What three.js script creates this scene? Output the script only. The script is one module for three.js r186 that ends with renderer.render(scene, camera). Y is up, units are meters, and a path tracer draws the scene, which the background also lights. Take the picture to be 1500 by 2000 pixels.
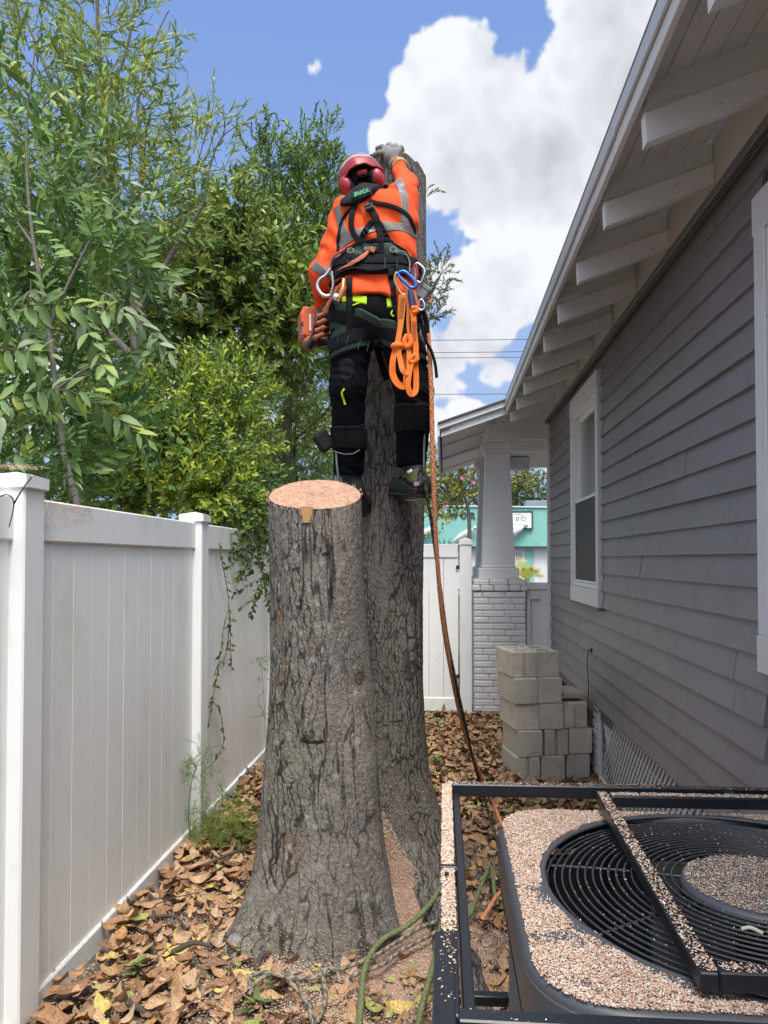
import * as THREE from 'three';
import { mergeGeometries, mergeVertices } from 'three/addons/utils/BufferGeometryUtils.js';
import { FontLoader } from 'three/addons/loaders/FontLoader.js';
import { TextGeometry } from 'three/addons/geometries/TextGeometry.js';

// ---------------------------------------------------------------- camera, sky, sun, exposure
const scene = new THREE.Scene();
const EYE = 1.62, FOCAL = 1450, YAW = Math.atan(117 / 1450), PITCH = THREE.MathUtils.degToRad(1.4), LENS_Y = 58;
const camera = new THREE.PerspectiveCamera(2 * Math.atan(1000 / FOCAL) * 180 / Math.PI, 0.75, 0.05, 400);
camera.position.set(0, EYE, 0);
camera.rotation.set(PITCH, YAW, 0, 'YXZ');
camera.setViewOffset(1500, 2000, 0, -LENS_Y, 1500, 2000);
camera.updateMatrixWorld(true);
const renderer = new THREE.WebGLRenderer({ antialias: true });
renderer.toneMapping = THREE.LinearToneMapping;
renderer.toneMappingExposure = 1.65;
renderer.shadowMap.enabled = true;
const SUN_AZ = 165, SUN_EL = 62, SUN_POWER = 1.9;
const rad = (d) => d * Math.PI / 180;
const dirOf = (az, el) => new THREE.Vector3(Math.sin(rad(az)) * Math.cos(rad(el)), Math.sin(rad(el)), -Math.cos(rad(az)) * Math.cos(rad(el)));
const sun = new THREE.DirectionalLight(new THREE.Color().setRGB(1, 0.95, 0.88), SUN_POWER);
sun.position.copy(dirOf(SUN_AZ, SUN_EL).multiplyScalar(40));
sun.castShadow = true; sun.shadow.radius = 34; sun.shadow.mapSize.set(2048, 2048);
Object.assign(sun.shadow.camera, { left: -15, right: 15, top: 15, bottom: -15, near: 1, far: 90 });
scene.add(sun);

// ---------------------------------------------------------------- noise and numbers
function rng(seed) { let s = seed >>> 0; return () => { s = (s + 0x6d2b79f5) | 0; let t = Math.imul(s ^ (s >>> 15), 1 | s); t = (t + Math.imul(t ^ (t >>> 7), 61 | t)) ^ t; return ((t ^ (t >>> 14)) >>> 0) / 4294967296; }; }
const PERM = (() => { const r = rng(77), p = new Uint8Array(512), q = [...Array(256).keys()]; for (let i = 255; i > 0; i--) { const j = Math.floor(r() * (i + 1)); [q[i], q[j]] = [q[j], q[i]]; } for (let i = 0; i < 512; i++) p[i] = q[i & 255]; return p; })();
function n3(x, y, z) {                                   // value noise 0..1
  const X = Math.floor(x), Y = Math.floor(y), Z = Math.floor(z); let fx = x - X, fy = y - Y, fz = z - Z;
  fx = fx * fx * (3 - 2 * fx); fy = fy * fy * (3 - 2 * fy); fz = fz * fz * (3 - 2 * fz);
  const a = X & 255, b = Y & 255, c = Z & 255, a1 = (a + 1) & 255, b1 = (b + 1) & 255, c1 = (c + 1) & 255;
  const h = (i, j, k) => PERM[PERM[PERM[i] + j] + k];
  const x0 = h(a, b, c) + (h(a1, b, c) - h(a, b, c)) * fx, x1 = h(a, b1, c) + (h(a1, b1, c) - h(a, b1, c)) * fx;
  const x2 = h(a, b, c1) + (h(a1, b, c1) - h(a, b, c1)) * fx, x3 = h(a, b1, c1) + (h(a1, b1, c1) - h(a, b1, c1)) * fx;
  const y0 = x0 + (x1 - x0) * fy, y1 = x2 + (x3 - x2) * fy;
  return (y0 + (y1 - y0) * fz) / 255;
}
function fbm(x, y, z, o = 4, g = 0.5) { let a = 1, s = 0, t = 0; for (let i = 0; i < o; i++) { s += a * n3(x, y, z); t += a; a *= g; x = x * 2.03 + 11.3; y = y * 2.03 + 5.7; z = z * 2.03 + 3.1; } return s / t; }
const clamp = (x, a = 0, b = 1) => Math.min(b, Math.max(a, x));
const sst = (a, b, x) => { const t = clamp((x - a) / (b - a)); return t * t * (3 - 2 * t); };
const mix = (a, b, t) => a + (b - a) * t;
function voro(x, y, seed = 0) {                          // F1, F2 and cell id
  const X = Math.floor(x), Y = Math.floor(y); let f1 = 9, f2 = 9, id = 0;
  for (let j = -1; j <= 1; j++) for (let i = -1; i <= 1; i++) {
    const h = PERM[PERM[(X + i + seed) & 255] + ((Y + j) & 255)], h2 = PERM[h + 57], dx = X + i + h / 255 - x, dy = Y + j + h2 / 255 - y, d = Math.sqrt(dx * dx + dy * dy);
    if (d < f1) { f2 = f1; f1 = d; id = h; } else if (d < f2) f2 = d;
  }
  return [f1, f2, id];
}

// ---------------------------------------------------------------- the sky: blue with cumulus clouds
{
  const W = 4096, H = 2048, data = new Float32Array(W * H * 4), sunDir = dirOf(SUN_AZ, SUN_EL);
  const puffs = [  // azimuth, elevation, half width, half height, strength
    [0, 32.5, 4.6, 3.8, 1], [-2.2, 29.5, 3.6, 3.2, 1], [4, 33, 4, 3.4, 1], [2, 28.6, 6.5, 4.6, 1.1], [8, 29, 6, 5.6, 1.1], [14, 33, 6.2, 6, 1.2], [12, 37.5, 5.5, 3, 1.1], [18, 30, 6, 8, 1], [7, 25.5, 4, 2.6, .75],
    [2.3, 25.2, 2.6, 2.2, .7], [.3, 20, 3.2, 2.6, .95], [4.5, 21, 4, 2.6, 1], [7.2, 19.2, 2.5, 2.5, .85], [2.5, 17.2, 3.4, 2.6, .9], [0, 16, 2.6, 2.6, .8], [-3.2, 22, 2.6, 3.4, .8], [4.4, 14.2, 2.5, 1.8, .55], [-.6, 13, 2.8, 1.7, .6],
    [.6, 10.2, 4.4, 2.0, .85], [6, 8, 5, 2.2, .7], [-9.5, 33.8, 2.2, 2.0, -.02], [-26, 18, 7, 3, .75], [-20, 12, 8, 3, .7], [-34, 11, 8, 4, .8], [-11, 9.5, 8, 2.6, .75]];
  const dens = (az, el, dx, dy, dz) => {
    let s = -0.75;
    for (const [a, e, ra, re, k] of puffs) { let da = az - a; if (da > 180) da -= 360; if (da < -180) da += 360; const q = (da * da) / (ra * ra) + (el - e) * (el - e) / (re * re); if (q < 4) s = Math.max(s, k - q * 0.7); }
    const away = sst(16, 34, Math.abs(az + 4)) , f = fbm(dx * 2.2 + 9, dy * 3.4 + 2, dz * 2.2 + 4, 4);
    s = Math.max(s, mix(-0.75, (f - 0.47) * 3.6, away));
    return s;
  };
  const at = (u, v) => { const el = (v - 0.5) * 180, ph = (u - 0.5) * 2 * Math.PI, c = Math.cos(rad(el)); return [Math.cos(ph) * c, Math.sin(rad(el)), Math.sin(ph) * c, el]; };
  const low = new Float32Array(W / 4 * (H / 4));         // large shapes on a coarse grid, fine billows on the full one
  for (let j = H / 8; j < H / 4; j++) for (let i = 0; i < W / 4; i++) { const [x, y, z, el] = at((i + .5) / (W / 4), (j + .5) / (H / 4)); low[j * W / 4 + i] = dens(Math.atan2(x, -z) * 180 / Math.PI, el, x, y, z); }
  const lo = (i, j) => { const x = (i + .5) / 4 - .5, y = Math.min((j + .5) / 4 - .5, H / 4 - 1.01), x0 = Math.floor(x), y0 = Math.floor(y), fx = x - x0, fy = y - y0, w = W / 4, a = (x0 + w) % w, b = (x0 + 1) % w; return mix(mix(low[y0 * w + a], low[y0 * w + b], fx), mix(low[(y0 + 1) * w + a], low[(y0 + 1) * w + b], fx), fy); };
  const K = 1 / 1.65;
  for (let j = 0; j < H; j++) for (let i = 0; i < W; i++) {
    const o = (j * W + i) * 4; data[o + 3] = 1;
    if (j < H / 2) { data[o] = 0.2 * K; data[o + 1] = 0.2 * K; data[o + 2] = 0.19 * K; continue; }
    const [x, y, z, el] = at((i + .5) / W, (j + .5) / H), t = sst(0, 42, el);
    let r = mix(0.44, 0.215, t), g = mix(0.61, 0.362, t), b = mix(0.92, 0.76, t);
    const base = lo(i, j);
    if (base > -0.4) {
      const billow = fbm(x * 11, y * 11, z * 11, 6, 0.56), rid = 1 - Math.abs(2 * fbm(x * 23 + 7, y * 23, z * 23, 3) - 1);
      const d = base + (billow - 0.5) * 2.6 + (rid - 0.7) * 0.42 - 0.22;
      const a = sst(0, 0.2, d) * 0.985;
      if (a > 0) {
        const up = lo(i, Math.min(H - 1, j + 22)), thick = clamp(d * 0.52 + Math.max(0, up - 0.55) * 0.5), grain = (billow - 0.5) * 0.55;
        const dip = 0.10 * Math.exp(-Math.pow((Math.atan2(x, -z) * 57.3 - 7.5) / 6.5, 2) - Math.pow((el - 27) / 4.5, 2)) + 0.14 * Math.exp(-Math.pow((Math.atan2(x, -z) * 57.3 - 4) / 7, 2) - Math.pow((el - 16) / 3, 2)); const L = clamp(0.99 - dip - 0.33 * sst(0.3, 1.05, thick) + grain * 0.95 + (rid - 0.75) * 0.36, 0.5, 1.03);
        r = mix(r, L * 0.93, a); g = mix(g, L * 0.955, a); b = mix(b, Math.min(1.0, L * 0.985 + 0.02), a);
      }
    }
    const s = x * sunDir.x + y * sunDir.y + z * sunDir.z, fillGlow = Math.exp(-Math.pow(Math.acos(clamp(s, -1, 1)) / 0.42, 2)) * 6.5;  // sun through thin cloud, its unseen glow added and strengthened to brighten the yard
    data[o] = (r + fillGlow) * K; data[o + 1] = (g + fillGlow * 0.98) * K; data[o + 2] = (b + fillGlow * 0.94) * K;
  }
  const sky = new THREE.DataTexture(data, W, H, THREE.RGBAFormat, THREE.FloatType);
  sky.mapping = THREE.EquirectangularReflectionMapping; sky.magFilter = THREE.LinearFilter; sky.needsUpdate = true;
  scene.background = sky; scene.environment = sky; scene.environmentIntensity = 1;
}

// ---------------------------------------------------------------- helpers
const V = (x, y, z) => new THREE.Vector3(x, y, z);
const PROT = new THREE.Matrix4().makeRotationFromEuler(camera.rotation);
const rayOf = (px, py) => V((px - 750) / FOCAL, -(py - 1000 - LENS_Y) / FOCAL, -1).applyMatrix4(PROT);
const at = (px, py, d) => { const r = rayOf(px, py); return V(0, EYE, 0).addScaledVector(r, d / -r.z); };       // a point d metres down the yard
const onGround = (px, py, h = 0) => { const r = rayOf(px, py); return V(0, EYE, 0).addScaledVector(r, (h - EYE) / r.y); };
const used = new Map();
const numbered = (name) => { const n = used.get(name) ?? 0; used.set(name, n + 1); return n ? name + '_' + String(n).padStart(3, '0') : name; };
function thing(name, label, category, pos = [0, 0, 0], turn = 0, group) {
  const o = new THREE.Group(); o.name = numbered(name); scene.add(o); o.position.set(...(pos.isVector3 ? pos.toArray() : pos)); o.rotation.y = turn;
  o.userData = { label, category }; if (group) o.userData.group = group; return o;
}
function tag(o, label, category, group, kind) { Object.assign(o.userData, { label, category }); if (group) o.userData.group = group; if (kind) o.userData.kind = kind; return o; }
function part(name, geo, mat, parent, label) {
  const g = Array.isArray(geo) ? join(geo) : geo, m = new THREE.Mesh(g, mat);
  m.name = parent === scene ? numbered(name) : name; m.castShadow = m.receiveShadow = true; if (label) m.userData.label = label; parent.add(m); return m;
}
const mark = (m, kind) => { m.userData.kind = kind; return m; };
function clean(g) {                                       // position, normal, uv only, not indexed
  const n = g.index ? g.toNonIndexed() : g; for (const k of Object.keys(n.attributes)) if (!['position', 'normal', 'uv', 'color'].includes(k)) n.deleteAttribute(k);
  if (!n.attributes.normal) n.computeVertexNormals();
  if (!n.attributes.uv) n.setAttribute('uv', new THREE.BufferAttribute(new Float32Array(n.attributes.position.count * 2), 2)); n.morphAttributes = {}; return n;
}
function join(list) { const l = list.filter(Boolean).map(clean); const hasC = l.some((g) => g.attributes.color); if (hasC) for (const g of l) if (!g.attributes.color) g.setAttribute('color', new THREE.BufferAttribute(new Float32Array(g.attributes.position.count * 3).fill(1), 3)); return mergeGeometries(l); }
function boxUV(g, s = 1, ox = 0, oy = 0) {               // metric uv from the dominant direction of each face
  const n = clean(g), p = n.attributes.position, q = n.attributes.normal, uv = new Float32Array(p.count * 2);
  for (let i = 0; i < p.count; i++) {
    const ax = Math.abs(q.getX(i)), ay = Math.abs(q.getY(i)), az = Math.abs(q.getZ(i)); let u, v;
    if (ay >= ax && ay >= az) { u = p.getX(i); v = p.getZ(i); } else if (ax >= az) { u = p.getZ(i); v = p.getY(i); } else { u = p.getX(i); v = p.getY(i); }
    uv[2 * i] = u * s + ox; uv[2 * i + 1] = v * s + oy;
  }
  n.setAttribute('uv', new THREE.BufferAttribute(uv, 2)); return n;
}
function cbox(w, h, d, c = 0.003) {                       // box with chamfered edges, centred
  c = Math.min(c, w * .45, h * .45, d * .45);
  const X = w / 2, Y = h / 2, Z = d / 2, pos = [], q = (...v) => { const [a, b, e, f] = v; pos.push(...a, ...b, ...e); if (f) pos.push(...a, ...e, ...f); };
  const S = [-1, 1], P = (ax, sx, sy, sz) => [sx * (ax === 0 ? X : X - c), sy * (ax === 1 ? Y : Y - c), sz * (ax === 2 ? Z : Z - c)];
  const put = (poly, nx, ny, nz) => { const a = V(...poly[0]), b = V(...poly[1]), e = V(...poly[2]), n = b.sub(a).cross(e.sub(a)); if (n.x * nx + n.y * ny + n.z * nz < 0) poly.reverse(); q(...poly); };
  for (const s of S) {
    put([P(0, s, -1, -1), P(0, s, 1, -1), P(0, s, 1, 1), P(0, s, -1, 1)], s, 0, 0);
    put([P(1, -1, s, -1), P(1, 1, s, -1), P(1, 1, s, 1), P(1, -1, s, 1)], 0, s, 0);
    put([P(2, -1, -1, s), P(2, 1, -1, s), P(2, 1, 1, s), P(2, -1, 1, s)], 0, 0, s);
  }
  for (const s of S) for (const t of S) {
    put([P(0, s, t, -1), P(0, s, t, 1), P(1, s, t, 1), P(1, s, t, -1)], s, t, 0);
    put([P(0, s, -1, t), P(0, s, 1, t), P(2, s, 1, t), P(2, s, -1, t)], s, 0, t);
    put([P(1, -1, s, t), P(1, 1, s, t), P(2, 1, s, t), P(2, -1, s, t)], 0, s, t);
    for (const u of S) put([P(0, s, t, u), P(1, s, t, u), P(2, s, t, u)], s, t, u);
  }
  const g = new THREE.BufferGeometry(); g.setAttribute('position', new THREE.Float32BufferAttribute(pos, 3)); g.computeVertexNormals(); return boxUV(g);
}
const mv = (g, x = 0, y = 0, z = 0) => g.translate(x, y, z);
const bx = (x0, x1, y0, y1, z0, z1, c = 0.003) => boxUV(mv(cbox(Math.abs(x1 - x0), Math.abs(y1 - y0), Math.abs(z1 - z0), c), (x0 + x1) / 2, (y0 + y1) / 2, (z0 + z1) / 2));
function bar(a, b, w, h = w, c = 0.002, up = V(0, 1, 0)) { // a chamfered bar from a to b
  const d = b.clone().sub(a), L = d.length(), g = cbox(w, h, L, c), z = d.normalize(), x = up.clone().cross(z); if (x.lengthSq() < 1e-6) x.set(1, 0, 0); x.normalize(); const y = z.clone().cross(x);
  return g.applyMatrix4(new THREE.Matrix4().makeBasis(x, y, z).setPosition(a.clone().add(b).multiplyScalar(.5)));
}
const curve = (pts, closed = false, t = 'centripetal') => new THREE.CatmullRomCurve3(pts, closed, t);
function tube(pts, r, seg = 40, rs = 8, closed = false) { return new THREE.TubeGeometry(pts.getPointAt ? pts : curve(pts, closed), seg, r, rs, closed); }
function taperTube(pts, radii, seg = 24, rs = 8, bump = 0) { // limb whose radius follows the list
  const c = pts.getPointAt ? pts : curve(pts), fr = c.computeFrenetFrames(seg, false), pos = [], uv = [], idx = [], L = c.getLength();
  for (let i = 0; i <= seg; i++) { const t = i / seg, p = c.getPointAt(t), k = t * (radii.length - 1), a = Math.min(Math.floor(k), radii.length - 2), r = mix(radii[a], radii[a + 1], k - a);
    for (let j = 0; j <= rs; j++) { const th = j / rs * 2 * Math.PI, rr = r * (1 + bump * (n3(Math.cos(th) * 2 + p.x * 9, Math.sin(th) * 2 + p.y * 9, p.z * 9) - .5)); const q = p.clone().addScaledVector(fr.normals[i], Math.cos(th) * rr).addScaledVector(fr.binormals[i], Math.sin(th) * rr); pos.push(q.x, q.y, q.z); uv.push(j / rs * 2 * Math.PI * r, t * L); } }
  for (let i = 0; i < seg; i++) for (let j = 0; j < rs; j++) { const a = i * (rs + 1) + j, b = a + rs + 1; idx.push(a, b, a + 1, b, b + 1, a + 1); }
  const g = new THREE.BufferGeometry(); g.setAttribute('position', new THREE.Float32BufferAttribute(pos, 3)); g.setAttribute('uv', new THREE.Float32BufferAttribute(uv, 2)); g.setIndex(idx); g.computeVertexNormals(); return g;
}
function gridGeo(nu, nv, fn, uvf) {                       // a sheet from fn(u, v)
  const pos = [], uv = [], idx = [];
  for (let j = 0; j <= nv; j++) for (let i = 0; i <= nu; i++) { const p = fn(i / nu, j / nv); pos.push(p.x, p.y, p.z); const w = uvf ? uvf(i / nu, j / nv) : [i / nu, j / nv]; uv.push(w[0], w[1]); }
  for (let j = 0; j < nv; j++) for (let i = 0; i < nu; i++) { const a = j * (nu + 1) + i, b = a + nu + 1; idx.push(a, a + 1, b, b, a + 1, b + 1); }
  const g = new THREE.BufferGeometry(); g.setAttribute('position', new THREE.Float32BufferAttribute(pos, 3)); g.setAttribute('uv', new THREE.Float32BufferAttribute(uv, 2)); g.setIndex(idx); g.computeVertexNormals(); return g;
}
function tint(g, r, gg, b) { const n = g.attributes.position.count, c = new Float32Array(n * 3); for (let i = 0; i < n; i++) { c[3 * i] = r; c[3 * i + 1] = gg; c[3 * i + 2] = b; } g.setAttribute('color', new THREE.BufferAttribute(c, 3)); return g; }
function tex(w, h, fn, { srgb = false, rx = 1, ry = 1, n = 4 } = {}) { // fn(u, v, x, y) -> [r, g, b] 0..1
  const d = new Uint8Array(w * h * 4);
  for (let y = 0; y < h; y++) for (let x = 0; x < w; x++) { const c = fn((x + .5) / w, (y + .5) / h, x, y), o = (y * w + x) * 4; if (typeof c === 'number') d[o] = d[o + 1] = d[o + 2] = clamp(c) * 255; else { d[o] = clamp(c[0]) * 255; d[o + 1] = clamp(c[1]) * 255; d[o + 2] = clamp(c[2]) * 255; } d[o + 3] = 255; }
  const t = new THREE.DataTexture(d, w, h); t.wrapS = t.wrapT = THREE.RepeatWrapping; t.magFilter = THREE.LinearFilter; t.repeat.set(rx, ry); if (srgb) t.colorSpace = THREE.SRGBColorSpace; t.needsUpdate = true; return t;
}
// tileable noise on the unit square
const tn = (u, v, f, seed = 0, o = 4) => { const a = u * 2 * Math.PI, b = v * 2 * Math.PI, k = f / (2 * Math.PI); return fbm(Math.cos(a) * k + seed, Math.sin(a) * k + Math.cos(b) * k * .93 + 31, Math.sin(b) * k + seed * 1.7, o); };
const lin = (c) => c <= 0.0031308 ? c * 12.92 : 1.055 * Math.pow(c, 1 / 2.4) - 0.055; // linear -> sRGB
const S3 = (r, g, b) => [lin(r), lin(g), lin(b)];
const M = (o) => { const { rgb, ...r } = o; const m = (r.transmission !== undefined || r.clearcoat || r.sheen || r.specularIntensity !== undefined) ? new THREE.MeshPhysicalMaterial(r) : new THREE.MeshStandardMaterial(r); if (rgb) m.color.setRGB(...rgb); return m; };
// ---------------------------------------------------------------- materials of the built things
const T = {};
T.paint = tex(512, 512, (u, v) => { const a = tn(u, v, 6, 3), b = tn(u, v, 40, 9, 3), k = 0.93 + 0.1 * (a - .5) + 0.05 * (b - .5); const spot = sst(.80, .86, tn(u, v, 70, 21, 2)) * .25; return S3(k - spot, k - spot, k - spot * 1.1); }, { srgb: true });
T.paintBump = tex(512, 512, (u, v) => .5 + .5 * (tn(u, v, 60, 5, 3) - .5) + .4 * (tn(u * 1, v, 14, 8, 3) - .5));
T.grain = tex(512, 512, (u, v) => { const g = tn(u, v * 1, 5, 4, 2) + .6 * n3(u * 8, v * 190, 3) * .8; return g * .55; });
T.side = tex(1024, 1024, (u, v) => { const a = tn(u, v, 4, 2), b = tn(u, v, 26, 6), s = sst(.62, .8, tn(u, v, 9, 17)) * .12, chip = sst(.80, .83, tn(u, v, 90, 33, 2)) * .5; const k = .94 + .26 * (a - .5) + .10 * (b - .5) - s; return S3(k + chip * .5, k + chip * .5, k * 1.0 + chip * .45); }, { srgb: true });
T.vinyl = tex(1024, 1024, (u, v) => { const a = tn(u, v, 5, 12), st = n3(u * 190, v * 3, 5), dirt = sst(.54, .80, tn(u, v, 9, 41, 5)) * .09, sm = sst(.715, .76, tn(u, v, 30, 52, 5)) * .06; const k = .965 + .05 * (a - .5) - dirt - sm - .025 * (st - .5); return S3(k * (1 - dirt * .2), k, k * (1 - dirt * .7)); }, { srgb: true });
T.conc = tex(512, 512, (u, v) => { const a = tn(u, v, 5, 71), b = tn(u, v, 60, 14, 3), st = tn(u, v, 3, 91, 3), pit = sst(.68, .8, tn(u, v, 90, 63, 2)); const k = .82 + .34 * (a - .5) + .26 * (b - .5) - .35 * pit; return S3(k, k * (.975 - .05 * st), k * (.92 - .12 * st)); }, { srgb: true });
T.concBump = tex(512, 512, (u, v) => .5 + .6 * (tn(u, v, 80, 14, 3) - .5) - .5 * sst(.66, .8, tn(u, v, 90, 63, 2)));
for (const k of ['paint', 'paintBump', 'grain', 'side', 'vinyl', 'conc', 'concBump']) T[k].wrapS = T[k].wrapT = THREE.RepeatWrapping;
const rep = (t, x, y = x) => { const c = t.clone(); c.repeat.set(x, y); c.needsUpdate = true; return c; };
const P = {
  trim: M({ rgb: [.72, .72, .73], roughness: .55, map: T.paint, bumpMap: T.paintBump, bumpScale: .0008 }),
  grey: M({ rgb: [.80, .80, .80], roughness: .6, map: T.paint, bumpMap: T.paintBump, bumpScale: .001 }),
  soffit: M({ rgb: [.74, .73, .71], roughness: .65, map: rep(T.paint, 1.3), bumpMap: T.paintBump, bumpScale: .0008 }),
  frieze: M({ rgb: [.60, .575, .52], roughness: .65, map: T.paint }),
  siding: M({ rgb: [.250, .236, .250], roughness: .5, map: rep(T.side, .8), bumpMap: rep(T.grain, .9, 1.6), bumpScale: .0006 }),
  sidingDark: M({ rgb: [.17, .16, .17], roughness: .6, map: T.side }),
  vinyl: M({ rgb: [.90, .915, .90], roughness: .38, map: rep(T.vinyl, .8, .5) }),
  vinylSash: M({ rgb: [.80, .81, .82], roughness: .35 }),
  brick: M({ rgb: [.80, .80, .80], roughness: .6, map: T.paint, bumpMap: rep(T.paintBump, 4), bumpScale: .006 }),
  mortar: M({ rgb: [.55, .55, .55], roughness: .8, bumpMap: rep(T.paintBump, 3), bumpScale: .004 }),
  metal: M({ rgb: [.60, .61, .60], roughness: .4, metalness: .15, map: T.paint }),
  shingle: M({ rgb: [.14, .12, .105], roughness: .95, bumpMap: T.concBump, bumpScale: .003 }),
  rawWood: M({ rgb: [.24, .17, .11], roughness: .85, bumpMap: T.grain, bumpScale: .002 }),
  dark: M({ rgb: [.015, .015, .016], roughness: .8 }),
  glass: M({ rgb: [1, 1, 1], transmission: 1, roughness: .01, thickness: 0, ior: 1.52 }),
  screen: M({ rgb: [.018, .019, .02], roughness: .6 }),
  blind: M({ rgb: [.20, .20, .19], roughness: .8 }),
  cable: M({ rgb: [.02, .02, .022], roughness: .5 }),
};

// ---------------------------------------------------------------- ground and street
const gy = (x, z) => (z > -9 ? (fbm(x * 1.7 + 4, 2, z * 1.7, 3) - .5) * .05 + .012 * Math.sin(x * 2.3 + z) : 0) - .012;
T.soil = tex(1024, 1024, (u, v) => { const a = tn(u, v, 8, 7), b = tn(u, v, 60, 19, 4), c = sst(.5, .75, tn(u, v, 24, 29, 3)), w = sst(.52, .66, tn(u, v, 110, 3, 3)); const k = .10 + .12 * (a - .5) + .16 * (b - .5); return S3(clamp(k * 1.25 + .07 * c + .22 * w * c), clamp(k * .95 + .04 * c + .14 * w * c), clamp(k * .68 + .02 * c + .09 * w * c)); }, { srgb: true });
T.soilBump = tex(512, 512, (u, v) => tn(u, v, 40, 19, 5));
{
  const xs = [], zs = []; for (let i = -60; i <= 60; i++) { const t = i / 60; xs.push(t * 3 + Math.pow(t, 7) * 117); zs.push(-4 + t * 5 + Math.pow(t, 7) * 140); }
  const g = gridGeo(120, 120, (u, v) => { const x = xs[Math.round(u * 120)], z = zs[120 - Math.round(v * 120)]; return V(x, gy(x, z), z); }, (u, v) => [xs[Math.round(u * 120)] * 1.1, zs[120 - Math.round(v * 120)] * 1.1]);
  part('ground', g, M({ roughness: .95, map: T.soil, bumpMap: rep(T.soilBump, 2), bumpScale: .02, side: THREE.DoubleSide }), scene).userData.kind = 'structure';
  const st = part('street', bx(-40, 40, -.05, .02, -33, -20, .02), M({ rgb: [.075, .075, .078], roughness: .9, bumpMap: T.concBump, bumpScale: .003 }), scene); st.userData.kind = 'structure';
  const pv = part('pavement', bx(-40, 40, -.05, .14, -36, -33.004, .02), M({ rgb: [.33, .32, .30], roughness: .9, map: T.conc }), scene); pv.userData.kind = 'structure';
}
const ground = scene.getObjectByName('ground');

// ---------------------------------------------------------------- white vinyl fence along the left
{
  const f = thing('vinyl_fence', 'long white vinyl privacy fence along the left side of the yard', 'fence', [-1.4635, 0, -2.48]);
  const OX = 1.4635, OZ = 2.48, L = (g) => mv(g, OX, 0, OZ), R = rng(5);
  const capG = () => { const a = .149 / 2, g = new THREE.BufferGeometry(), p = [], q = [[-a, .03, -a], [a, .03, -a], [a, .03, a], [-a, .03, a]], top = [0, .048, 0]; for (let i = 0; i < 4; i++) p.push(...q[(i + 1) % 4], ...q[i], ...top); g.setAttribute('position', new THREE.Float32BufferAttribute(p, 3)); g.computeVertexNormals(); return boxUV(join([g, mv(cbox(.149, .045, .149, .004), 0, .0085, 0)])); };
  const cap = capG(), zs = [-.55, -2.38, -4.21, -6.04, -7.87];
  const hts = [1.9, 1.875, 1.855, 1.85, 1.85];
  zs.forEach((z, i) => {
    const p = part('post', L(bx(-1.527, -1.40, -.1, hts[i], z - .127, z, .006)), P.vinyl, f);
    const c = part('cap', L(mv(cap.clone(), -1.4635, hts[i], z - .0635)), P.vinyl, p);
  });
  const rail = (z0, z1, i) => {
    part('rail', L(bx(-1.488, -1.438, 1.686, 1.836, z1, z0, .005)), P.vinyl, f); part('rail', L(bx(-1.488, -1.438, -.06, .088, z1, z0, .005)), P.vinyl, f);
    const n = 11, w = (z0 - z1) / n;
    for (let k = 0; k < n; k++) part('board', L(bx(-1.4745 + R() * .0006, -1.4525 + R() * .0006, .0, 1.75, z0 - (k + 1) * w + .0003, z0 - k * w - .0003, .0014)), P.vinyl, f);
  };
  for (let i = 0; i < 4; i++) rail(zs[i] - .127, zs[i + 1], i);
  rail(1.28, -.55, 9);
}
{
  const g = thing('vinyl_gate', 'white vinyl gate and panel closing the yard beside the brick pier', 'gate', [-.6, 0, -7.97]), L = (q) => mv(q, .6, 0, 7.97);
  const run = (x0, x1, z, y1, n) => { part('rail', L(bx(x0, x1, y1 - .145, y1, z - .05, z, .005)), P.vinyl, g); part('rail', L(bx(x0, x1, .0, .145, z - .05, z, .005)), P.vinyl, g); const w = (x1 - x0) / n; for (let k = 0; k < n; k++) part('board', L(bx(x0 + k * w + .0015, x0 + (k + 1) * w - .0015, .1, y1 - .1, z - .037, z - .013, .004)), P.vinyl, g); };
  run(-1.39, -.93, -8.0, 1.79, 3); run(-.79, .152, -8.0, 1.79, 6);
  for (const x of [-.925, .168]) { const p = part('post', L(bx(x, x + .127, -.05, 1.80, -8.085, -7.958, .006)), P.vinyl, g); part('cap', L(mv(boxUV(join([new THREE.ConeGeometry(.104, .035, 4).rotateY(Math.PI / 4).translate(0, .045, 0), mv(cbox(.147, .05, .147, .004), 0, .005, 0)])), x + .0635, 1.80, -8.0215)), P.vinyl, p); }
  part('hinge', L(bx(.13, .168, 1.52, 1.56, -7.999, -7.99)), P.cable, g); part('hinge', L(bx(.13, .168, .36, .40, -7.999, -7.99)), P.cable, g);
}

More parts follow.
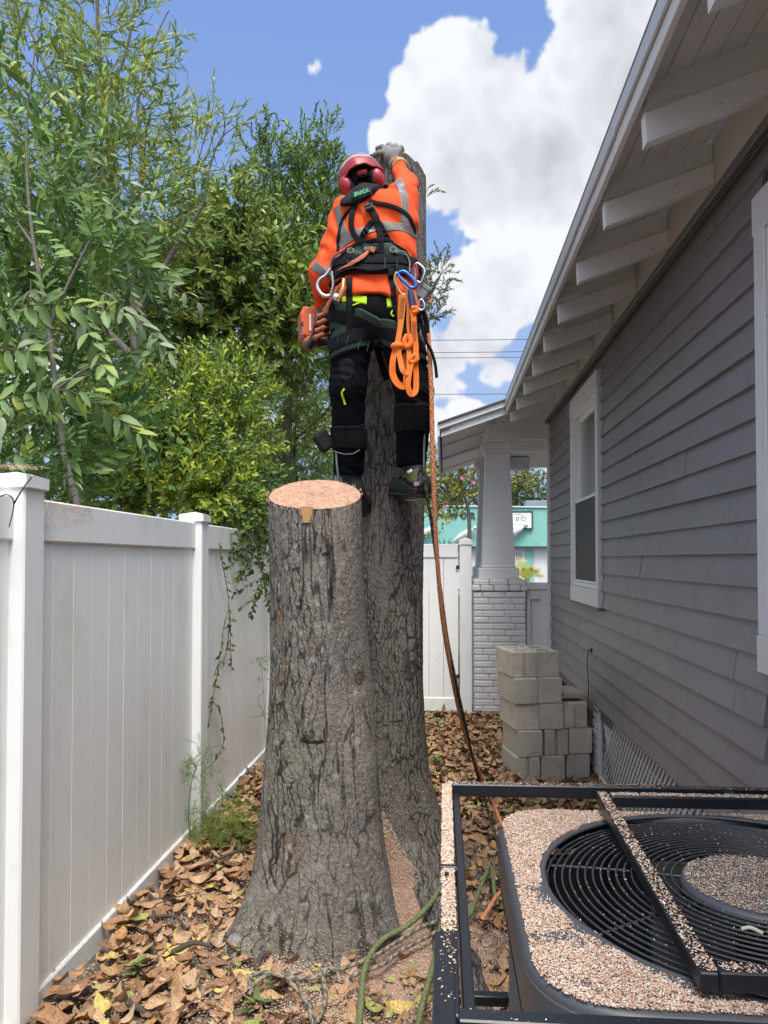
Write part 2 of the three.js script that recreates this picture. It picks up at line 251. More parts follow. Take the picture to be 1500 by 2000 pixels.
// ---------------------------------------------------------------- the house
const house = thing('house', 'grey clapboard house with white trim and deep bracketed eaves on the right', 'house', [1.12, 0, -7.95]);
{
  const OX = -1.12, OZ = 7.95, L = (g) => mv(g, OX, 0, OZ), H = (name, geo, mat, parent = house, label) => part(name, L(Array.isArray(geo) ? join(geo) : geo), mat, parent, label), R = rng(11);
  const XW = 1.12, ZC = -7.95, ZN = 1.2;
  H('wall', [bx(1.142, 1.26, .45, 3.3, ZC + .012, -6.50, .002), bx(1.142, 1.26, .45, 1.36, -6.50, -5.42, .002), bx(1.142, 1.26, 2.9, 3.3, -6.50, -5.42, .002), bx(1.142, 1.26, .45, 3.3, -5.42, -2.62, .002), bx(1.142, 1.26, .45, 1.3, -2.62, -1.62, .002), bx(1.142, 1.26, 2.85, 3.3, -2.62, -1.62, .002), bx(1.142, 1.26, .45, 3.3, -1.62, ZN, .002), bx(1.262, 6, .45, 3.3, ZC + .012, ZC + .14, .002), bx(5.9, 6, .45, 3.3, ZC + .15, ZN, .002), bx(1.262, 5.89, .4, .45, ZC + .15, ZN, .002)], P.sidingDark);
  H('ceiling', bx(1.265, 5.89, 3.2, 3.29, ZC + .15, ZN, .002), P.soffit);
  // clapboards, row by row; each piece is a tapering board
  const clap = (z0, z1, y, jit) => { // z0 nearer
    const h = .122 + .018, b = .026 + jit, t = .006, prof = [[XW + .02, y], [XW + .02 - b, y + .001], [XW + .02 - b - .0004, y + .006], [XW + .02 - t, y + h], [XW + .02, y + h]];
    const s = new THREE.Shape(prof.map(([x, yy]) => new THREE.Vector2(x, yy))); const g = new THREE.ExtrudeGeometry(s, { depth: z0 - z1, bevelEnabled: false, steps: 6 }).translate(0, 0, z1);
    const p = g.attributes.position, sd = y * 17.3 + z0; for (let i = 0; i < p.count; i++) { const z = p.getZ(i); p.setX(i, p.getX(i) + (n3(z * .9, sd, 4) - .5) * .006); p.setY(i, p.getY(i) + (n3(z * .5, sd * 2, 9) - .5) * .004); }
    const gg = g.toNonIndexed ? (g.index ? g.toNonIndexed() : g) : g; gg.computeVertexNormals(); return boxUV(gg, 1, R() * 3, R() * 3);
  };
  const joints = { 12: [-3.55], 6: [-3.92], 5: [-3.92, -2.98], 4: [-6.32, -2.98], 3: [-6.34, -3.57], 2: [-3.57, -4.9], 1: [-3.32], 0: [-3.35, -5.6], 18: [-3.36], 17: [-3.42] };
  for (let k = 0; k < 21; k++) {
    const y = .545 + .122 * k, cuts = (joints[k] || [-1.2 - R() * 5]).slice().sort((a, b) => b - a); let segs = [], a = ZN;
    for (const c of cuts) { segs.push([a, c + .0012]); a = c - .0012; } segs.push([a, ZC]);
    const hole = (h0, h1) => { const o = []; for (const [s0, s1] of segs) { if (s1 >= h0 || s0 <= h1) { o.push([s0, s1]); continue; } if (s0 > h0) o.push([s0, h0]); if (s1 < h1) o.push([h1, s1]); } segs = o; };
    if (y > 1.262 && y < 2.98) hole(-5.392, -6.522);
    if (y > 1.22 && y < 2.9) hole(-1.58, -2.694);
    if (k === 4 || k === 3) hole(-2.50, -2.712);            // broken boards by the right window
    for (const [s0, s1] of segs) if (s0 - s1 > .03) H('siding_board', clap(s0, s1, y, (R() - .5) * .003), P.siding);
  }
  H('siding_board', [bx(1.130, 1.1415, .93, .985, -2.66, -2.5, .002), bx(1.129, 1.1415, 1.045, 1.12, -2.69, -2.5, .002)], P.siding, house, 'broken grey board ends beneath the right window');
  // frieze, edge trim and corner board
  H('frieze', bx(1.085, 1.14, 3.10, 3.30, -7.94, ZN, .002), P.frieze);
  H('trim_strip', bx(1.068, 1.10, 3.062, 3.099, -7.94, ZN, .004), P.sidingDark);
  H('trim_strip', tube([V(1.075, 3.045, ZN), V(1.075, 3.043, -4), V(1.078, 3.046, -7.9)], .006, 30, 6), P.cable);
  H('corner_board', bx(1.092, 1.2, .5, 3.06, -7.99, -7.951, .003), P.grey);
  // base: lattice, its frame, brick piers
  const lat = H('lattice_vent', [bx(1.13, 1.155, .0, .50, -5.62, -5.575, .003), bx(1.13, 1.155, .0, .04, -5.575, -3.2, .003)], P.trim);
  { const s = []; for (let i = 0; i < 40; i++) for (const d of [1, -1]) { const z = -5.6 + i * .062, a = d > 0 ? V(1.143, .035, z) : V(1.149, .54, z), b = d > 0 ? V(1.143, .54, z + .50) : V(1.149, .035, z + .50); if (z + .50 > -3.2) continue; s.push(bar(a, b, .005, .020, .0008)); }
    mark(H('lattice_slat', s, P.trim, lat), 'stuff'); }
  H('crawlspace_shade_sheet', bx(1.2, 1.22, 0, .5, -7.9, ZN, .002), P.dark);  // near-black sheet behind the lattice, standing in for the shade under the house
  for (const [z0, z1] of [[-5.64, -5.86], [-7.72, -7.96]]) { const pr = H('foundation_pier', bx(1.165, 1.35, -.02, .55, z1 + .01, z0 - .01, .004), P.mortar); for (let c = 0; c < 8; c++) for (let q = 0; q < 2; q++) { const zz = z0 - (q + (c % 2) * .0) * .11; H('brick', bx(1.135 + R() * .006, 1.22, .005 + c * .068, .005 + c * .068 + .058, zz - .105, zz, .007), P.brick, pr); } }
  // windows
  const windowUnit = (z0, z1, y0, y1, mid, near) => {
    const w = H('window', [bx(1.092, 1.14, y0 + .13, y1, z0 - .085, z0, .004), bx(1.092, 1.14, y0 + .13, y1, z1, z1 + .085, .004), bx(1.088, 1.14, y1 - .135, y1 + .003, z1 - .003, z0 + .003, .004), bx(1.088, 1.14, y0, y0 + .13, z1 - .003, z0 + .003, .004)], P.trim);
    const a = z0 - .088, b = z1 + .088, t = y1 - .138, u = y0 + .133;
    H('frame', [bx(1.10, 1.19, u, t, a - .028, a, .003), bx(1.10, 1.19, u, t, b, b + .028, .003), bx(1.10, 1.19, t - .028, t, b + .029, a - .029, .003), bx(1.098, 1.19, u, u + .03, b + .029, a - .029, .003)], P.vinylSash, w);
    const aa = a - .03, bb = b + .03;
    H('sash', [bx(1.115, 1.14, mid - .02, mid + .02, bb, aa, .003), bx(1.115, 1.14, u + .032, u + .075, bb, aa, .003), bx(1.115, 1.14, u + .0755, mid - .0205, aa - .035, aa, .003), bx(1.115, 1.14, u + .0755, mid - .0205, bb, bb + .035, .003)], P.vinylSash, w);
    H('sash', [bx(1.145, 1.17, mid - .015, mid + .03, bb, aa, .003), bx(1.145, 1.17, t - .075, t - .03, bb, aa, .003), bx(1.145, 1.17, mid + .031, t - .0755, aa - .038, aa, .003), bx(1.145, 1.17, mid + .031, t - .0755, bb, bb + .038, .003)], P.vinylSash, w);
    H('pane', bx(1.154, 1.158, mid + .031, t - .076, bb + .039, aa - .039, .0005), P.glass, w);
    H('pane', bx(1.126, 1.130, u + .076, mid - .021, bb + .036, aa - .036, .0005), P.glass, w);
    H('insect_screen', bx(1.112, 1.1145, u + .05, mid - .005, bb + .012, aa - .012, .0005), P.screen, w);
    for (let i = 0; i < 9; i++) { const z = bb + .06 + (aa - bb - .12) * i / 8; H('blind_slat', mv(cbox(.004, t - u - .1, .075, .001).rotateY(.7), 1.235, (t + u) / 2, z), P.blind, w); }
    return w;
  };
  windowUnit(-5.39, -6.525, 1.275, 2.985, 2.10);
  windowUnit(-1.56, -2.696, 1.228, 2.895, 2.05);
  H('window_drip', bx(1.085, 1.15, 1.258, 1.273, -6.54, -5.375, .003), P.sidingDark);
  // eaves: roof plane, sheathing boards, rafters with sistered tails, fascia and metal edge
  const XE = .64, YE = 3.165, SL = Math.tan(rad(18.5)), ys = (x) => YE + (x - XE) * SL, ZP = -7.42;
  const slopeBox = (x0, x1, dy, th, z0, z1, c = .002) => { const g = cbox(x1 - x0, th, z0 - z1, c), p = g.attributes.position; for (let i = 0; i < p.count; i++) p.setY(i, p.getY(i) + (p.getX(i)) * SL); g.computeVertexNormals(); return boxUV(mv(g, (x0 + x1) / 2, ys((x0 + x1) / 2) + dy + th / 2, (z0 + z1) / 2)); };
  for (let i = 0; i < 6; i++) H('soffit_board', slopeBox(XE + i * .083 + .0015, XE + (i + 1) * .083 - .0015, (R() - .5) * .002, .018, ZN, ZP, .003), P.soffit);
  H('roof', [slopeBox(XE - .012, 5.5, .022, .02, ZN, ZP, .002), slopeBox(-.04, XE + .6, .024, .02, ZP - .002, -11.6, .002)], P.shingle);
  H('shingles', [slopeBox(XE - .035, 5.5, .044, .018, ZN, ZP + .03, .004), slopeBox(-.06, 5.5, .046, .018, ZP + .028, -11.6, .004)], P.shingle);
  H('fascia', bx(XE - .022, XE - .001, YE - .085, YE + .02, ZP, ZN, .002), P.trim);
  { const g = []; for (let z = ZN; z > ZP; z -= .43) g.push(bx(XE - .034, XE - .0235, YE - .03 + (R() - .5) * .006, YE + .043 + (R() - .5) * .005, Math.max(z - .428, ZP), z, .003)); H('drip_edge', g, P.metal); }
  for (let k = 0; k < 16; k++) {
    const z = -.62 - .607 * k; if (z < -7.4) break;
    const tilt = (R() - .5) * .006;
    const prof = (pts, z0, th) => { const s = new THREE.Shape(pts.map(([x, y]) => new THREE.Vector2(x, y))); const g = new THREE.ExtrudeGeometry(s, { depth: th, bevelEnabled: true, bevelSize: .002, bevelThickness: .002, bevelSegments: 1 }).translate(0, 0, z0); return boxUV(g, 1, R(), R()); };
    const rf = H('rafter', prof([[XE + .022, ys(XE + .022)], [XE + .022, ys(XE + .022) - .062], [XE + .145, ys(XE + .145) - .075], [XE + .148, ys(XE + .148) - .098], [1.082, ys(1.082) - .098], [1.082, ys(1.082)]], z - .045, .04), P.soffit);
    H('rafter_tail', prof([[XE + .012, ys(XE + .012) - .103 + tilt], [XE + .016, ys(XE + .016) - .200 + tilt], [1.083, ys(1.083) - .185], [1.083, ys(1.083) - .1015]], z - .03, .042), P.grey, rf);
    H('rafter_bird_block', bx(1.078, 1.0835, 3.11, 3.3, z - .055, z - .046, .001), P.soffit, rf);
  }
  // porch roof, rake boards and ceiling sheets
  for (const [z0, z1] of [[-7.45, -8.65], [-8.66, -9.75], [-9.76, -10.95], [-10.96, -11.58]]) H('soffit_sheet', slopeBox(-.02, 1.11, 0.002, .018, z0, z1, .004), P.grey);
  for (const z of [-8.65, -9.755, -10.955]) H('batten', slopeBox(-.01, 1.1, -.02, .02, z + .03, z - .03, .004), P.soffit);
  H('rake_board', slopeBox(-.055, XE + .6, -.012, .075, ZP + .004, ZP - .028, .003), P.trim);
  H('rake_board', slopeBox(-.03, 1.1, -.088, .07, ZP - .032, ZP - .07, .003), P.trim);
  H('rake_backing', slopeBox(-.03, .06, -.03, .03, ZP - .006, ZP - .031, .002), P.rawWood);
  H('fascia', bx(-.062, -.04, ys(-.04) - .085, ys(-.04) + .045, -11.6, ZP + .001, .003), P.trim);
  // porch beams and gable infill
  H('porch_beam', [bx(.47, .69, 2.90, 3.085, -10.1, -8.02, .004), bx(.692, 1.115, 2.79, 2.90, -8.25, -8.06, .004), bx(.692, 1.115, 2.80, 2.96, -9.95, -9.75, .004)], P.grey);
  H('porch_ceiling', bx(.692, 4, 2.97, 2.99, -11, -8.26, .002), P.soffit);
  for (let i = 0; i < 4; i++) H('gable_board', bx(.565, 1.118, 2.905 + i * .10, 3.003 + i * .10, -8.03 - .004 * (i % 2), -8.0 - .004 * (i % 2), .004), P.grey);
  // columns
  const col = (zc) => {
    const X = .59, C = H('column', (() => { const g = new THREE.CylinderGeometry(.125 * Math.SQRT2, .178 * Math.SQRT2, 1.30, 4, 1, false, Math.PI / 4); return boxUV(clean(mv(g, X, 2.18, zc))); })(), P.grey);
    C.geometry.computeVertexNormals();
    H('column_cap', [bx(X - .135, X + .135, 2.755, 2.785, zc - .135, zc + .135, .004), bx(X - .155, X + .155, 2.786, 2.832, zc - .155, zc + .155, .006), bx(X - .185, X + .185, 2.833, 2.898, zc - .185, zc + .185, .006)], P.grey, C);
    H('column_base', [bx(X - .185, X + .185, 1.532, 1.56, zc - .185, zc + .185, .01), bx(X - .215, X + .215, 1.42, 1.531, zc - .215, zc + .215, .005)], P.grey, C);
  };
  col(-8.29); col(-9.75);
  // painted brick piers
  const pier = (zf, n) => {
    const pr = H('brick_pier', bx(.322, .864, -.02, 1.28, zf - .552, zf - .008, .004), P.mortar);
    const brick = (x0, x1, y0, y1, z0, z1, c = .007) => H('brick', bx(x0 + R() * .003, x1 - R() * .003, y0 + R() * .002, y1 - R() * .002, z0 + (R() - .5) * .003, z1 + (R() - .5) * .007, c), P.brick, pr);
    for (let c = 0; c < 19; c++) {
      const y0 = .002 + c * .0675, y1 = y0 + .0595, lay = c % 3 === 0 ? [.1, .23] : c % 3 === 1 ? [.215, .23] : [.165, .24];
      let x = .313; for (const w of [...lay, 1]) { const e = Math.min(.873, x + w); brick(x, e - .006, y0, y1, zf - .1, zf); x = e + .002; if (x > .84) break; }
      let z = zf - .103; for (const w of c % 2 ? [.22, 1] : [.1, .22, 1]) { const e = Math.max(zf - .56, z - w); H('brick', bx(.313 + (R() - .5) * .005, .41, y0, y1, e + .006, z, .007), P.brick, pr); if (n === 0) H('brick', bx(.776, .873 + (R() - .5) * .005, y0, y1, e + .006, z, .007), P.brick, pr); z = e - .002; if (z < zf - .54) break; }
    }
    let x = .30; for (const w of [.09, .14, .165, .12, .08]) { H('brick', bx(x, x + w - .004, 1.288, 1.348, zf - .575, zf + .015, .010), P.brick, pr); x += w; }
    x = .318; for (const w of [.17, .20, .19]) { H('brick', bx(x, x + w - .004, 1.349, 1.408, zf - .56, zf - .004, .012), P.brick, pr); x += w; }
    H('coping', bx(.345, .835, 1.409, 1.4195, zf - .53, zf - .03, .004), P.brick, pr);
    return pr;
  };
  pier(-8.0, 0); pier(-9.46, 1);
  // porch railing wall between pier and house
  H('porch_rail_wall', [bx(.876, 1.115, -.02, 1.30, -8.17, -8.09, .003)], P.grey);
  H('rail_panel', [bx(.878, .925, .2, 1.30, -8.088, -8.055, .004), bx(1.03, 1.117, .2, 1.30, -8.088, -8.055, .004), bx(.925, 1.03, 1.2, 1.30, -8.088, -8.056, .004)], P.grey);
  H('rail_cap', bx(.876, 1.12, 1.302, 1.375, -8.18, -8.04, .005), P.grey);
  H('porch_floor', bx(.876, 4, .35, .42, -11, -8.18, .003), P.soffit);
  // a thin cable on the wall with its anchor
  H('wall_cable', tube([V(1.115, .93, -5.74), V(1.100, .945, -5.75), V(1.096, .90, -5.80), V(1.094, .80, -5.82), V(1.096, .68, -5.79), V(1.093, .55, -5.79), V(1.09, .4, -5.77)], .0035, 40, 5), P.cable);
  H('cable_anchor', bx(1.104, 1.122, .915, .95, -5.755, -5.73, .003), P.cable);
}
// ---------------------------------------------------------------- across the street
{
  const FZ = -38, R = rng(91), b = thing('shop_building', 'long low teal and white shop building across the street', 'building', [2, 0, FZ]), L = (g) => mv(g, -2, 0, -FZ), A = (n, g, m, p = b) => part(n, L(Array.isArray(g) ? join(g) : g), m, p);
  const teal = M({ rgb: [.23, .52, .45], roughness: .8, map: rep(T.side, .25), bumpMap: rep(T.concBump, 1), bumpScale: .006 }), white = M({ rgb: [.66, .68, .70], roughness: .75, map: rep(T.paint, .4) }), tDark = M({ rgb: [.03, .075, .075], roughness: .6 });
  const top = (x) => 4.33 - (x + 1.2) * .022;
  A('wall', bx(-14, 16, 2.30, 4.05, FZ - 8, FZ, .01), teal); A('parapet', (() => { const g = cbox(30, .34, .3, .01), p = g.attributes.position; for (let i = 0; i < p.count; i++) p.setY(i, p.getY(i) - p.getX(i) * .018); return boxUV(mv(g, 1, 4.15, FZ - .151)); })(), teal);
  A('coping', (() => { const g = cbox(30.1, .07, .4, .01), p = g.attributes.position; for (let i = 0; i < p.count; i++) p.setY(i, p.getY(i) - p.getX(i) * .018); return boxUV(mv(g, 1, 4.355, FZ - .12)); })(), white);
  A('lower_wall', bx(-14, 16, .1, 2.22, FZ - 8, FZ - .3, .01), white); A('ledge', bx(-14, 16, 2.222, 2.298, FZ - 8, FZ + .08, .01), tDark);
  A('door', bx(4.15, 4.55, .16, 2.12, FZ - .29, FZ - .24, .005), teal); const wn = A('window', [bx(3.45, 4.05, 1.35, 2.05, FZ - .29, FZ - .25, .005)], white); A('pane', bx(3.52, 3.98, 1.60, 1.98, FZ - .249, FZ - .24, .002), M({ rgb: [.28, .31, .33], roughness: .15 }), wn); A('sill', bx(3.42, 4.08, 1.30, 1.348, FZ - .29, FZ - .2, .004), white, wn);
  const w2 = A('window', [bx(-.3, .9, 1.1, 2.0, FZ - .29, FZ - .25, .005)], white); A('pane', bx(-.22, .82, 1.2, 1.92, FZ - .249, FZ - .24, .002), M({ rgb: [.28, .31, .33], roughness: .15 }), w2);
  A('roof_unit', [bx(4.35, 5.6, 4.2, 4.78, FZ - 3, FZ - 2, .02), ...Array.from({ length: 9 }, (_, i) => bx(4.38 + i * .135, 4.43 + i * .135, 4.25, 4.74, FZ - 1.998, FZ - 1.97, .004))], M({ rgb: [.25, .28, .32], roughness: .6 }));
  const font = await new FontLoader().loadAsync('fonts/droid/droid_sans_bold.typeface.json');
  const put = (ch, px, py) => { const g = new TextGeometry(ch, { font, size: .33, depth: .05, curveSegments: 6, bevelEnabled: true, bevelSize: .006, bevelThickness: .006, bevelSegments: 1 }); g.computeBoundingBox(); g.translate(-(g.boundingBox.max.x + g.boundingBox.min.x) / 2, -.165, 0); const p = at(px, py, 37.96); A('letter', clean(g.translate(p.x, p.y, FZ + .004)), tDark); };
  put('E', 853, 1006); put('W', 886.5, 1006.5); put('O', 905.8, 1006.5); put('R', 923.5, 1007); put('K', 941, 1007.5);
  // framed sign
  const sg = thing('shop_sign', 'white framed shop sign with green arc on the teal wall', 'sign', at(1003, 1016, 37.9)), sp = sg.position, sw = 36 * 2 * 37.9 / 1450 / 2 * 1.9, sh = .78;
  part('frame', [mv(cbox(sw + .16, .08, .10, .01), 0, sh / 2 + .04, 0), mv(cbox(sw + .16, .08, .10, .01), 0, -sh / 2 - .04, 0), mv(cbox(.08, sh - .002, .10, .01), sw / 2 + .04, 0, 0), mv(cbox(.08, sh - .002, .10, .01), -sw / 2 - .04, 0, 0)], tDark, sg);
  const c = document.createElement('canvas'); c.width = 512; c.height = 220; const x = c.getContext('2d'); x.fillStyle = '#e6eaef'; x.fillRect(0, 0, 512, 220); x.fillStyle = '#2b4a60'; x.font = 'bold 74px sans-serif'; x.textAlign = 'center'; x.fillText('O C', 344, 118); x.strokeStyle = '#8aa03c'; x.lineWidth = 11; x.beginPath(); x.ellipse(310, 92, 120, 62, 0, -1.9, .75); x.stroke(); x.strokeStyle = '#7b8794'; x.lineWidth = 6; x.setLineDash([26, 8, 14, 9, 38, 10]); x.beginPath(); x.moveTo(250, 172); x.lineTo(462, 172); x.stroke();
  const st = new THREE.CanvasTexture(c); st.colorSpace = THREE.SRGBColorSpace; const bd = new THREE.BoxGeometry(sw - .002, sh - .002, .04); part('board', bd, M({ map: st, roughness: .5 }), sg);
  // silver sea-creature sculptures fixed to the wall
  const prof = [[0, -.62], [.035, -.58], [.09, -.42], [.15, -.15], [.165, .1], [.13, .34], [.07, .47], [.05, .53]].map(([r, y]) => new THREE.Vector2(r, y));
  const silver = M({ rgb: [.68, .69, .70], roughness: .45, metalness: .6, bumpMap: rep(T.concBump, 3), bumpScale: .02 });
  [[905, 1045, 'silver finned wall sculpture nearest the letters on the teal wall', .62], [829, 1041, 'silver finned wall sculpture behind the orange rope, on the teal wall', .55], [1004, 1040, 'silver finned wall sculpture under the framed shop sign', .62]].forEach(([px, py, lab, k]) => {
    const t = thing('wall_sculpture', lab, 'sculpture', at(px, py, 37.72), 0, 'silver sculptures along the teal wall'), q = (n, g) => part(n, g.rotateZ(-1.02).scale(1.12, 1.12, 1.12), silver, t);
    q('body', new THREE.LatheGeometry(prof, 20)); q('head', new THREE.SphereGeometry(.105, 16, 12).translate(0, .62, 0)); q('fin', mv(cbox(.16, .05, .02, .008).rotateZ(.5), .12, -.05, .08)); q('fin', mv(cbox(.16, .05, .02, .008).rotateZ(-.5), -.12, -.05, .08)); q('tail', mv(cbox(.22, .06, .02, .01), 0, -.62, 0));
    q('whisker', join([bar(V(.03, .66, .08), V(.13, .72, .1), .008), bar(V(-.03, .66, .08), V(-.10, .75, .1), .008)]));
  });
  // overhead wires
  [[663, 661], [687, 685], [697, 696], [767, 768]].forEach(([y0, y1], i) => { const a = at(600, y0, 34), e = at(1120, y1, 34), d = e.clone().sub(a), p = a.clone().addScaledVector(d, -2), q = e.clone().addScaledVector(d, 2), m = a.clone().add(e).multiplyScalar(.5).add(V(0, -.06, 0)); tag(part('power_line', tube([p.add(V(0, .5, 0)), a, m, e, q.add(V(0, .5, 0))], .014, 60, 5), P.cable, scene), ['topmost thin power line beyond the eaves', 'second thin power line, above its close neighbour', 'third thin power line, just under its neighbour', 'lowest thin power line, alone above the porch roof'][i], 'power line', 'power lines over the street'); });
}
// ---------------------------------------------------------------- the twin-stemmed tree being felled
function barkAt(a, y, k, seed) {      // a: metres round the stem, y: height; returns [height -1..1, fissure 0..1, lichen]
  const wx = (fbm(a * 9, y * 5, seed, 4) - .5) * .085 + (fbm(a * 40, y * 26, seed + 2, 2) - .5) * .022, wy = (fbm(a * 9, y * 7, seed + 9, 4) - .5) * .22;
  const [f1, f2, id] = voro((a + wx) * k.fx, (y + wy) * k.fy, seed), [g1, g2] = voro((a + wx * .7) * k.fx * 2.3, (y + wy) * k.fy * 2.1, seed + 40);
  const strong = clamp(k.mask(a, y)), crack = (1 - sst(.02, k.w, f2 - f1)) * strong * sst(.22, .5, fbm(a * 15 + 4, y * 7, seed + 50, 2)), fine = (1 - sst(0, .16, g2 - g1)) * (.3 + .7 * strong) * k.fine;
  const vert = fbm(a * 75 + wx * 40, y * 9, seed + 3, 3), grain = fbm(a * 150, y * 120, seed + 5, 3);
  const grit = n3(a * 330, y * 300, seed + 6); const thin = (1 - sst(.0, .030, Math.abs(fbm(a * 19 + 3, y * 1.6, seed + 14, 3) - .5))) * sst(.36, .52, fbm(a * 4, y * 2.2, seed + 22, 2));
  const h = .30 * (vert - .5) + .95 * (grain - .5) + .5 * (grit - .5) - .95 * crack - .42 * fine - .7 * thin + .18 * ((id / 255) - .5) * strong;
  return [h, clamp(crack + .55 * fine + .85 * thin), sst(.6, .75, fbm(a * 20, y * 16, seed + 31, 3))];
}
function barkTexture(W, Hh, circ, height, k, seed, marks = []) {
  const c = new Uint8Array(W * Hh * 4), b = new Uint8Array(W * Hh * 4);
  for (let j = 0; j < Hh; j++) for (let i = 0; i < W; i++) {
    let a = (i + .5) / W * circ; const y = (j + .5) / Hh * height, o = (j * W + i) * 4;
    let [h, f, l] = barkAt(a, y, k, seed);
    if (i > W * .93) { const t = (i / W - .93) / .07, q = barkAt(a - circ, y, k, seed); h = mix(h, q[0], t); f = mix(f, q[1], t); l = mix(l, q[2], t); }
    const grit2 = n3(a * 260, y * 220, seed + 8); const warm = fbm(a * 3, y * 3, seed + 61, 3), moss = sst(.52, .7, fbm(a * 2.4 + 8, y * 1.6, seed + 70, 3)) * k.moss;
    let v = (.205 + .15 * h + .15 * (grit2 - .5) + .06 * (warm - .5)) * k.tone; v = mix(v, .30 * k.tone, l * .5);
    let r = v * 1.10, g = v * (.985 - .03 * warm), bl = v * (.90 - .10 * warm);
    r = mix(r, v * .86, moss); g = mix(g, v * .92, moss); bl = mix(bl, v * .62, moss);
    const F = clamp(f * .95, 0, .90); r = mix(r, .022, F); g = mix(g, .019, F); bl = mix(bl, .017, F);
    for (const [ma, my, ra, ry, kind] of marks) { // scars, stains and lichen that the bark carries
      if (Math.abs(a - ma) > ra * 1.8 || Math.abs(y - my) > ry * 1.8) continue;
      const wob = (fbm(a * 60, y * 60, 5 + ma, 3) - .5) * .8, q = Math.hypot((a - ma) / ra, (y - my) / ry) + wob; if (q > 1.3) continue; const w = sst(1.1, .5, q);
      if (kind === 'slit') { r *= 1 - .88 * w; g *= 1 - .9 * w; bl *= 1 - .9 * w; h -= 1.2 * w; } else if (kind === 'brown') { r = mix(r, r * .92, w); g = mix(g, g * .80, w); bl = mix(bl, bl * .68, w); } else if (kind === 'pale') { r = mix(r, .30, w * .6); g = mix(g, .295, w * .6); bl = mix(bl, .27, w * .6); } else { const ring = .5 + .5 * Math.sin(q * 16); r *= 1 - w * (.25 + .5 * ring); g *= 1 - w * (.3 + .5 * ring); bl *= 1 - w * (.35 + .5 * ring); h += w * (ring - .6); }
    }
    c[o] = clamp(lin(Math.max(0, r))) * 255; c[o + 1] = clamp(lin(Math.max(0, g))) * 255; c[o + 2] = clamp(lin(Math.max(0, bl))) * 255; c[o + 3] = 255;
    b[o] = b[o + 1] = b[o + 2] = clamp(.55 + h * .4) * 255; b[o + 3] = 255;
  }
  const mk = (d, s) => { const t = new THREE.DataTexture(d, W, Hh); t.magFilter = THREE.LinearFilter; t.wrapS = t.wrapT = THREE.RepeatWrapping; if (s) t.colorSpace = THREE.SRGBColorSpace; t.needsUpdate = true; return t; };
  return M({ roughness: .92, map: mk(c, true), bumpMap: mk(b), bumpScale: .0055 });
}
const lerpTable = (t, y) => { let i = 0; while (i < t.length - 2 && y > t[i + 1][0]) i++; const a = t[i], b = t[i + 1], q = clamp((y - a[0]) / (b[0] - a[0])); return a.slice(1).map((v, j) => mix(v, b[j + 1], q)); };
const STEM1 = [[-.1, -.545, -3.25, .33], [0, -.545, -3.25, .315], [.1, -.535, -3.25, .298], [.26, -.525, -3.25, .276], [.48, -.531, -3.25, .250], [.82, -.541, -3.25, .228], [1.16, -.548, -3.25, .214], [1.6, -.558, -3.25, .209], [2.1, -.574, -3.25, .213]];
const STEM2 = [[-.1, -.25, -4.0, .30], [0, -.25, -4.0, .285], [.2, -.28, -4.0, .235], [.5, -.30, -4.0, .200], [1.0, -.292, -4.0, .183], [1.6, -.285, -4.0, .176], [2.4, -.272, -4.0, .163], [3.0, -.260, -4.0, .162], [4, -.250, -4.0, .166]];
const tree = thing('felled_tree', 'grey barked twin-stemmed tree trunk, front stem sawn off and rear stem still standing', 'tree trunk', [-.42, 0, -3.5]);
const TL = (g) => mv(g, .42, 0, 3.5);
const flare1 = (th, y) => { const k = Math.exp(-Math.max(y, 0) / .17); return k * (.10 * Math.pow(Math.max(0, Math.cos(th - 3.72)), 6) + .07 * Math.pow(Math.max(0, Math.cos(th - 5.75)), 8) + .02 * Math.cos(th * 5 + 1) - .018 * Math.pow(Math.max(0, Math.cos(th - 4.7)), 3)) + .010 * Math.sin(th * 2 + y * 2.1) + .006 * Math.sin(th * 3 - y * 5) + Math.exp(-Math.max(y, 0) / .5) * .016 * Math.pow(Math.cos(th * 2.5 + .6), 2); };
const flare2 = (th, y) => { const k = Math.exp(-Math.max(y, 0) / .2); return k * (.09 * Math.pow(Math.max(0, Math.cos(th - .1)), 5) + .06 * Math.pow(Math.max(0, Math.cos(th - 5.6)), 6) + .02 * Math.cos(th * 4)) + .008 * Math.sin(th * 2 + y * 3.1) + .007 * Math.sin(th * 3 - y * 4 + 2); };
const K1 = { fx: 34, fy: 5.0, w: .17, fine: .14, moss: .34, tone: .78, mask: (a, y) => { const th = a / 1.3 * 2 * Math.PI, left = Math.pow(Math.max(0, Math.cos((th - 3.75) * .5)), 4); return .16 + 1.0 * left * (1.0 - .35 * sst(.7, .1, y)) + .45 * sst(.5, .7, fbm(a * 5, y * 2.4, 4, 2)) + .35 * sst(1.6, 1.9, y); } };
const K2 = { fx: 46, fy: 8.5, w: .22, fine: .4, moss: .15, tone: .60, mask: (a, y) => .55 + .5 * fbm(a * 4, y * 2, 3, 2) };
const cut1 = (x, z) => 1.912 - (z + 3.25) * .385 - (x + .57) * .02;   // the plane of the saw cut, leaning towards the viewer
const cut2 = (x, z) => 3.757 - (x + .25) * .28 + (fbm(x * 30, 3, z * 30, 2) - .5) * .03;
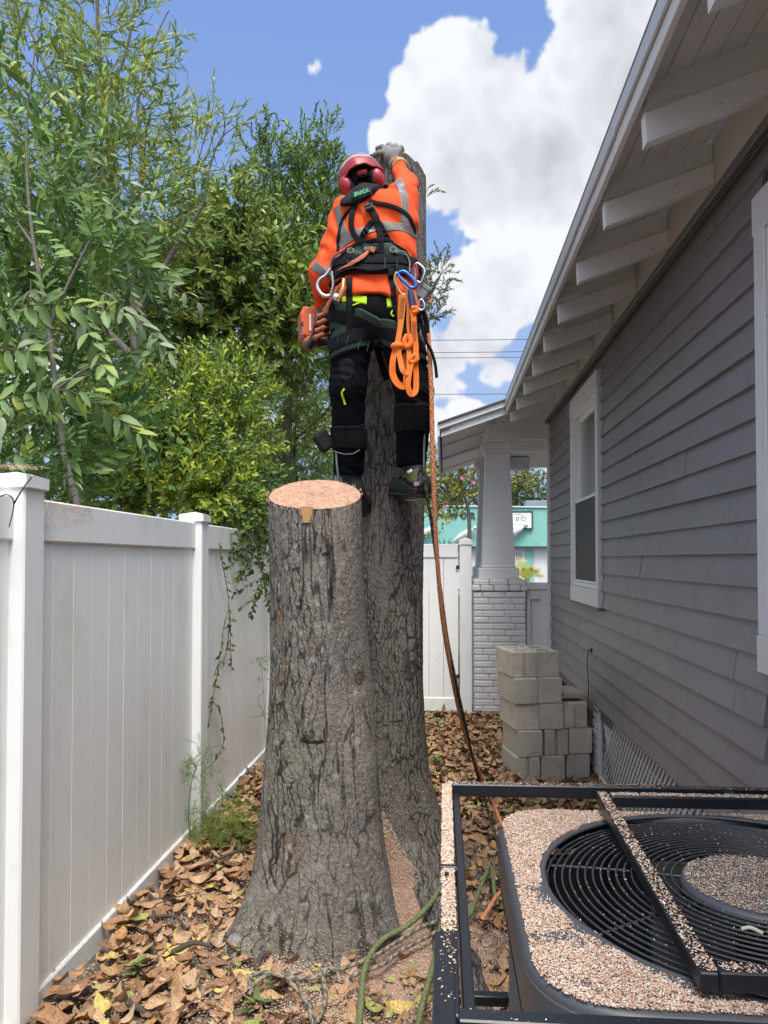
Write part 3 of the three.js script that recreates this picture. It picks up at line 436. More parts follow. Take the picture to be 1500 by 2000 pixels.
function stem(table, flare, cutAt, K, seed, circ, nu, nv) {
  return gridGeo(nu, nv, (u, v) => {
    const th = u * 2 * Math.PI, [cx, cz, r0] = lerpTable(table, 2), top0 = cutAt(cx + Math.cos(th) * r0, cz - Math.sin(th) * r0);
    const y0 = -.06 + v * (top0 + .06), [x, z, r] = lerpTable(table, y0), h = barkAt(u * circ, y0, K, seed)[0];
    const rr = r + flare(th, y0) + h * .0045 * sst(1.0, .985, v * .999) ;
    const px = x + Math.cos(th) * rr, pz = z - Math.sin(th) * rr, top = cutAt(px, pz);
    return V(px, v > .97 ? mix(y0, top, (v - .97) / .03) : y0, pz);
  }, (u, v) => [u, v]);
}
{
  const mk1 = (px, py, ra, ry, kind) => [(2 * Math.PI - Math.acos(clamp((px - 617) / 97, -1, 1))) / (2 * Math.PI) * 1.35, EYE - (py - 1093) / FOCAL * 3.05, ra, ry, kind], RM = rng(12);
  const marks = [mk1(657, 1110, .007, .07, 'slit'), mk1(600, 1130, .006, .05, 'slit'), mk1(622, 1407, .075, .009, 'slit'), mk1(640, 1395, .004, .035, 'slit'), mk1(605, 1400, .004, .03, 'slit'), mk1(700, 1295, .05, .045, 'knot'), mk1(560, 1290, .06, .10, 'brown'), mk1(609, 1227, .03, .03, 'brown'), mk1(648, 1030, .02, .014, 'slit'), mk1(640, 1010, .04, .03, 'brown'), mk1(545, 1170, .05, .06, 'brown'), mk1(580, 1620, .07, .12, 'brown')];
  for (let i = 0; i < 60; i++) marks.push([.7 + RM() * .65, .1 + RM() * 1.7, .006 + RM() * .014, .008 + RM() * .02, 'pale']);
  const m1 = barkTexture(1024, 1280, 1.35, 1.95, K1, 3, marks), m2 = barkTexture(768, 1400, 1.1, 3.8, { ...K2 }, 19);
  const s1 = part('trunk', TL(stem(STEM1, flare1, cut1, K1, 3, 1.35, 300, 420)), m1, tree, 'front stem, grey bark with deep cracks');
  const s2 = part('trunk', TL(stem(STEM2, flare2, cut2, K2, 19, 1.1, 220, 520)), m2, tree, 'taller rear stem, darker rough bark');
  // sawn face: rings, saw marks and dust
  const woodC = tex(1024, 1024, (u, v) => {
    const x = u - .5, y = v - .5, r = Math.hypot(x, y) * 2, th = Math.atan2(y, x), w = fbm(Math.cos(th) * 2, Math.sin(th) * 2, r * 2, 3);
    const ring = n3((r + w * .07) * 42, 3, 5), saw = fbm(u * 3 + v * 60, v * 9 - u * 20, 4, 3), dust = fbm(u * 120, v * 120, 8, 3) + .8 * (fbm(u * 24, v * 24, 18, 3) - .5), heart = sst(.45, .1, r) * .12, mott = sst(.5, .7, fbm(u * 70, v * 70, 3, 3));
    const k = .96 + .10 * (ring - .5) + .34 * (saw - .5) + .55 * (dust - .5) - heart - .36 * mott;
    return S3(clamp(.56 * k), clamp(.325 * k - .02 * heart), clamp(.215 * k));
  }, { srgb: true });
  const woodB = tex(1024, 512, (u, v) => .5 + (fbm(u * 110, v * 110, 8, 4) - .5) * .8 + .2 * (fbm(u * 3 + v * 60, v * 9 - u * 20, 4, 3) - .5));
  const wood = M({ roughness: .95, map: woodC, bumpMap: woodB, bumpScale: .009 });
  const face = (table, flare, cutAt, K, seed, circ, lift, rough) => gridGeo(96, 30, (u, v) => {
    const th = u * 2 * Math.PI, [cx, cz, r0] = lerpTable(table, 2), y0 = cutAt(cx + Math.cos(th) * r0, cz - Math.sin(th) * r0), [x, z, r] = lerpTable(table, y0);
    const rr = (r + flare(th, y0) - .002) * (1 - v), px = x + Math.cos(th) * rr, pz = z - Math.sin(th) * rr; return V(px, cutAt(px, pz) + lift * sst(0, .1, v) + (fbm(px * 60, 3, pz * 60, 3) - .5) * rough * sst(0, .06, v), pz);
  }, (u, v) => { const th = u * 2 * Math.PI; return [.5 + Math.cos(th) * .5 * (1 - v), .5 + Math.sin(th) * .5 * (1 - v)]; });
  part('cut_face', TL(face(STEM1, flare1, cut1, K1, 3, 1.35, .002, .006)), wood, tree, 'pale orange sawn face of the front stem');
  part('cut_face', TL(face(STEM2, flare2, cut2, K2, 19, 1.1, .004, .03)), wood, tree);
  // a strip of torn sapwood under the cut
  const strip = gridGeo(10, 12, (u, v) => { const a = at(583 + u * 26, 988 + v * 32, 3.0), th = Math.atan2(3.25 + a.z, a.x + .553), q = Math.sqrt(Math.max(0, .0452 - (a.x + .566) ** 2)); const wv = Math.abs(u - .5) * 2, end = v > .55 && wv > .9 - (v - .55) * .9; return V(a.x + (end ? (u > .5 ? -.006 : .006) : 0), a.y - (a.y > 1.82 ? .0 : 0), -3.25 + q + .0075 * (1 - wv * wv) - .002); });
  part('torn_strip', TL(strip), M({ rgb: [.60, .33, .15], roughness: .8, bumpMap: woodB, bumpScale: .003, side: THREE.DoubleSide }), tree, 'torn orange sapwood strip below the cut');
  // fraying fibres round the rim
  { const R = rng(8), g = []; for (let i = 0; i < 70; i++) { const th = R() * 6.283, rr = .208 + R() * .008, x = -.57 + Math.cos(th) * rr, z = -3.25 - Math.sin(th) * rr, y = cut1(x, z); g.push(bar(V(x, y - .008, z), V(x + (R() - .5) * .012, y + .001 + R() * .003, z + (R() - .5) * .012), .0014, .003, .0003)); } mark(part('rim_splinter', TL(join(g)), M({ rgb: [.5, .33, .2], roughness: .9 }), tree), 'stuff'); }
  // spreading roots
  const rootM = M({ roughness: .93, map: m2.map, bumpMap: m2.bumpMap, bumpScale: .010 });
  const root = (pts, rad0) => { const g = taperTube(pts.map((p) => V(...p)), rad0, 40, 18, .5); const uv = g.attributes.uv; for (let i = 0; i < uv.count; i++) uv.setXY(i, uv.getX(i) / 1.1, .05 + uv.getY(i) / 3.8); part('root', TL(g), rootM, tree); };
  root([[-.17, .10, -3.75], [-.05, .05, -3.45], [.04, .015, -3.1], [.12, .0, -2.7], [.20, -.05, -2.3]], [.12, .085, .075, .06, .04]);
}
// ---------------------------------------------------------------- air conditioner in its steel cage
const MT = {
  casing: M({ rgb: [.155, .145, .14], roughness: .45, metalness: .0, map: rep(T.paint, 2), bumpMap: T.paintBump, bumpScale: .0006 }),
  hat: M({ rgb: [.085, .088, .098], roughness: .42, map: rep(T.paint, 2) }),
  wire: M({ rgb: [.045, .047, .052], roughness: .38 }),
  steel: M({ rgb: [.017, .020, .025], roughness: .36, map: rep(T.paint, 2), bumpMap: T.paintBump, bumpScale: .0006 }),
  rust: M({ rgb: [.16, .10, .06], roughness: .7, metalness: .3 }),
  dark: M({ rgb: [.010, .010, .011], roughness: .9 }),
  flake: M({ rgb: [1, 1, 1], roughness: .95 }),
};
const FLAKES = [[.64, .42, .29], [.72, .53, .39], [.78, .63, .49], [.82, .73, .62], [.58, .33, .21], [.68, .43, .30], [.82, .77, .70], [.54, .33, .22]];
function flakes(name, spots, parent, seed, s0 = .0022, s1 = .0055) { // spots: [x, y, z] in the parent's frame
  const g = clean(cbox(1, .35, .55, .12)), im = new THREE.InstancedMesh(g, MT.flake, spots.length), R = rng(seed), m = new THREE.Matrix4(), q = new THREE.Quaternion(), e = new THREE.Euler(), c = new THREE.Color();
  spots.forEach(([x, y, z], i) => { const s = mix(s0, s1, Math.pow(R(), 2)); e.set((R() - .5) * .9, R() * 6.28, (R() - .5) * .9); m.compose(V(x, y, z), q.setFromEuler(e), V(s * (.7 + R()), s, s)); im.setMatrixAt(i, m); const f = FLAKES[Math.floor(R() * FLAKES.length)], k = .8 + R() * .3; c.setRGB(f[0] * k, f[1] * k, f[2] * k); im.setColorAt(i, c); });
  im.name = name; im.castShadow = im.receiveShadow = true; im.userData.kind = 'stuff'; parent.add(im); return im;
}
{
  const X0 = .117, X1 = 1.02, Z0 = -1.80, Z1 = -1.0, YT = 1.03, CX = (X0 + X1) / 2, CZ = (Z0 + Z1) / 2, R = rng(41);
  const ac = thing('air_conditioner', 'dark grey outdoor air conditioner dusted with sawdust inside the black steel cage', 'air conditioner', [CX, 0, CZ]);
  const A = (n, g, m, p = ac, l) => part(n, mv(Array.isArray(g) ? join(g) : g, -CX, 0, -CZ), m, p, l);
  const rr = (inset, r) => { const s = new THREE.Shape(), a = X0 + inset, b = X1 - inset, c = -Z1 + inset, d = -Z0 - inset; s.moveTo(a + r, c); s.lineTo(b - r, c); s.quadraticCurveTo(b, c, b, c + r); s.lineTo(b, d - r); s.quadraticCurveTo(b, d, b - r, d); s.lineTo(a + r, d); s.quadraticCurveTo(a, d, a, d - r); s.lineTo(a, c + r); s.quadraticCurveTo(a, c, a + r, c); return s; };
  const GX = .565, GZ = -1.40, GR = .378, hole = (r) => { const p = new THREE.Path(); p.absarc(GX, -GZ, r, 0, Math.PI * 2, true); return p; };
  const ex = (s, y0, h, bevel = .012, seg = 4) => new THREE.ExtrudeGeometry(s, { depth: h, bevelEnabled: bevel > 0, bevelSize: bevel, bevelThickness: bevel, bevelSegments: seg, curveSegments: 40 }).rotateX(-Math.PI / 2).translate(0, y0, 0);
  const plate = rr(.016, .15); plate.holes.push(hole(GR + .004));
  A('top_panel', boxUV(clean(ex(plate, YT - .005, .004, .001, 1))), MT.hat);
  A('rolled_edge', tube(rr(.015, .15).getPoints(16).slice(0, -1).map((p) => V(p.x, YT - .0165, -p.y)), .0155, 220, 12, true), MT.hat);
  const skirt = rr(.0, .16); skirt.holes.push(new THREE.Path(rr(.014, .146).getPoints(20).reverse())); A('top_skirt', boxUV(clean(ex(skirt, YT - .085, .068, .001, 1))), MT.hat);
  // the side casing: corner posts and louvred walls
  const wall = rr(.022, .15); const inner = rr(.034, .14); wall.holes.push(new THREE.Path(inner.getPoints(20).reverse()));
  A('casing', boxUV(clean(ex(wall, .06, YT - .165, 0))), MT.casing);
  A('base_pan', boxUV(clean(ex(rr(.015, .15), .02, .05, .006, 2))), MT.casing);
  for (let k = 0; k < 15; k++) A('louvre', bx(X0 + .20 + k * .038, X0 + .216 + k * .038, .2, YT - .150, Z1 - .0238, Z1 - .019, .002), MT.dark);
  for (let k = 0; k < 34; k++) A('louvre', bx(X0 + .0185, X0 + .0225, .14 + k * .022, .146 + k * .022, Z0 + .17, Z1 - .17, .0012), MT.casing);
  A('seam', [tube(rr(.0055, .15).getPoints(12).map((p) => V(p.x, YT - .108, -p.y)), .004, 140, 6, true)], MT.dark);
  // fan bay: a dark drum, grille wires, spokes and the hub
  A('fan_drum', [new THREE.CylinderGeometry(GR, GR, .42, 64, 1, true).translate(GX, YT - .25, GZ), new THREE.CircleGeometry(GR, 48).rotateX(-Math.PI / 2).translate(GX, YT - .458, GZ)], M({ rgb: [.012, .012, .013], roughness: .8, side: THREE.DoubleSide }));
  A('fan_rim', new THREE.TorusGeometry(GR + .002, .004, 8, 100).rotateX(Math.PI / 2).translate(GX, YT - .003, GZ), MT.hat);
  const yw = (r) => YT - .016 + .022 * (1 - Math.pow(r / GR, 2));
  for (let k = 0; k < 17; k++) { const r = .148 + (GR - .152) * k / 16; A('grille_ring', new THREE.TorusGeometry(r, .0023, 6, 110).rotateX(Math.PI / 2).translate(GX, yw(r), GZ), MT.wire); }
  for (let k = 0; k < 8; k++) { const a = k * Math.PI / 4 + .32, p = [.10, .2, .3, GR - .002].map((r) => V(GX + Math.cos(a) * r, yw(r) - .0045, GZ + Math.sin(a) * r)); A('grille_spoke', tube(p, .0032, 14, 6), MT.wire); }
  for (let k = 0; k < 3; k++) { const a = k * 2.09 + 1.1; const g = gridGeo(10, 8, (u, v) => { const r = mix(.07, GR - .03, u), th = a + (v - .5) * (1.2 - .25 * u); return V(GX + Math.cos(th) * r, YT - .26 + (v - .5) * .12, GZ + Math.sin(th) * r); }); A('fan_blade', g, M({ rgb: [.02, .02, .021], roughness: .6, side: THREE.DoubleSide })); }
  const hub = [[0, .016], [.12, .0145], [.130, .010], [.134, .004], [.135, -.004], [.134, -.016], [.12, -.022], [0, -.022]].map(([x, y]) => new THREE.Vector2(x, y)).reverse();
  A('fan_hub', new THREE.LatheGeometry(hub, 64).translate(GX, YT - .006, GZ), MT.hat);
  for (const [x, z] of [[X0 + .155, Z1 - .004], [X0 + .6, Z1 - .004]]) A('screw', [new THREE.CylinderGeometry(.012, .012, .004, 16).rotateX(Math.PI / 2).translate(x, YT - .076, z + .001), new THREE.CylinderGeometry(.007, .0075, .008, 6).rotateX(Math.PI / 2).translate(x, YT - .076, z + .006)], MT.rust);
  A('screw', [new THREE.CylinderGeometry(.012, .012, .004, 16).rotateX(Math.PI / 2).rotateY(-.7).translate(X0 + .044, YT - .076, Z1 - .040), new THREE.CylinderGeometry(.007, .0075, .008, 6).rotateX(Math.PI / 2).rotateY(-.7).translate(X0 + .041, YT - .076, Z1 - .036)], MT.rust);
  // the coat of sawdust
  const inRR = (x, z, ins) => { const dx = Math.max(0, Math.abs(x - CX) - ((X1 - X0) / 2 - ins - .11)), dz = Math.max(0, Math.abs(z - CZ) - ((Z1 - Z0) / 2 - ins - .11)); return Math.hypot(dx, dz) < .11; };
  const spots = [], hubS = [];
  for (let i = 0; i < 260000 && spots.length < 150000; i++) { const x = mix(X0, X1, R()), z = mix(Z0, Z1, R()), d = Math.hypot(x - GX, z - GZ); if (!inRR(x, z, .012) || d < GR + .006 + .010 * fbm(x * 30, 1, z * 30, 2)) continue; const dens = fbm(x * 16, 4, z * 16, 3) + .30 * sst(-1.35, -1.75, z) - .16 * sst(GR + .05, GR + .01, d) ; if (R() > sst(.14, .46, dens) + .15) continue; spots.push([x - CX, YT + .0004 + R() * .0035 * dens * 1.6, z - CZ]); }
  for (let i = 0; i < 9000; i++) { const a = R() * 6.283, r = Math.sqrt(R()) * .127; if (R() < .2) continue; hubS.push([GX + Math.cos(a) * r - CX, YT + .0105 - .0015 * (r / .126) ** 2 + R() * .0012, GZ + Math.sin(a) * r - CZ]); }
  for (let i = 0; i < 900; i++) { const a = R() * 6.283, r = .148 + (GR - .152) * Math.floor(R() * 17) / 16; hubS.push([GX + Math.cos(a) * r - CX, yw(r) + .0025, GZ + Math.sin(a) * r - CZ]); }
  flakes('sawdust', spots, ac, 71, .0013, .0040); flakes('sawdust', hubS, ac, 72, .0012, .0030);
  for (const [x, z, t] of [[.47, -1.235, .4], [.505, -1.20, 1.4]]) { const g = tube([V(x, yw(.2) + .004, z), V(x + .012 * Math.cos(t), yw(.2) + .009, z + .012 * Math.sin(t)), V(x + .03 * Math.cos(t), yw(.2) + .004, z + .03 * Math.sin(t))], .0035, 8, 5); A('wood_shaving', g, M({ rgb: [.62, .58, .46], roughness: .9 }), ac); }
}
{
  const cage = thing('steel_cage', 'black square-tube steel security cage around the air conditioner', 'cage', [.5, 0, -1.4]), R = rng(43), L = (g) => mv(g, -.5, 0, 1.4);
  const Y = 1.07, w = .0255, A = (n, g, p = cage) => part(n, L(g), MT.steel, p), yb = Y - w / 2;
  A('bar', bar(V(.006, yb, -1.838), V(.006, yb, -.915), w, w, .0022));
  A('bar', bar(V(.0, yb - .0008, -1.115), V(-.0005, yb - .0008, -.885), w + .004, w + .004, .0022));        // sleeve over the front end of the rail
  A('bar', bar(V(.028, yb - .03, -1.83), V(.031, yb - .03, -.93), .016, .05, .002));
  A('bar', bar(V(.019, yb, -1.848), V(1.07, yb, -1.868), w, w + .004, .0022));
  A('bar', bar(V(.016, yb, -.915), V(1.07, yb, -.915), w, w + .004, .0022));
  A('bar', bar(V(1.06, yb, -1.85), V(1.06, yb, -.93), w, w, .0022));
  for (const [x, z] of [[.006, -1.848], [.003, -.90], [1.06, -1.868], [1.06, -.91]]) A('post', bx(x - w / 2, x + w / 2, 0, Y - w - .001, z - w / 2, z + w / 2, .002));
  // the lid frame
  const yl = Y - .0135;
  A('lid_bar', bar(V(.372, yl, -1.808), V(.352, yl, -1.035), w, w, .0022)); A('lid_bar', bar(V(.386, yl - .001, -1.795), V(1.04, yl - .001, -1.81), w, w, .0022)); A('lid_bar', bar(V(.366, yl - .001, -1.05), V(1.04, yl - .001, -1.05), w, w + .002, .0022));
  A('lid_bar', bar(V(.674, yl, -1.85), V(.674, yl, -1.83), w, w, .0022));
  A('lower_bar', bar(V(.006, .55, -1.838), V(.006, .55, -.915), w, w, .0022)); A('lower_bar', bar(V(.019, .55, -1.85), V(1.07, .55, -1.868), w, w, .0022));
  part('hasp', L(join([bx(-.008, .022, Y - .002, Y + .004, -1.352, -1.340, .001), bx(.019, .0235, Y - .03, Y + .002, -1.356, -1.336, .001), mv(new THREE.CylinderGeometry(.004, .004, .006, 10), .004, Y + .003, -1.31)])), MT.steel, cage);
  const s = [], along = (a, b, n, d) => { for (let i = 0; i < n; i++) { const t = R(), p = a.clone().lerp(b, t), q = (R() - .5) * w * .9; if (R() > d(t)) continue; const dir = b.clone().sub(a).normalize(); s.push([p.x - dir.z * q - .5, Y + .0004 + R() * .0012, p.z + dir.x * q + 1.4]); } };
  along(V(.006, 0, -1.84), V(.006, 0, -1.12), 7000, (t) => .95 - .45 * t * t); along(V(.006, 0, -1.12), V(.0, 0, -.9), 300, (t) => .5 - .4 * t);
  along(V(.01, 0, -1.85), V(1.06, 0, -1.868), 6500, (t) => t < .35 ? .95 : .55); along(V(.03, 0, -.915), V(1.06, 0, -.915), 420, () => .3);
  along(V(.372, 0, -1.81), V(.352, 0, -1.04), 2300, (t) => .62); along(V(.39, 0, -1.795), V(1.04, 0, -1.81), 3600, () => .6); along(V(.37, 0, -1.05), V(1.04, 0, -1.05), 1700, () => .5);
  flakes('sawdust', s, cage, 73, .0016, .0042);
}

// ---------------------------------------------------------------- stacked concrete blocks
{
  const R = rng(51), UX = V(.3897, 0, -.0150).normalize();
  const blockGeo = (kind) => { // hollow block 0.19 wide, 0.19 high, 0.39 deep; kind 1 has a sash groove in its end
    const w = .170, h = .190, d = .376, s = new THREE.Shape(), gr = kind === 1;
    const P2 = gr ? [[-w / 2, -d / 2], [-.018, -d / 2], [-.016, -d / 2 + .022], [.016, -d / 2 + .022], [.018, -d / 2], [w / 2, -d / 2], [w / 2, d / 2], [-w / 2, d / 2]] : [[-w / 2, -d / 2], [w / 2, -d / 2], [w / 2, d / 2], [-w / 2, d / 2]];
    s.setFromPoints(P2.map(([x, y]) => new THREE.Vector2(x, y)));
    for (const c of [-.088, .088]) { const p = new THREE.Path(); p.setFromPoints([[-.060, c - .064], [-.060, c + .064], [.060, c + .064], [.060, c - .064]].map(([x, y]) => new THREE.Vector2(x, y))); s.holes.push(p); }
    const g = clean(new THREE.ExtrudeGeometry(s, { depth: h - .014, bevelEnabled: true, bevelSize: .007, bevelThickness: .007, bevelSegments: 2, steps: 3 }).rotateX(-Math.PI / 2).translate(0, .007, 0).scale(.975, 1, .99));
    return boxUV(g, 2.2, R() * 2, R() * 2);
  };
  const mats = [[.70, .68, .615], [.60, .585, .54], [.76, .72, .65], [.64, .625, .59]].map((rgb) => M({ rgb, roughness: .95, map: rep(T.conc, 1), bumpMap: T.concBump, bumpScale: .006 }));
  // x of the near end centre, course, kind, material, words
  const rows = [
    [0, [[1030, 1, 3, 'bottom row, left end, with a groove'], [1080, 0, 1, 'bottom row, middle'], [1130, 0, 3, 'bottom row, right end']]],
    [1, [[1030, 0, 3, 'second row up, left end, plain face'], [1082, 1, 1, 'second row up, middle, with a groove'], [1134, 0, 2, 'second row up, right end']]],
    [2, [[1026, 0, 2, 'third row up, left end'], [1076, 0, 0, 'third row up, middle'], [1125, 1, 2, 'third row up, right end, grooved']]],
    [3, [[1023, 0, 0, 'fourth row up, left, stained dark'], [1073, 0, 2, 'fourth row up, right, smooth warm grey']]],
    [4, [[1017, 1, 2, 'top row, left, with a groove'], [1068, 0, 0, 'top row, right, beside the grooved block']]],
  ];
  const TURN = .22, along = V(Math.cos(TURN), 0, -Math.sin(TURN)), front = V(Math.sin(TURN), 0, Math.cos(TURN));
  for (const [c, list] of rows) for (const [px, kind, mi, words] of list) {
    const k = { 0: [0, .192, .384], 1: [.0, .196, .39], 2: [0, .192, .382], 3: [0, .192], 4: [0, .190] }[c][list.findIndex((e) => e[3] === words)];
    const turn = TURN + (R() - .5) * .07, p = V([.530, .545, .522, .510, .498][c], 0, -5.56 - (R() - .5) * .045).addScaledVector(along, k + .09).addScaledVector(front, -.195);
    const t = new THREE.Mesh(blockGeo(kind), mats[mi]); t.castShadow = t.receiveShadow = true; t.name = numbered('concrete_block'); scene.add(t);
    t.position.set(p.x, -.022 + c * .1925, p.z); t.rotation.y = turn;
    tag(t, 'grey concrete block of the stack by the house, ' + words, 'concrete block', 'concrete blocks stacked by the house');
  }
  const p = at(1106, 1380, 5.86), s = part('concrete_paver', boxUV(cbox(.19, .045, .30, .005), 2), mats[1], scene); s.position.set(p.x, .600, p.z); s.rotation.y = .2; tag(s, 'thin flat concrete slab lying on the third row of blocks', 'concrete slab');
}
// ---------------------------------------------------------------- surfaces from distance fields
function surfaceNet(f, lo, hi, cell) {
  const n = [0, 1, 2].map((i) => Math.ceil((hi[i] - lo[i]) / cell) + 1), [nx, ny, nz] = n, val = new Float32Array(nx * ny * nz), p = V(0, 0, 0);
  for (let k = 0; k < nz; k++) for (let j = 0; j < ny; j++) for (let i = 0; i < nx; i++) val[(k * ny + j) * nx + i] = f(p.set(lo[0] + i * cell, lo[1] + j * cell, lo[2] + k * cell));
  const id = new Int32Array(nx * ny * nz).fill(-1), pos = [], idx = [], at3 = (i, j, k) => (k * ny + j) * nx + i;
  for (let k = 0; k < nz - 1; k++) for (let j = 0; j < ny - 1; j++) for (let i = 0; i < nx - 1; i++) {
    let c = 0, sx = 0, sy = 0, sz = 0; const v = [];
    for (let q = 0; q < 8; q++) v.push(val[at3(i + (q & 1), j + ((q >> 1) & 1), k + (q >> 2))]);
    for (const [a, b] of [[0, 1], [2, 3], [4, 5], [6, 7], [0, 2], [1, 3], [4, 6], [5, 7], [0, 4], [1, 5], [2, 6], [3, 7]]) if ((v[a] < 0) !== (v[b] < 0)) { const t = v[a] / (v[a] - v[b]); c++; sx += mix(a & 1, b & 1, t); sy += mix((a >> 1) & 1, (b >> 1) & 1, t); sz += mix(a >> 2, b >> 2, t); }
    if (c) { id[at3(i, j, k)] = pos.length / 3; pos.push(lo[0] + (i + sx / c) * cell, lo[1] + (j + sy / c) * cell, lo[2] + (k + sz / c) * cell); }
  }
  const quad = (a, b, c, d, flip) => { if (a < 0 || b < 0 || c < 0 || d < 0) return; flip ? idx.push(a, c, b, a, d, c) : idx.push(a, b, c, a, c, d); };
  for (let k = 1; k < nz - 1; k++) for (let j = 1; j < ny - 1; j++) for (let i = 1; i < nx - 1; i++) {
    const a = val[at3(i, j, k)] < 0;
    if (a !== (val[at3(i + 1, j, k)] < 0)) quad(id[at3(i, j - 1, k - 1)], id[at3(i, j, k - 1)], id[at3(i, j, k)], id[at3(i, j - 1, k)], !a);
    if (a !== (val[at3(i, j + 1, k)] < 0)) quad(id[at3(i - 1, j, k - 1)], id[at3(i - 1, j, k)], id[at3(i, j, k)], id[at3(i, j, k - 1)], !a);
    if (a !== (val[at3(i, j, k + 1)] < 0)) quad(id[at3(i - 1, j - 1, k)], id[at3(i, j - 1, k)], id[at3(i, j, k)], id[at3(i - 1, j, k)], !a);
  }
  const g = new THREE.BufferGeometry(); g.setAttribute('position', new THREE.Float32BufferAttribute(pos, 3)); g.setIndex(idx);
  const nor = new Float32Array(pos.length); for (let i = 0; i < pos.length; i += 3) { const m = gradient(f, p.set(pos[i], pos[i + 1], pos[i + 2]), cell * .5); nor[i] = m.x; nor[i + 1] = m.y; nor[i + 2] = m.z; }
  g.setAttribute('normal', new THREE.BufferAttribute(nor, 3));
  const uv = new Float32Array(pos.length / 3 * 2); for (let i = 0; i < pos.length / 3; i++) { uv[2 * i] = pos[3 * i] + pos[3 * i + 2]; uv[2 * i + 1] = pos[3 * i + 1]; } g.setAttribute('uv', new THREE.BufferAttribute(uv, 2));
  // turn the faces outward
  const q = g.index.array, A = V(...pos.slice(q[0] * 3, q[0] * 3 + 3)), B = V(...pos.slice(q[1] * 3, q[1] * 3 + 3)), C = V(...pos.slice(q[2] * 3, q[2] * 3 + 3));
  if (B.sub(A).cross(C.sub(A)).dot(V(nor[q[0] * 3], nor[q[0] * 3 + 1], nor[q[0] * 3 + 2])) < 0) for (let i = 0; i < q.length; i += 3) { const t = q[i + 1]; q[i + 1] = q[i + 2]; q[i + 2] = t; }
  return g;
}
const _q = V(0, 0, 0);
function gradient(f, p, e = .004) { const x = p.x, y = p.y, z = p.z, g = V(f(_q.set(x + e, y, z)) - f(_q.set(x - e, y, z)), f(_q.set(x, y + e, z)) - f(_q.set(x, y - e, z)), f(_q.set(x, y, z + e)) - f(_q.set(x, y, z - e))); return g.normalize(); }
const smin = (a, b, k) => { const h = Math.max(k - Math.abs(a - b), 0) / k; return Math.min(a, b) - h * h * k * .25; };
const smax = (a, b, k) => -smin(-a, -b, k);
function cap(a, b, ra, rb) { const dx = b.x - a.x, dy = b.y - a.y, dz = b.z - a.z, L = dx * dx + dy * dy + dz * dz; return (p) => { const x = p.x - a.x, y = p.y - a.y, z = p.z - a.z, t = clamp((x * dx + y * dy + z * dz) / L); return Math.hypot(x - dx * t, y - dy * t, z - dz * t) - mix(ra, rb, t); }; }
function ell(c, rx, ry, rz, quat) { const m = quat ? quat.clone().invert() : null, q = V(0, 0, 0); return (p) => { q.set(p.x - c.x, p.y - c.y, p.z - c.z); if (m) q.applyQuaternion(m); const k0 = Math.hypot(q.x / rx, q.y / ry, q.z / rz), k1 = Math.hypot(q.x / (rx * rx), q.y / (ry * ry), q.z / (rz * rz)); return k1 < 1e-9 ? -Math.min(rx, ry, rz) : k0 * (k0 - 1) / k1; }; }
const blend = (list, k) => (p) => { let d = 9; for (const f of list) d = smin(d, f(p), k); return d; };
const EYE3 = V(0, EYE, 0);
function hit(f, px, py, d0 = 2.9, d1 = 4.4) {           // where the line of sight through a pixel meets a surface, or passes nearest to it
  const r = rayOf(px, py).normalize(), s = -1 / r.z, p = V(0, 0, 0); let t = d0 * s, best = 9, bt = t; r.multiplyScalar(1);
  for (let i = 0; i < 260 && t < d1 * s; i++) { p.copy(EYE3).addScaledVector(r, t); const d = f(p); if (d < .0006) return { p: p.clone(), n: gradient(f, p.clone()) }; if (d < best) { best = d; bt = t; } t += Math.max(.0015, d * .55); }
  p.copy(EYE3).addScaledVector(r, bt); for (let i = 0; i < 4; i++) { const n = gradient(f, p.clone()); p.addScaledVector(n, -f(p)); } return { p: p.clone(), n: gradient(f, p.clone()) };
}
function snap(f, p, lift) { const q = p.clone(); for (let i = 0; i < 3; i++) { const n = gradient(f, q.clone()); q.addScaledVector(n, -(f(q) - lift)); } return q; }
function strapOn(f, px, w, lift = .004, th = .004, seg = 24, d0, d1) { // webbing laid on a surface along image points
  const c = curve(px.map(([x, y]) => V(x, y, 0))), hs = []; for (let i = 0; i <= seg; i++) { const q = c.getPointAt(i / seg); hs.push(hit(f, q.x, q.y, d0, d1)); }
  return strip(hs.map((h) => h.p), hs.map((h) => h.n), w, lift, th, f);
}
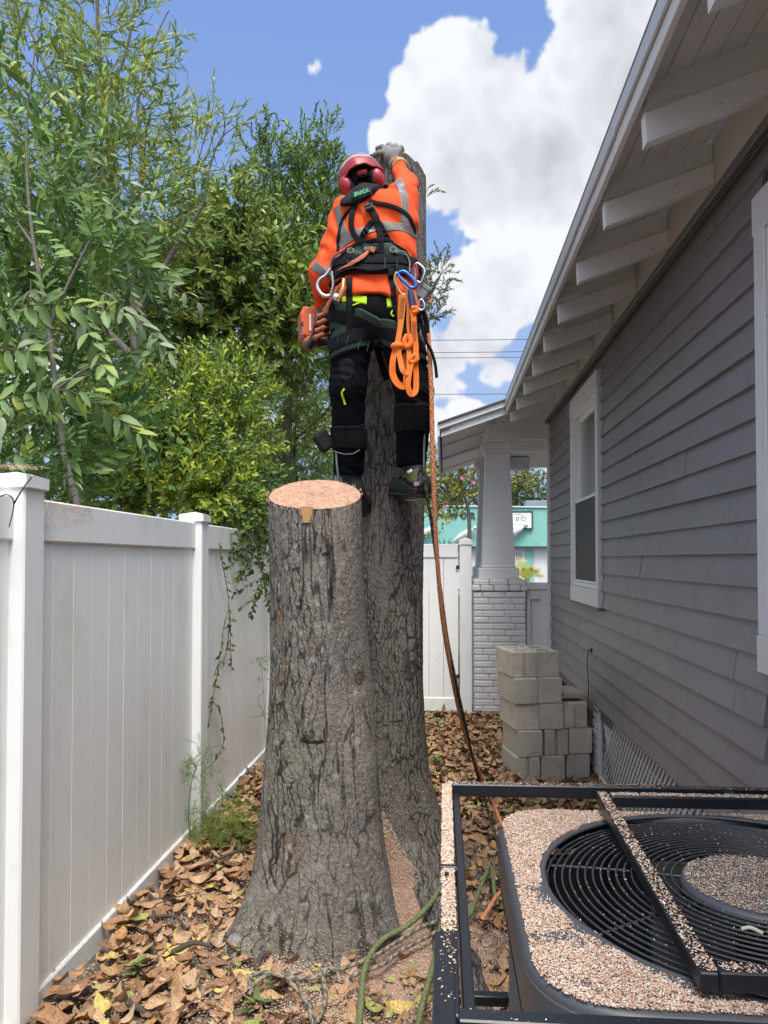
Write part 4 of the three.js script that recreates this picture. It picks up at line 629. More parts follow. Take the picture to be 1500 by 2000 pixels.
function strip(ps, ns, w, lift, th, f) {                 // a flat band with thickness along points
  const pos = [], idx = [], uv = [], n = ps.length; let L = 0;
  for (let i = 0; i < n; i++) {
    const t = ps[Math.min(n - 1, i + 1)].clone().sub(ps[Math.max(0, i - 1)]).normalize(), s = ns[i].clone().cross(t).normalize(); if (i) L += ps[i].distanceTo(ps[i - 1]);
    const W = typeof w === 'function' ? w(i / (n - 1)) : w;
    for (const e of [-1, -.86, 0, .86, 1]) { let q = ps[i].clone().addScaledVector(s, e * W / 2); q = f ? snap(f, q, lift + (Math.abs(e) === 1 ? -th * .35 : Math.abs(e) > .5 ? 0 : th * .12)) : q.addScaledVector(ns[i], lift + (Math.abs(e) === 1 ? -.0004 : 0)); pos.push(q.x, q.y, q.z); uv.push(e * W / 2, L); }
    for (const e of [1, -1]) { let q = ps[i].clone().addScaledVector(s, e * W / 2); q = f ? snap(f, q, lift - th * 1.4) : q.addScaledVector(ns[i], lift - th); pos.push(q.x, q.y, q.z); uv.push(e * W / 2, L); }
  }
  for (let i = 0; i < n - 1; i++) for (let k = 0; k < 7; k++) { const a = i * 7 + k, b = i * 7 + (k + 1) % 7, c = a + 7, d = b + 7; idx.push(a, b, c, b, d, c); }
  for (const o of [0, (n - 1) * 7]) for (let k = 1; k < 6; k++) o ? idx.push(o, o + k + 1, o + k) : idx.push(o, o + k, o + k + 1);
  const g = new THREE.BufferGeometry(); g.setAttribute('position', new THREE.Float32BufferAttribute(pos, 3)); g.setAttribute('uv', new THREE.Float32BufferAttribute(uv, 2)); g.setIndex(idx); g.computeVertexNormals(); return g;
}
function padOn(f, fn, nu, nv, th, edge = .12, d0, d1) {   // a cushion on a surface; fn(u, v) gives image points
  return gridGeo(nu, nv, (u, v) => { const [x, y] = fn(u, v), h = hit(f, x, y, d0, d1), e = Math.min(u, 1 - u, v, 1 - v) / edge, l = e >= 1 ? 1 : Math.sqrt(Math.max(0, 1 - (1 - e) ** 2)); return h.p.addScaledVector(h.n, -.003 + (th + .003) * l); }, (u, v) => fn(u, v).map((q) => q / 400));
}
const quadPx = (a, b, c, d) => (u, v) => [mix(mix(a[0], b[0], u), mix(d[0], c[0], u), v), mix(mix(a[1], b[1], u), mix(d[1], c[1], u), v)];
function loopOn(f, c, ax, w, lift, th, seg = 48, from = .01) { // a belt round a limb: c inside it, ax across the plane of the belt
  const a = ax.clone().normalize(), u = V(0, 0, 1).addScaledVector(a, -a.z).normalize(), v = a.clone().cross(u), ps = [], ns = [];
  for (let i = 0; i <= seg; i++) { const t = i / seg * 2 * Math.PI, d = u.clone().multiplyScalar(Math.cos(t)).addScaledVector(v, Math.sin(t)), p = c.clone(); let r = from; for (let k = 0; k < 200; k++) { p.copy(c).addScaledVector(d, r); const q = f(p); if (q > -.0008) break; r += Math.max(.001, -q * .6); } ps.push(p.clone()); ns.push(gradient(f, p.clone())); }
  return strip(ps, ns, w, lift, th, f);
}

// ---------------------------------------------------------------- the climber
const J = {
  hipL: at(693, 612, 3.53), hipR: at(768, 612, 3.53), kneeL: at(680, 752, 3.56), kneeR: at(809, 765, 3.58), ankL: at(681, 918, 3.70), ankR: at(804, 905, 3.70), waistL: at(702, 545, 3.56), waistR: at(768, 545, 3.56),
  chestL: at(698, 432, 3.60), chestR: at(769, 425, 3.60), shL: at(680, 418, 3.60), shR: at(787, 381, 3.62), elL: at(633, 540, 3.56), wrL: at(631, 598, 3.66), elR: at(794, 362, 3.72), wrR: at(778, 322, 3.79),
  neck: at(711, 388, 3.62), head: at(707, 346, 3.66),
};
const fold = (p, s, fx, fy, fz) => (fbm(p.x * fx + s, p.y * fy + s * 2, p.z * fz, 3) - .5);
const jacketBase = blend([cap(J.waistL, J.chestL, .108, .112), cap(J.waistR, J.chestR, .108, .112), cap(J.chestL, J.shL, .10, .066), cap(J.chestR, J.shR, .105, .070), cap(at(702, 585, 3.53), J.waistL, .126, .110), cap(at(766, 590, 3.53), J.waistR, .126, .110), cap(at(733, 470, 3.57), at(730, 420, 3.58), .115, .11), cap(at(714, 405, 3.62), at(711, 392, 3.62), .075, .058)], .06);
const armL = blend([cap(J.shL, J.elL, .074, .070), cap(J.elL, J.wrL, .070, .046)], .03), armR = blend([cap(J.shR, J.elR, .068, .051), cap(J.elR, J.wrR, .051, .036)], .03);
const hemY = (p) => { const c = J.waistR; return (1.62 + (1093 - 567) / 1450 * 3.41) - .045 * sst(-.30, -.18, p.x) - .012 * sst(-.40, -.46, p.x) + .008 * Math.cos((p.x + .33) * 20); };
const jacketF = (p) => {
  let d = smin(jacketBase(p), Math.min(armL(p), armR(p)), .035);
  const nearL = sst(.16, .02, Math.abs(armL(p))), w = p.distanceTo(J.elL) < .2 ? 1 : .5;
  d += fold(p, 3, 9, 5, 9) * .016 + (Math.abs(fbm(p.x * 15 + p.y * 4, p.y * 12 - p.x * 7, p.z * 12, 2) - .5) - .1) * .030 * w * nearL + Math.sin((p.x * .7 + p.y) * 46 + fbm(p.x * 12, p.y * 8, p.z * 8, 2) * 8) * .0052;
  return smax(d, hemY(p) - p.y, .008);
};
const torsoF = (p) => jacketBase(p) + fold(p, 3, 9, 5, 9) * .012;
const legs = blend([cap(J.hipL, J.kneeL, .104, .088), cap(J.kneeL, J.ankL, .087, .076)], .03), legsR = blend([cap(J.hipR, J.kneeR, .104, .089), cap(J.kneeR, J.ankR, .089, .076)], .03);
const pelvis = blend([cap(J.hipL, J.hipR, .110, .110), cap(at(699, 565, 3.545), at(768, 565, 3.545), .106, .106)], .04);
const trouserF = (p) => {
  let d = smin(pelvis(p), smin(legs(p), legsR(p), .022), .045);
  const k = Math.max(sst(.24, .05, p.distanceTo(J.kneeL)), sst(.24, .05, p.distanceTo(J.kneeR)), sst(.2, .05, p.distanceTo(J.ankL)), sst(.2, .05, p.distanceTo(J.ankR)));
  d += fold(p, 7, 8, 6, 8) * .016 + k * (Math.abs(fbm(p.x * 8, p.y * 26 + p.x * 8, p.z * 8, 2) - .5) - .12) * .030;
  const hem = p.x < -.33 ? J.ankL.y - .028 : J.ankR.y - .018; return smax(d, hem - p.y, .006);
};
const bodyF = (() => { const t = blend([cap(J.waistL, J.chestL, .085, .09), cap(J.waistR, J.chestR, .085, .09), cap(J.chestL, J.shL, .08, .05), cap(J.chestR, J.shR, .08, .05), cap(J.shL, J.elL, .048, .04), cap(J.elL, J.wrL, .04, .028), cap(J.shR, J.elR, .048, .04), cap(J.elR, J.wrR, .04, .027), cap(J.hipL, J.kneeL, .078, .055), cap(J.kneeL, J.ankL, .055, .04), cap(J.hipR, J.kneeR, .078, .055), cap(J.kneeR, J.ankR, .055, .04), cap(J.hipL, J.hipR, .088, .088), cap(J.waistL, J.hipL, .085, .088), cap(J.waistR, J.hipR, .085, .088), cap(at(712, 410, 3.62), J.neck, .06, .053), cap(J.neck, J.head, .053, .06)], .03);
  const up = J.head.clone().sub(J.neck).normalize(), h = blend([ell(J.head.clone().addScaledVector(up, .02), .076, .098, .092), ell(J.head.clone().add(V(0, -.045, -.035)), .055, .06, .055), ell(J.head.clone().add(V(0, -.012, -.098)), .014, .022, .018), ell(J.head.clone().add(V(-.079, -.005, .0)), .010, .03, .018), ell(J.head.clone().add(V(.079, -.005, 0)), .010, .03, .018), ell(J.head.clone().add(V(0, -.055, -.085)), .024, .008, .01)], .02); return (p) => smin(t(p), h(p), .02); })();
const PM = {
  skin: M({ rgb: [.36, .20, .13], roughness: .6 }), hair: M({ rgb: [.006, .005, .005], roughness: .95, specularIntensity: .2 }),
  orange: M({ rgb: [.80, .075, .007], roughness: .85, sheen: .3, sheenColor: new THREE.Color(.9, .3, .1), sheenRoughness: .6 }), tape: M({ rgb: [.165, .152, .145], roughness: .5, metalness: .15 }),
  black: M({ rgb: [.0045, .005, .0075], roughness: .95, specularIntensity: .25 }), web: M({ rgb: [.0085, .009, .011], roughness: .85, specularIntensity: .4 }), pad: M({ rgb: [.017, .018, .020], roughness: .9, specularIntensity: .4 }), green: M({ rgb: [.022, .050, .034], roughness: .85 }), red: M({ rgb: [.32, .013, .022], roughness: .42, clearcoat: .25, clearcoatRoughness: .35 }),
  helmet: M({ rgb: [1, 1, 1], roughness: .45, clearcoat: .2, clearcoatRoughness: .35, vertexColors: true }), silver: M({ rgb: [.66, .67, .68], roughness: .3, metalness: 1 }), steelm: M({ rgb: [.40, .40, .41], roughness: .35, metalness: 1 }),
  lime: M({ rgb: [.50, .80, .01], roughness: .8 }), glove: M({ rgb: [.20, .19, .185], roughness: .9 }), cuff: M({ rgb: [.42, .33, .17], roughness: .9 }), rust: M({ rgb: [.30, .095, .045], roughness: .75 }), sling: M({ rgb: [.85, .175, .015], roughness: .8 }), slingTan: M({ rgb: [.68, .19, .03], roughness: .8 }),
  blue: M({ rgb: [.03, .17, .60], roughness: .3, metalness: .5 }), gold: M({ rgb: [.62, .40, .17], roughness: .35, metalness: .8 }), pouch: M({ rgb: [.16, .165, .17], roughness: .7 }), boot: M({ rgb: [.020, .023, .024], roughness: .7 }), olive: M({ rgb: [.085, .095, .025], roughness: .8 }), sole: M({ rgb: [.03, .027, .022], roughness: .85 }), saw: M({ rgb: [.60, .12, .03], roughness: .4 }), sawGrey: M({ rgb: [.05, .053, .058], roughness: .5 }), lanyard: M({ rgb: [.38, .12, .06], roughness: .8 }), white: M({ rgb: [.7, .7, .7], roughness: .6 }),
};
const ROOT = at(735, 968, 3.72), man = thing('person', 'climber in orange jacket and red helmet standing on spurs against the rear stem', 'person', ROOT);
const W = (n, g, m, p = man, l) => part(n, mv(Array.isArray(g) ? join(g) : g, -ROOT.x, -ROOT.y, -ROOT.z), m, p, l);
const boxOf = (pts, pad) => { const b = new THREE.Box3().setFromPoints(pts).expandByScalar(pad); return [b.min.toArray(), b.max.toArray()]; };
let bodyMesh;
{
  const all = Object.values(J);
  bodyMesh = W('body', surfaceNet(bodyF, ...boxOf(all, .14), .012), PM.skin);
  const jk = W('jacket', surfaceNet(jacketF, ...boxOf([J.waistL, J.waistR, J.shL, J.shR, J.elL, J.wrL, J.elR, J.wrR, at(702, 600, 3.5)], .15), .0085), PM.orange, man, 'orange high visibility work jacket');
  const tr = W('trousers', surfaceNet(trouserF, ...boxOf([J.hipL, J.hipR, J.kneeL, J.kneeR, J.ankL, J.ankR, J.waistL], .14), .009), PM.black, man, 'black work trousers');
  W('hair', surfaceNet(ell(J.head.clone().add(V(0, .0, .02)), .082, .10, .085), ...boxOf([J.head], .13), .012), PM.hair);
  const S = (pts, w, m = PM.tape, lift = .0025, th = .003, seg = 28, name = 'reflective_tape', parent = jk) => W(name, strapOn(jacketF, pts, w, lift, th, seg), m, parent);
  S([[657, 405], [661, 420], [667, 440], [672, 458], [676, 470]], .042); S([[776, 351], [784, 366], [789, 385], [791, 410], [790, 440]], .042);
  S([[664, 482], [680, 466], [700, 456], [730, 446], [760, 442], [788, 446], [811, 457]], .045, PM.tape, .0035); S([[612, 517], [622, 524], [634, 530], [648, 532]], .045);
  W('cuff', loopOn(jacketF, J.wrR.clone().lerp(J.elR, .05), J.wrR.clone().sub(J.elR), .022, .003, .004, 30), PM.cuff, jk);
  // hi-vis flashes and zip pulls on the trousers
  const TS = (fn, m, n, th = .003) => W(n, padOn(trouserF, fn, 12, 8, th, .15), m, tr);
  TS(quadPx([686, 576], [718, 577], [717, 596], [686, 589]), PM.lime, 'hi_vis_patch'); TS(quadPx([754, 581], [765, 581], [767, 601], [756, 602]), PM.lime, 'hi_vis_patch'); TS(quadPx([668, 580], [677, 577], [677, 591], [667, 591]), PM.lime, 'hi_vis_patch'); TS(quadPx([777, 582], [783, 582], [784, 600], [779, 600]), PM.lime, 'hi_vis_patch');
  W('zip_pull', strapOn(trouserF, [[686, 598], [694, 595], [702, 592]], .006, .005, .003, 8), PM.lime, tr); W('zip_pull', strapOn(trouserF, [[767, 606], [764, 613], [769, 618]], .007, .005, .003, 8), PM.lime, tr); W('zip_pull', strapOn(trouserF, [[673, 759], [668, 768], [671, 778], [674, 790]], .009, .006, .003, 14), PM.lime, tr);
  W('pocket', padOn(trouserF, (u, v) => { const a = (u - .5) * 2, w = 17 * Math.sqrt(Math.max(.02, 1 - Math.pow(Math.abs(v * 2 - 1), 2.4))); return [677 + a * w, 698 + v * 46]; }, 14, 14, .004, .12), PM.web, tr);
  // knee wraps and the flap on the left shin
  for (const [px, py, d, ax, w, l] of [[680, 858, 3.66, V(.05, 1, .05), .105, 0], [808, 818, 3.63, V(0, 1, .08), .135, 1]]) W('shin_wrap', loopOn(trouserF, at(px, py, d), ax, w, .010, .012, 44), PM.web, tr);
  { const g = cbox(.085, .10, .035, .012), q = at(632, 861, 3.60); g.rotateZ(.62).rotateY(.5).translate(q.x, q.y, q.z); W('shin_pad_flap', boxUV(g), PM.pad, tr); }
  W('strap', strapOn(trouserF, [[650, 834], [668, 832], [690, 833], [708, 829]], .004, .014, .003, 12), PM.pad, tr); W('strap', strapOn(trouserF, [[654, 880], [676, 886], [690, 884], [700, 878]], .004, .014, .003, 12), PM.pouch, tr);
  // boots
  const bootF = (an, heel, toe) => { const s = blend([cap(an.clone().add(V(0, .03, 0)), heel.clone().add(V(0, .05, 0)), .052, .048), cap(heel.clone().add(V(0, .045, 0)), toe.clone().add(V(0, .042, 0)), .044, .043)], .04), y0 = (p) => mix(heel.y, toe.y, clamp((p.z - heel.z) / (toe.z - heel.z + 1e-6), -.3, 1.3)); return (p) => smax(s(p), y0(p) + .012 - p.y, .006); };
  const heelR = at(822, 972, 3.66), toeR = at(776, 968, 3.82), heelL = at(690, 972, 3.72), toeL = at(713, 1003, 3.86);
  for (const [an, he, to, r] of [[J.ankR, heelR, toeR, 1], [J.ankL, heelL, toeL, 0]]) {
    const f = bootF(an, he, to), b = W('boot', surfaceNet(f, ...boxOf([an, he, to], .09), .007), PM.boot);
    W('sole', (() => { const d = to.clone().sub(he), L = d.length() + .085, g = cbox(.082, .018, L, .007), m = new THREE.Matrix4(), z = d.clone().normalize(), x = V(0, 1, 0).cross(z).normalize(), y = z.clone().cross(x); return g.applyMatrix4(m.makeBasis(x, y, z).setPosition(he.clone().add(to).multiplyScalar(.5).add(V(0, .008, 0)))); })(), PM.sole, b);
    if (r) {
      W('boot_tongue', padOn(f, quadPx([790, 922], [818, 912], [814, 945], [797, 944]), 10, 8, .005, .2, 3.2), PM.olive, b); W('boot_label', padOn(f, quadPx([794, 920], [804, 915], [808, 922], [798, 928]), 6, 6, .008, .3, 3.2), PM.white, b);
      W('boot_lace', strapOn(f, [[774, 915], [786, 936], [800, 948], [814, 956]], .018, .004, .004, 14, 3.2), PM.olive, b);
      W('spur_strap', strapOn(f, [[784, 930], [798, 944], [812, 950], [828, 946]], .016, .006, .004, 14, 3.2), PM.web, b); W('spur_buckle', bx(0, .03, 0, .022, 0, .008, .003).translate(at(808, 950, 3.60).x, at(808, 950, 3.60).y, at(808, 950, 3.60).z), PM.steelm, b); W('spur_strap', strapOn(f, [[812, 940], [814, 955], [812, 968]], .010, .007, .004, 10, 3.2), PM.red, b);
      W('spur_shank', [bar(at(829, 815, 3.60), at(827, 962, 3.63), .009, .02, .002), tube([at(827, 962, 3.63), at(818, 974, 3.66), at(796, 976, 3.72)], .007, 16, 8)], PM.steelm, b); W('spur_strap', tube([at(816, 930, 3.6), at(822, 918, 3.6), at(830, 938, 3.6), at(826, 955, 3.6), at(812, 958, 3.58)], .004, 24, 6), PM.web, b);
      W('rubber_toe_line', strapOn(f, [[757, 958], [768, 966], [785, 971], [800, 972]], .005, .003, .002, 12, 3.2), PM.olive, b);
    } else W('spur_shank', tube([at(655, 850, 3.62), at(664, 940, 3.64), at(690, 985, 3.70)], .007, 16, 8), PM.steelm, b);
  }
  // helmet: a banded shell whose rim rises at the back, muffs, nape strap
  const tilt = new THREE.Quaternion().setFromEuler(new THREE.Euler(.10, .0, .34)), HC = J.head.clone().add(V(-.004, -.018, .004)), hq = (x, y, z) => V(x, y, z).applyQuaternion(tilt).add(HC);
  const rim = (ph) => { const back = Math.max(0, Math.cos(ph)); const front = Math.max(0, -Math.cos(ph)); return mix(mix(1.58, 1.80, sst(.2, .8, front)), 1.40, sst(.80, .97, back)); }; // polar angle of the rim; ph 0 at the back
  const shell = (r, t0) => { const g = gridGeo(96, 40, (u, v) => { const ph = u * 2 * Math.PI, th = v * (rim(ph) - t0), ridge = 1 + .03 * Math.exp(-Math.pow(Math.sin(ph) * Math.sin(th) * 5, 2)) + .02 * sst(.9, 1, v), R = V(Math.sin(ph) * Math.sin(th) * .117 * r, Math.cos(th) * .116 * r, Math.cos(ph) * Math.sin(th) * .135 * r).multiplyScalar(ridge); return hq(R.x, R.y, R.z); });
    const n = g.attributes.position.count, c = new Float32Array(n * 3); for (let i = 0; i < n; i++) { const u = (i % 97) / 96, v = Math.floor(i / 97) / 40, ph = u * 2 * Math.PI; let k = [.30, .013, .022]; const a = Math.abs(((ph + Math.PI) % (2 * Math.PI)) - Math.PI); if (v > .52 && v < .66 && a < 2.2) k = [.34, .33, .34]; else if (v > .66 && v < .86 && a > .9 && a < 2.2) k = [.10, .10, .105]; if (v > .25 && v < .4 && Math.sin(ph * 5) > .5) k = [.24, .23, .235]; c.set(k, i * 3); } g.setAttribute('color', new THREE.BufferAttribute(c, 3)); return g; };
  const hel = W('helmet', shell(1, 0), PM.helmet, man, 'red climbing helmet with grey bands'); W('helmet_lining', shell(.955, .02), M({ rgb: [.012, .012, .013], roughness: .9, side: THREE.DoubleSide }), hel);
  { const rp = []; for (let i = 0; i < 96; i++) { const ph = i / 96 * 2 * Math.PI, th = rim(ph); rp.push(hq(Math.sin(ph) * Math.sin(th) * .1165, Math.cos(th) * .1155, Math.cos(ph) * Math.sin(th) * .1345)); } W('rim_edge', tube(rp, .005, 160, 8, true), PM.red, hel); }
  for (const [sx, px, py] of [[-1, 676, 359], [1, 738, 346]]) { const c = at(px, py + 3, 3.575), q = new THREE.Quaternion().setFromEuler(new THREE.Euler(.2, sx * .55, .32)), f = (p) => ell(c, .034, .047, .030, q)(p); W('ear_muff', surfaceNet(f, ...boxOf([c], .06), .005), PM.red, hel); W('ear_cushion', surfaceNet(ell(c.clone().add(V(-sx * .022, 0, -.004)), .022, .046, .034, q), ...boxOf([c], .07), .006), PM.pad, hel); }
  W('nape_piece', padOn(ell(at(709, 342, 3.64), .10, .10, .10), quadPx([694, 334], [717, 329], [719, 341], [698, 344]), 10, 8, .006, .25), PM.red, hel);
  W('nape_strap', [strapOn(ell(at(709, 345, 3.64), .098, .10, .098), [[686, 350], [700, 344], [720, 339], [730, 336]], .018, .002, .003, 16), strapOn(ell(at(709, 345, 3.64), .098, .10, .098), [[690, 335], [694, 350], [699, 362]], .014, .003, .003, 12), strapOn(ell(at(709, 345, 3.64), .098, .10, .098), [[724, 328], [725, 342], [722, 354]], .014, .003, .003, 12)], PM.web, hel);
  W('neck_buff', surfaceNet(blend([cap(at(708, 372, 3.64), at(712, 392, 3.63), .056, .064)], .01), ...boxOf([J.neck], .13), .009), PM.hair);
  // the harness
  const har = W('harness', padOn(jacketF, (u, v) => { const t = u, up = [mix(663, 754, t), 398 - 46 * t - 13 * Math.sin(t * Math.PI)], lo = [mix(665, 753, t), 402 - 44 * t + 15 * Math.sin(Math.pow(t, .9) * Math.PI)]; return [mix(up[0], lo[0], v), mix(up[1], lo[1], v)]; }, 40, 12, .022, .16), PM.pad, man, 'padded black and green tree climbing harness');
  const shoulderF = (p) => jacketF(p) - .021;
  const lab = (words, col, bg, w, h, font) => { const c = document.createElement('canvas'); c.width = w; c.height = h; const x = c.getContext('2d'); x.fillStyle = bg; x.fillRect(0, 0, w, h); x.strokeStyle = '#555a55'; x.lineWidth = 3; x.strokeRect(5, 5, w - 10, h - 10); x.fillStyle = col; x.font = font; x.textAlign = 'center'; x.textBaseline = 'middle'; x.fillText(words, w / 2, h / 2 + 2); const t = new THREE.CanvasTexture(c); t.colorSpace = THREE.SRGBColorSpace; return M({ map: t, roughness: .8 }); };
  const patchUV = (g) => { const p = g.attributes.uv, nu = Math.round(Math.sqrt(p.count)); return g; };
  const label = (f, quad, th, mat, nm) => { const g = gridGeo(14, 8, (u, v) => { const [x, y] = quad(u, v), h = hit(f, x, y); const e = Math.min(u, 1 - u, v, 1 - v); return h.p.addScaledVector(h.n, th * sst(0, .06, e)); }, (u, v) => [u, 1 - v]); W(nm, g, mat, har); };
  label(shoulderF, quadPx([685, 379], [722, 366], [728, 379], [690, 393]), .012, lab('BUCK', '#2fae74', '#15191a', 256, 104, 'italic bold 74px sans-serif'), 'label');
  const H = (pts, w, m = PM.web, lift = .006, th = .005, seg = 26, n = 'strap', f = jacketF) => W(n, strapOn(f, pts, w, lift, th, seg), m, har);
  H([[690, 393], [710, 388], [722, 384]], .030, PM.web, .026, .006); H([[696, 398], [689, 415], [687, 438], [691, 456], [700, 470], [703, 492]], .025, PM.web, .010); H([[720, 405], [728, 418], [737, 436], [742, 458], [744, 480], [745, 494]], .030, PM.web, .016);
  H([[697, 400], [682, 412], [670, 428], [664, 448], [661, 470], [660, 490]], .016, PM.web, .008); H([[722, 393], [738, 398], [760, 402], [782, 411], [798, 424], [807, 442], [810, 456]], .020, PM.web, .008);
  H([[727, 433], [716, 448], [708, 462], [704, 472]], .024, PM.web, .012); H([[740, 436], [750, 452], [757, 466], [763, 476]], .024, PM.web, .012);
  H([[712, 450], [720, 456]], .010, PM.pad, .018, .006, 6); H([[708, 456], [716, 462]], .010, PM.pad, .018, .006, 6); H([[744, 455], [753, 450]], .010, PM.pad, .018, .006, 6); H([[747, 462], [757, 457]], .010, PM.pad, .018, .006, 6);
  { const h = hit(jacketF, 721, 409), g = [cbox(.045, .032, .012, .004), mv(cbox(.034, .010, .016, .003), 0, .008, .002), mv(cbox(.034, .008, .016, .003), 0, -.008, .002)]; const G = boxUV(join(g)).rotateZ(.35).translate(h.p.x, h.p.y, h.p.z + .024); W('buckle', G, PM.sawGrey, har); }
  W('back_pad', padOn(jacketF, (u, v) => { const w = mix(34, 78, Math.pow(v, .8)); return [734 + (u - .5) * 2 * w, mix(474, 519, v) - 2 * u]; }, 36, 16, .014, .14), PM.green, har); H([[697, 476], [722, 472], [756, 471], [766, 476]], .022, PM.web, .017);
  H([[697, 478], [680, 490], [668, 504], [659, 520]], .016, PM.web, .016); H([[766, 476], [782, 488], [796, 502], [808, 518]], .016, PM.web, .016);
  const beltF = (p) => torsoF(p) - .012; const bc = at(733, 528, 3.56), bax = V(.04, 1, .06);
  W('hip_belt', loopOn(torsoF, bc, bax, .088, .012, .016, 72), PM.pad, har); W('belt_webbing', loopOn(torsoF, at(733, 525, 3.56), bax, .048, .019, .006, 72), PM.web, har); W('belt_webbing', loopOn(torsoF, at(733, 548, 3.56), bax, .030, .016, .006, 72), PM.web, har);
  label((p) => jacketF(p) - .016, quadPx([707, 476], [738, 475], [739, 492], [708, 493]), .004, lab('(ERGO)', '#b9c4bd', '#1d2522', 256, 128, 'bold 60px sans-serif'), 'label');
  for (const [x, y] of [[686, 494], [769, 492]]) { const h = hit(jacketF, x, y); W('ring', new THREE.TorusGeometry(.0145, .0028, 8, 28).rotateX(-.35).translate(h.p.x, h.p.y, h.p.z + .026), M({ rgb: [.16, .16, .165], roughness: .5, metalness: .6 }), har); H([[x - 1, y + 6], [x - 1, y + 14]], .026, PM.web, .020, .006, 6); }
  H([[724, 489], [722, 497], [712, 505], [697, 515], [684, 525], [667, 538]], .020, PM.lanyard, .028, .004, 24, 'lanyard_strap'); W('lanyard_hem', [strapOn(beltF, [[722, 487], [729, 491], [727, 496]], .024, .018, .006, 6)], PM.lanyard, har);
  W('bridge_tube', tube([[668, 534], [690, 527], [720, 531], [750, 529], [772, 522]].map(([x, y]) => { const h = hit(beltF, x, y); return h.p.addScaledVector(h.n, .012); }), .006, 40, 8), PM.web, har); W('gear_loop', tube([[655, 545], [652, 525], [660, 505], [675, 495]].map(([x, y]) => { const h = hit(beltF, x, y); return h.p.addScaledVector(h.n, .022); }), .005, 30, 8), PM.pouch, har); W('gear_loop', tube([[770, 498], [786, 496], [796, 512], [797, 535]].map(([x, y]) => { const h = hit(beltF, x, y); return h.p.addScaledVector(h.n, .016); }), .004, 30, 8), PM.pouch, har);
  const bothF = (p) => Math.min(jacketF(p), trouserF(p));
  W('leg_strap', strapOn(bothF, [[683, 545], [683, 565], [683, 590], [683, 620], [684, 653]], .029, .012, .006, 34), PM.web, har); W('leg_strap', strapOn(bothF, [[764, 540], [767, 560], [769, 585], [776, 610], [783, 632]], .026, .012, .006, 30), PM.web, har);
  W('leg_buckle', padOn(bothF, quadPx([757, 528], [770, 527], [771, 546], [758, 547]), 8, 8, .028, .25), PM.web, har);
  for (const [c, ax] of [[at(688, 668, 3.54), V(-.34, 1, .05)], [at(783, 668, 3.55), V(.36, 1, .05)]]) { W('leg_loop', loopOn(trouserF, c, ax, .125, .006, .010, 48, .02), PM.green, har); W('leg_loop_webbing', loopOn(trouserF, c.clone().add(V(0, .0, 0)), ax, .058, .013, .006, 48, .02), PM.web, har); W('leg_loop_edge', loopOn(trouserF, c.clone().add(V(0, -.058, 0)), ax, .012, .010, .008, 48, .02), PM.web, har); }
  // stitches on the leg loop and belt
  const st = []; for (const [x0, y0, x1, y1] of [[661, 650, 659, 667], [682, 655, 676, 676], [704, 662, 699, 683], [722, 664, 717, 686], [680, 506, 680, 520], [752, 503, 752, 524], [775, 502, 775, 524]]) st.push(strapOn((p) => Math.min(jacketF(p) - .022, trouserF(p) - .016), [[x0, y0], [(x0 + x1) / 2, (y0 + y1) / 2], [x1, y1]], .003, .002, .002, 6)); mark(W('stitching', st, M({ rgb: [.06, .06, .06], roughness: .9 }), har), 'stuff');
  // strap that falls from the seat towards the trunk
  { const c = [at(733, 668, 3.60), at(740, 690, 3.66), at(747, 715, 3.74), at(756, 742, 3.80)], cc = curve(c), ps = [], ns = []; for (let i = 0; i <= 16; i++) { ps.push(cc.getPointAt(i / 16)); ns.push(V(.2, .1, 1).normalize()); } W('hanging_strap', strip(ps, ns, .036, .002, .004), PM.web, har); }
  W('seat_block', boxUV(cbox(.07, .05, .03, .01)).rotateZ(.5).translate(...at(739, 664, 3.50).toArray()), PM.web, har);
}
// gloved hands: palm, four fingers and a thumb, each its own chain of joints
function handField(palm, chains, r = .0125) {
  const parts = [...palm]; for (const ch of chains) for (let i = 0; i < ch.length - 1; i++) parts.push(cap(ch[i], ch[i + 1], r * (1 - i * .07), r * (1 - (i + 1) * .07))); const pf = blend(palm, .02), cf = chains.map((ch) => blend(ch.slice(0, -1).map((a, i) => cap(a, ch[i + 1], r * (1 - i * .07), r * (1 - (i + 1) * .07))), .008));
  return (p) => { let d = pf(p), m = 9; for (const f of cf) m = Math.min(m, f(p)); d = smin(d, m, .010); return d + fold(p, 5, 40, 40, 40) * .003; };
}
{
  const a = (x, y, d) => at(x, y, d - .155 + .3 * Math.max(0, d - 3.985));
  const palm = [cap(a(772, 322, 3.975), a(764, 308, 3.985), .030, .036), cap(a(764, 308, 3.985), a(755, 296, 3.995), .036, .030), cap(a(768, 300, 3.985), a(776, 297, 4.0), .028, .022)];
  const fing = [[a(752, 297, 3.98), a(741, 299, 3.97), a(733, 302, 3.98), a(731, 305, 4.0)], [a(755, 290, 4.0), a(746, 287, 4.02), a(738, 290, 4.06), a(737, 296, 4.08)], [a(764, 288, 4.01), a(760, 283, 4.05), a(757, 285, 4.10), a(757, 292, 4.12)], [a(771, 289, 4.01), a(772, 285, 4.05), a(770, 288, 4.10), a(769, 294, 4.12)], [a(777, 294, 4.0), a(783, 289, 4.01), a(785, 293, 4.04), a(783, 299, 4.06)]];
  const f = handField(palm, fing, .0145); W('glove', surfaceNet(f, ...boxOf([...fing.flat(), a(772, 322, 3.97)], .05), .0045), PM.glove, man, 'grey work glove gripping the top of the stem');
  W('glove_cuff', loopOn(f, a(771, 320, 3.972), J.wrR.clone().sub(a(764, 305, 3.985)), .014, .002, .004, 24), PM.cuff, man);
}
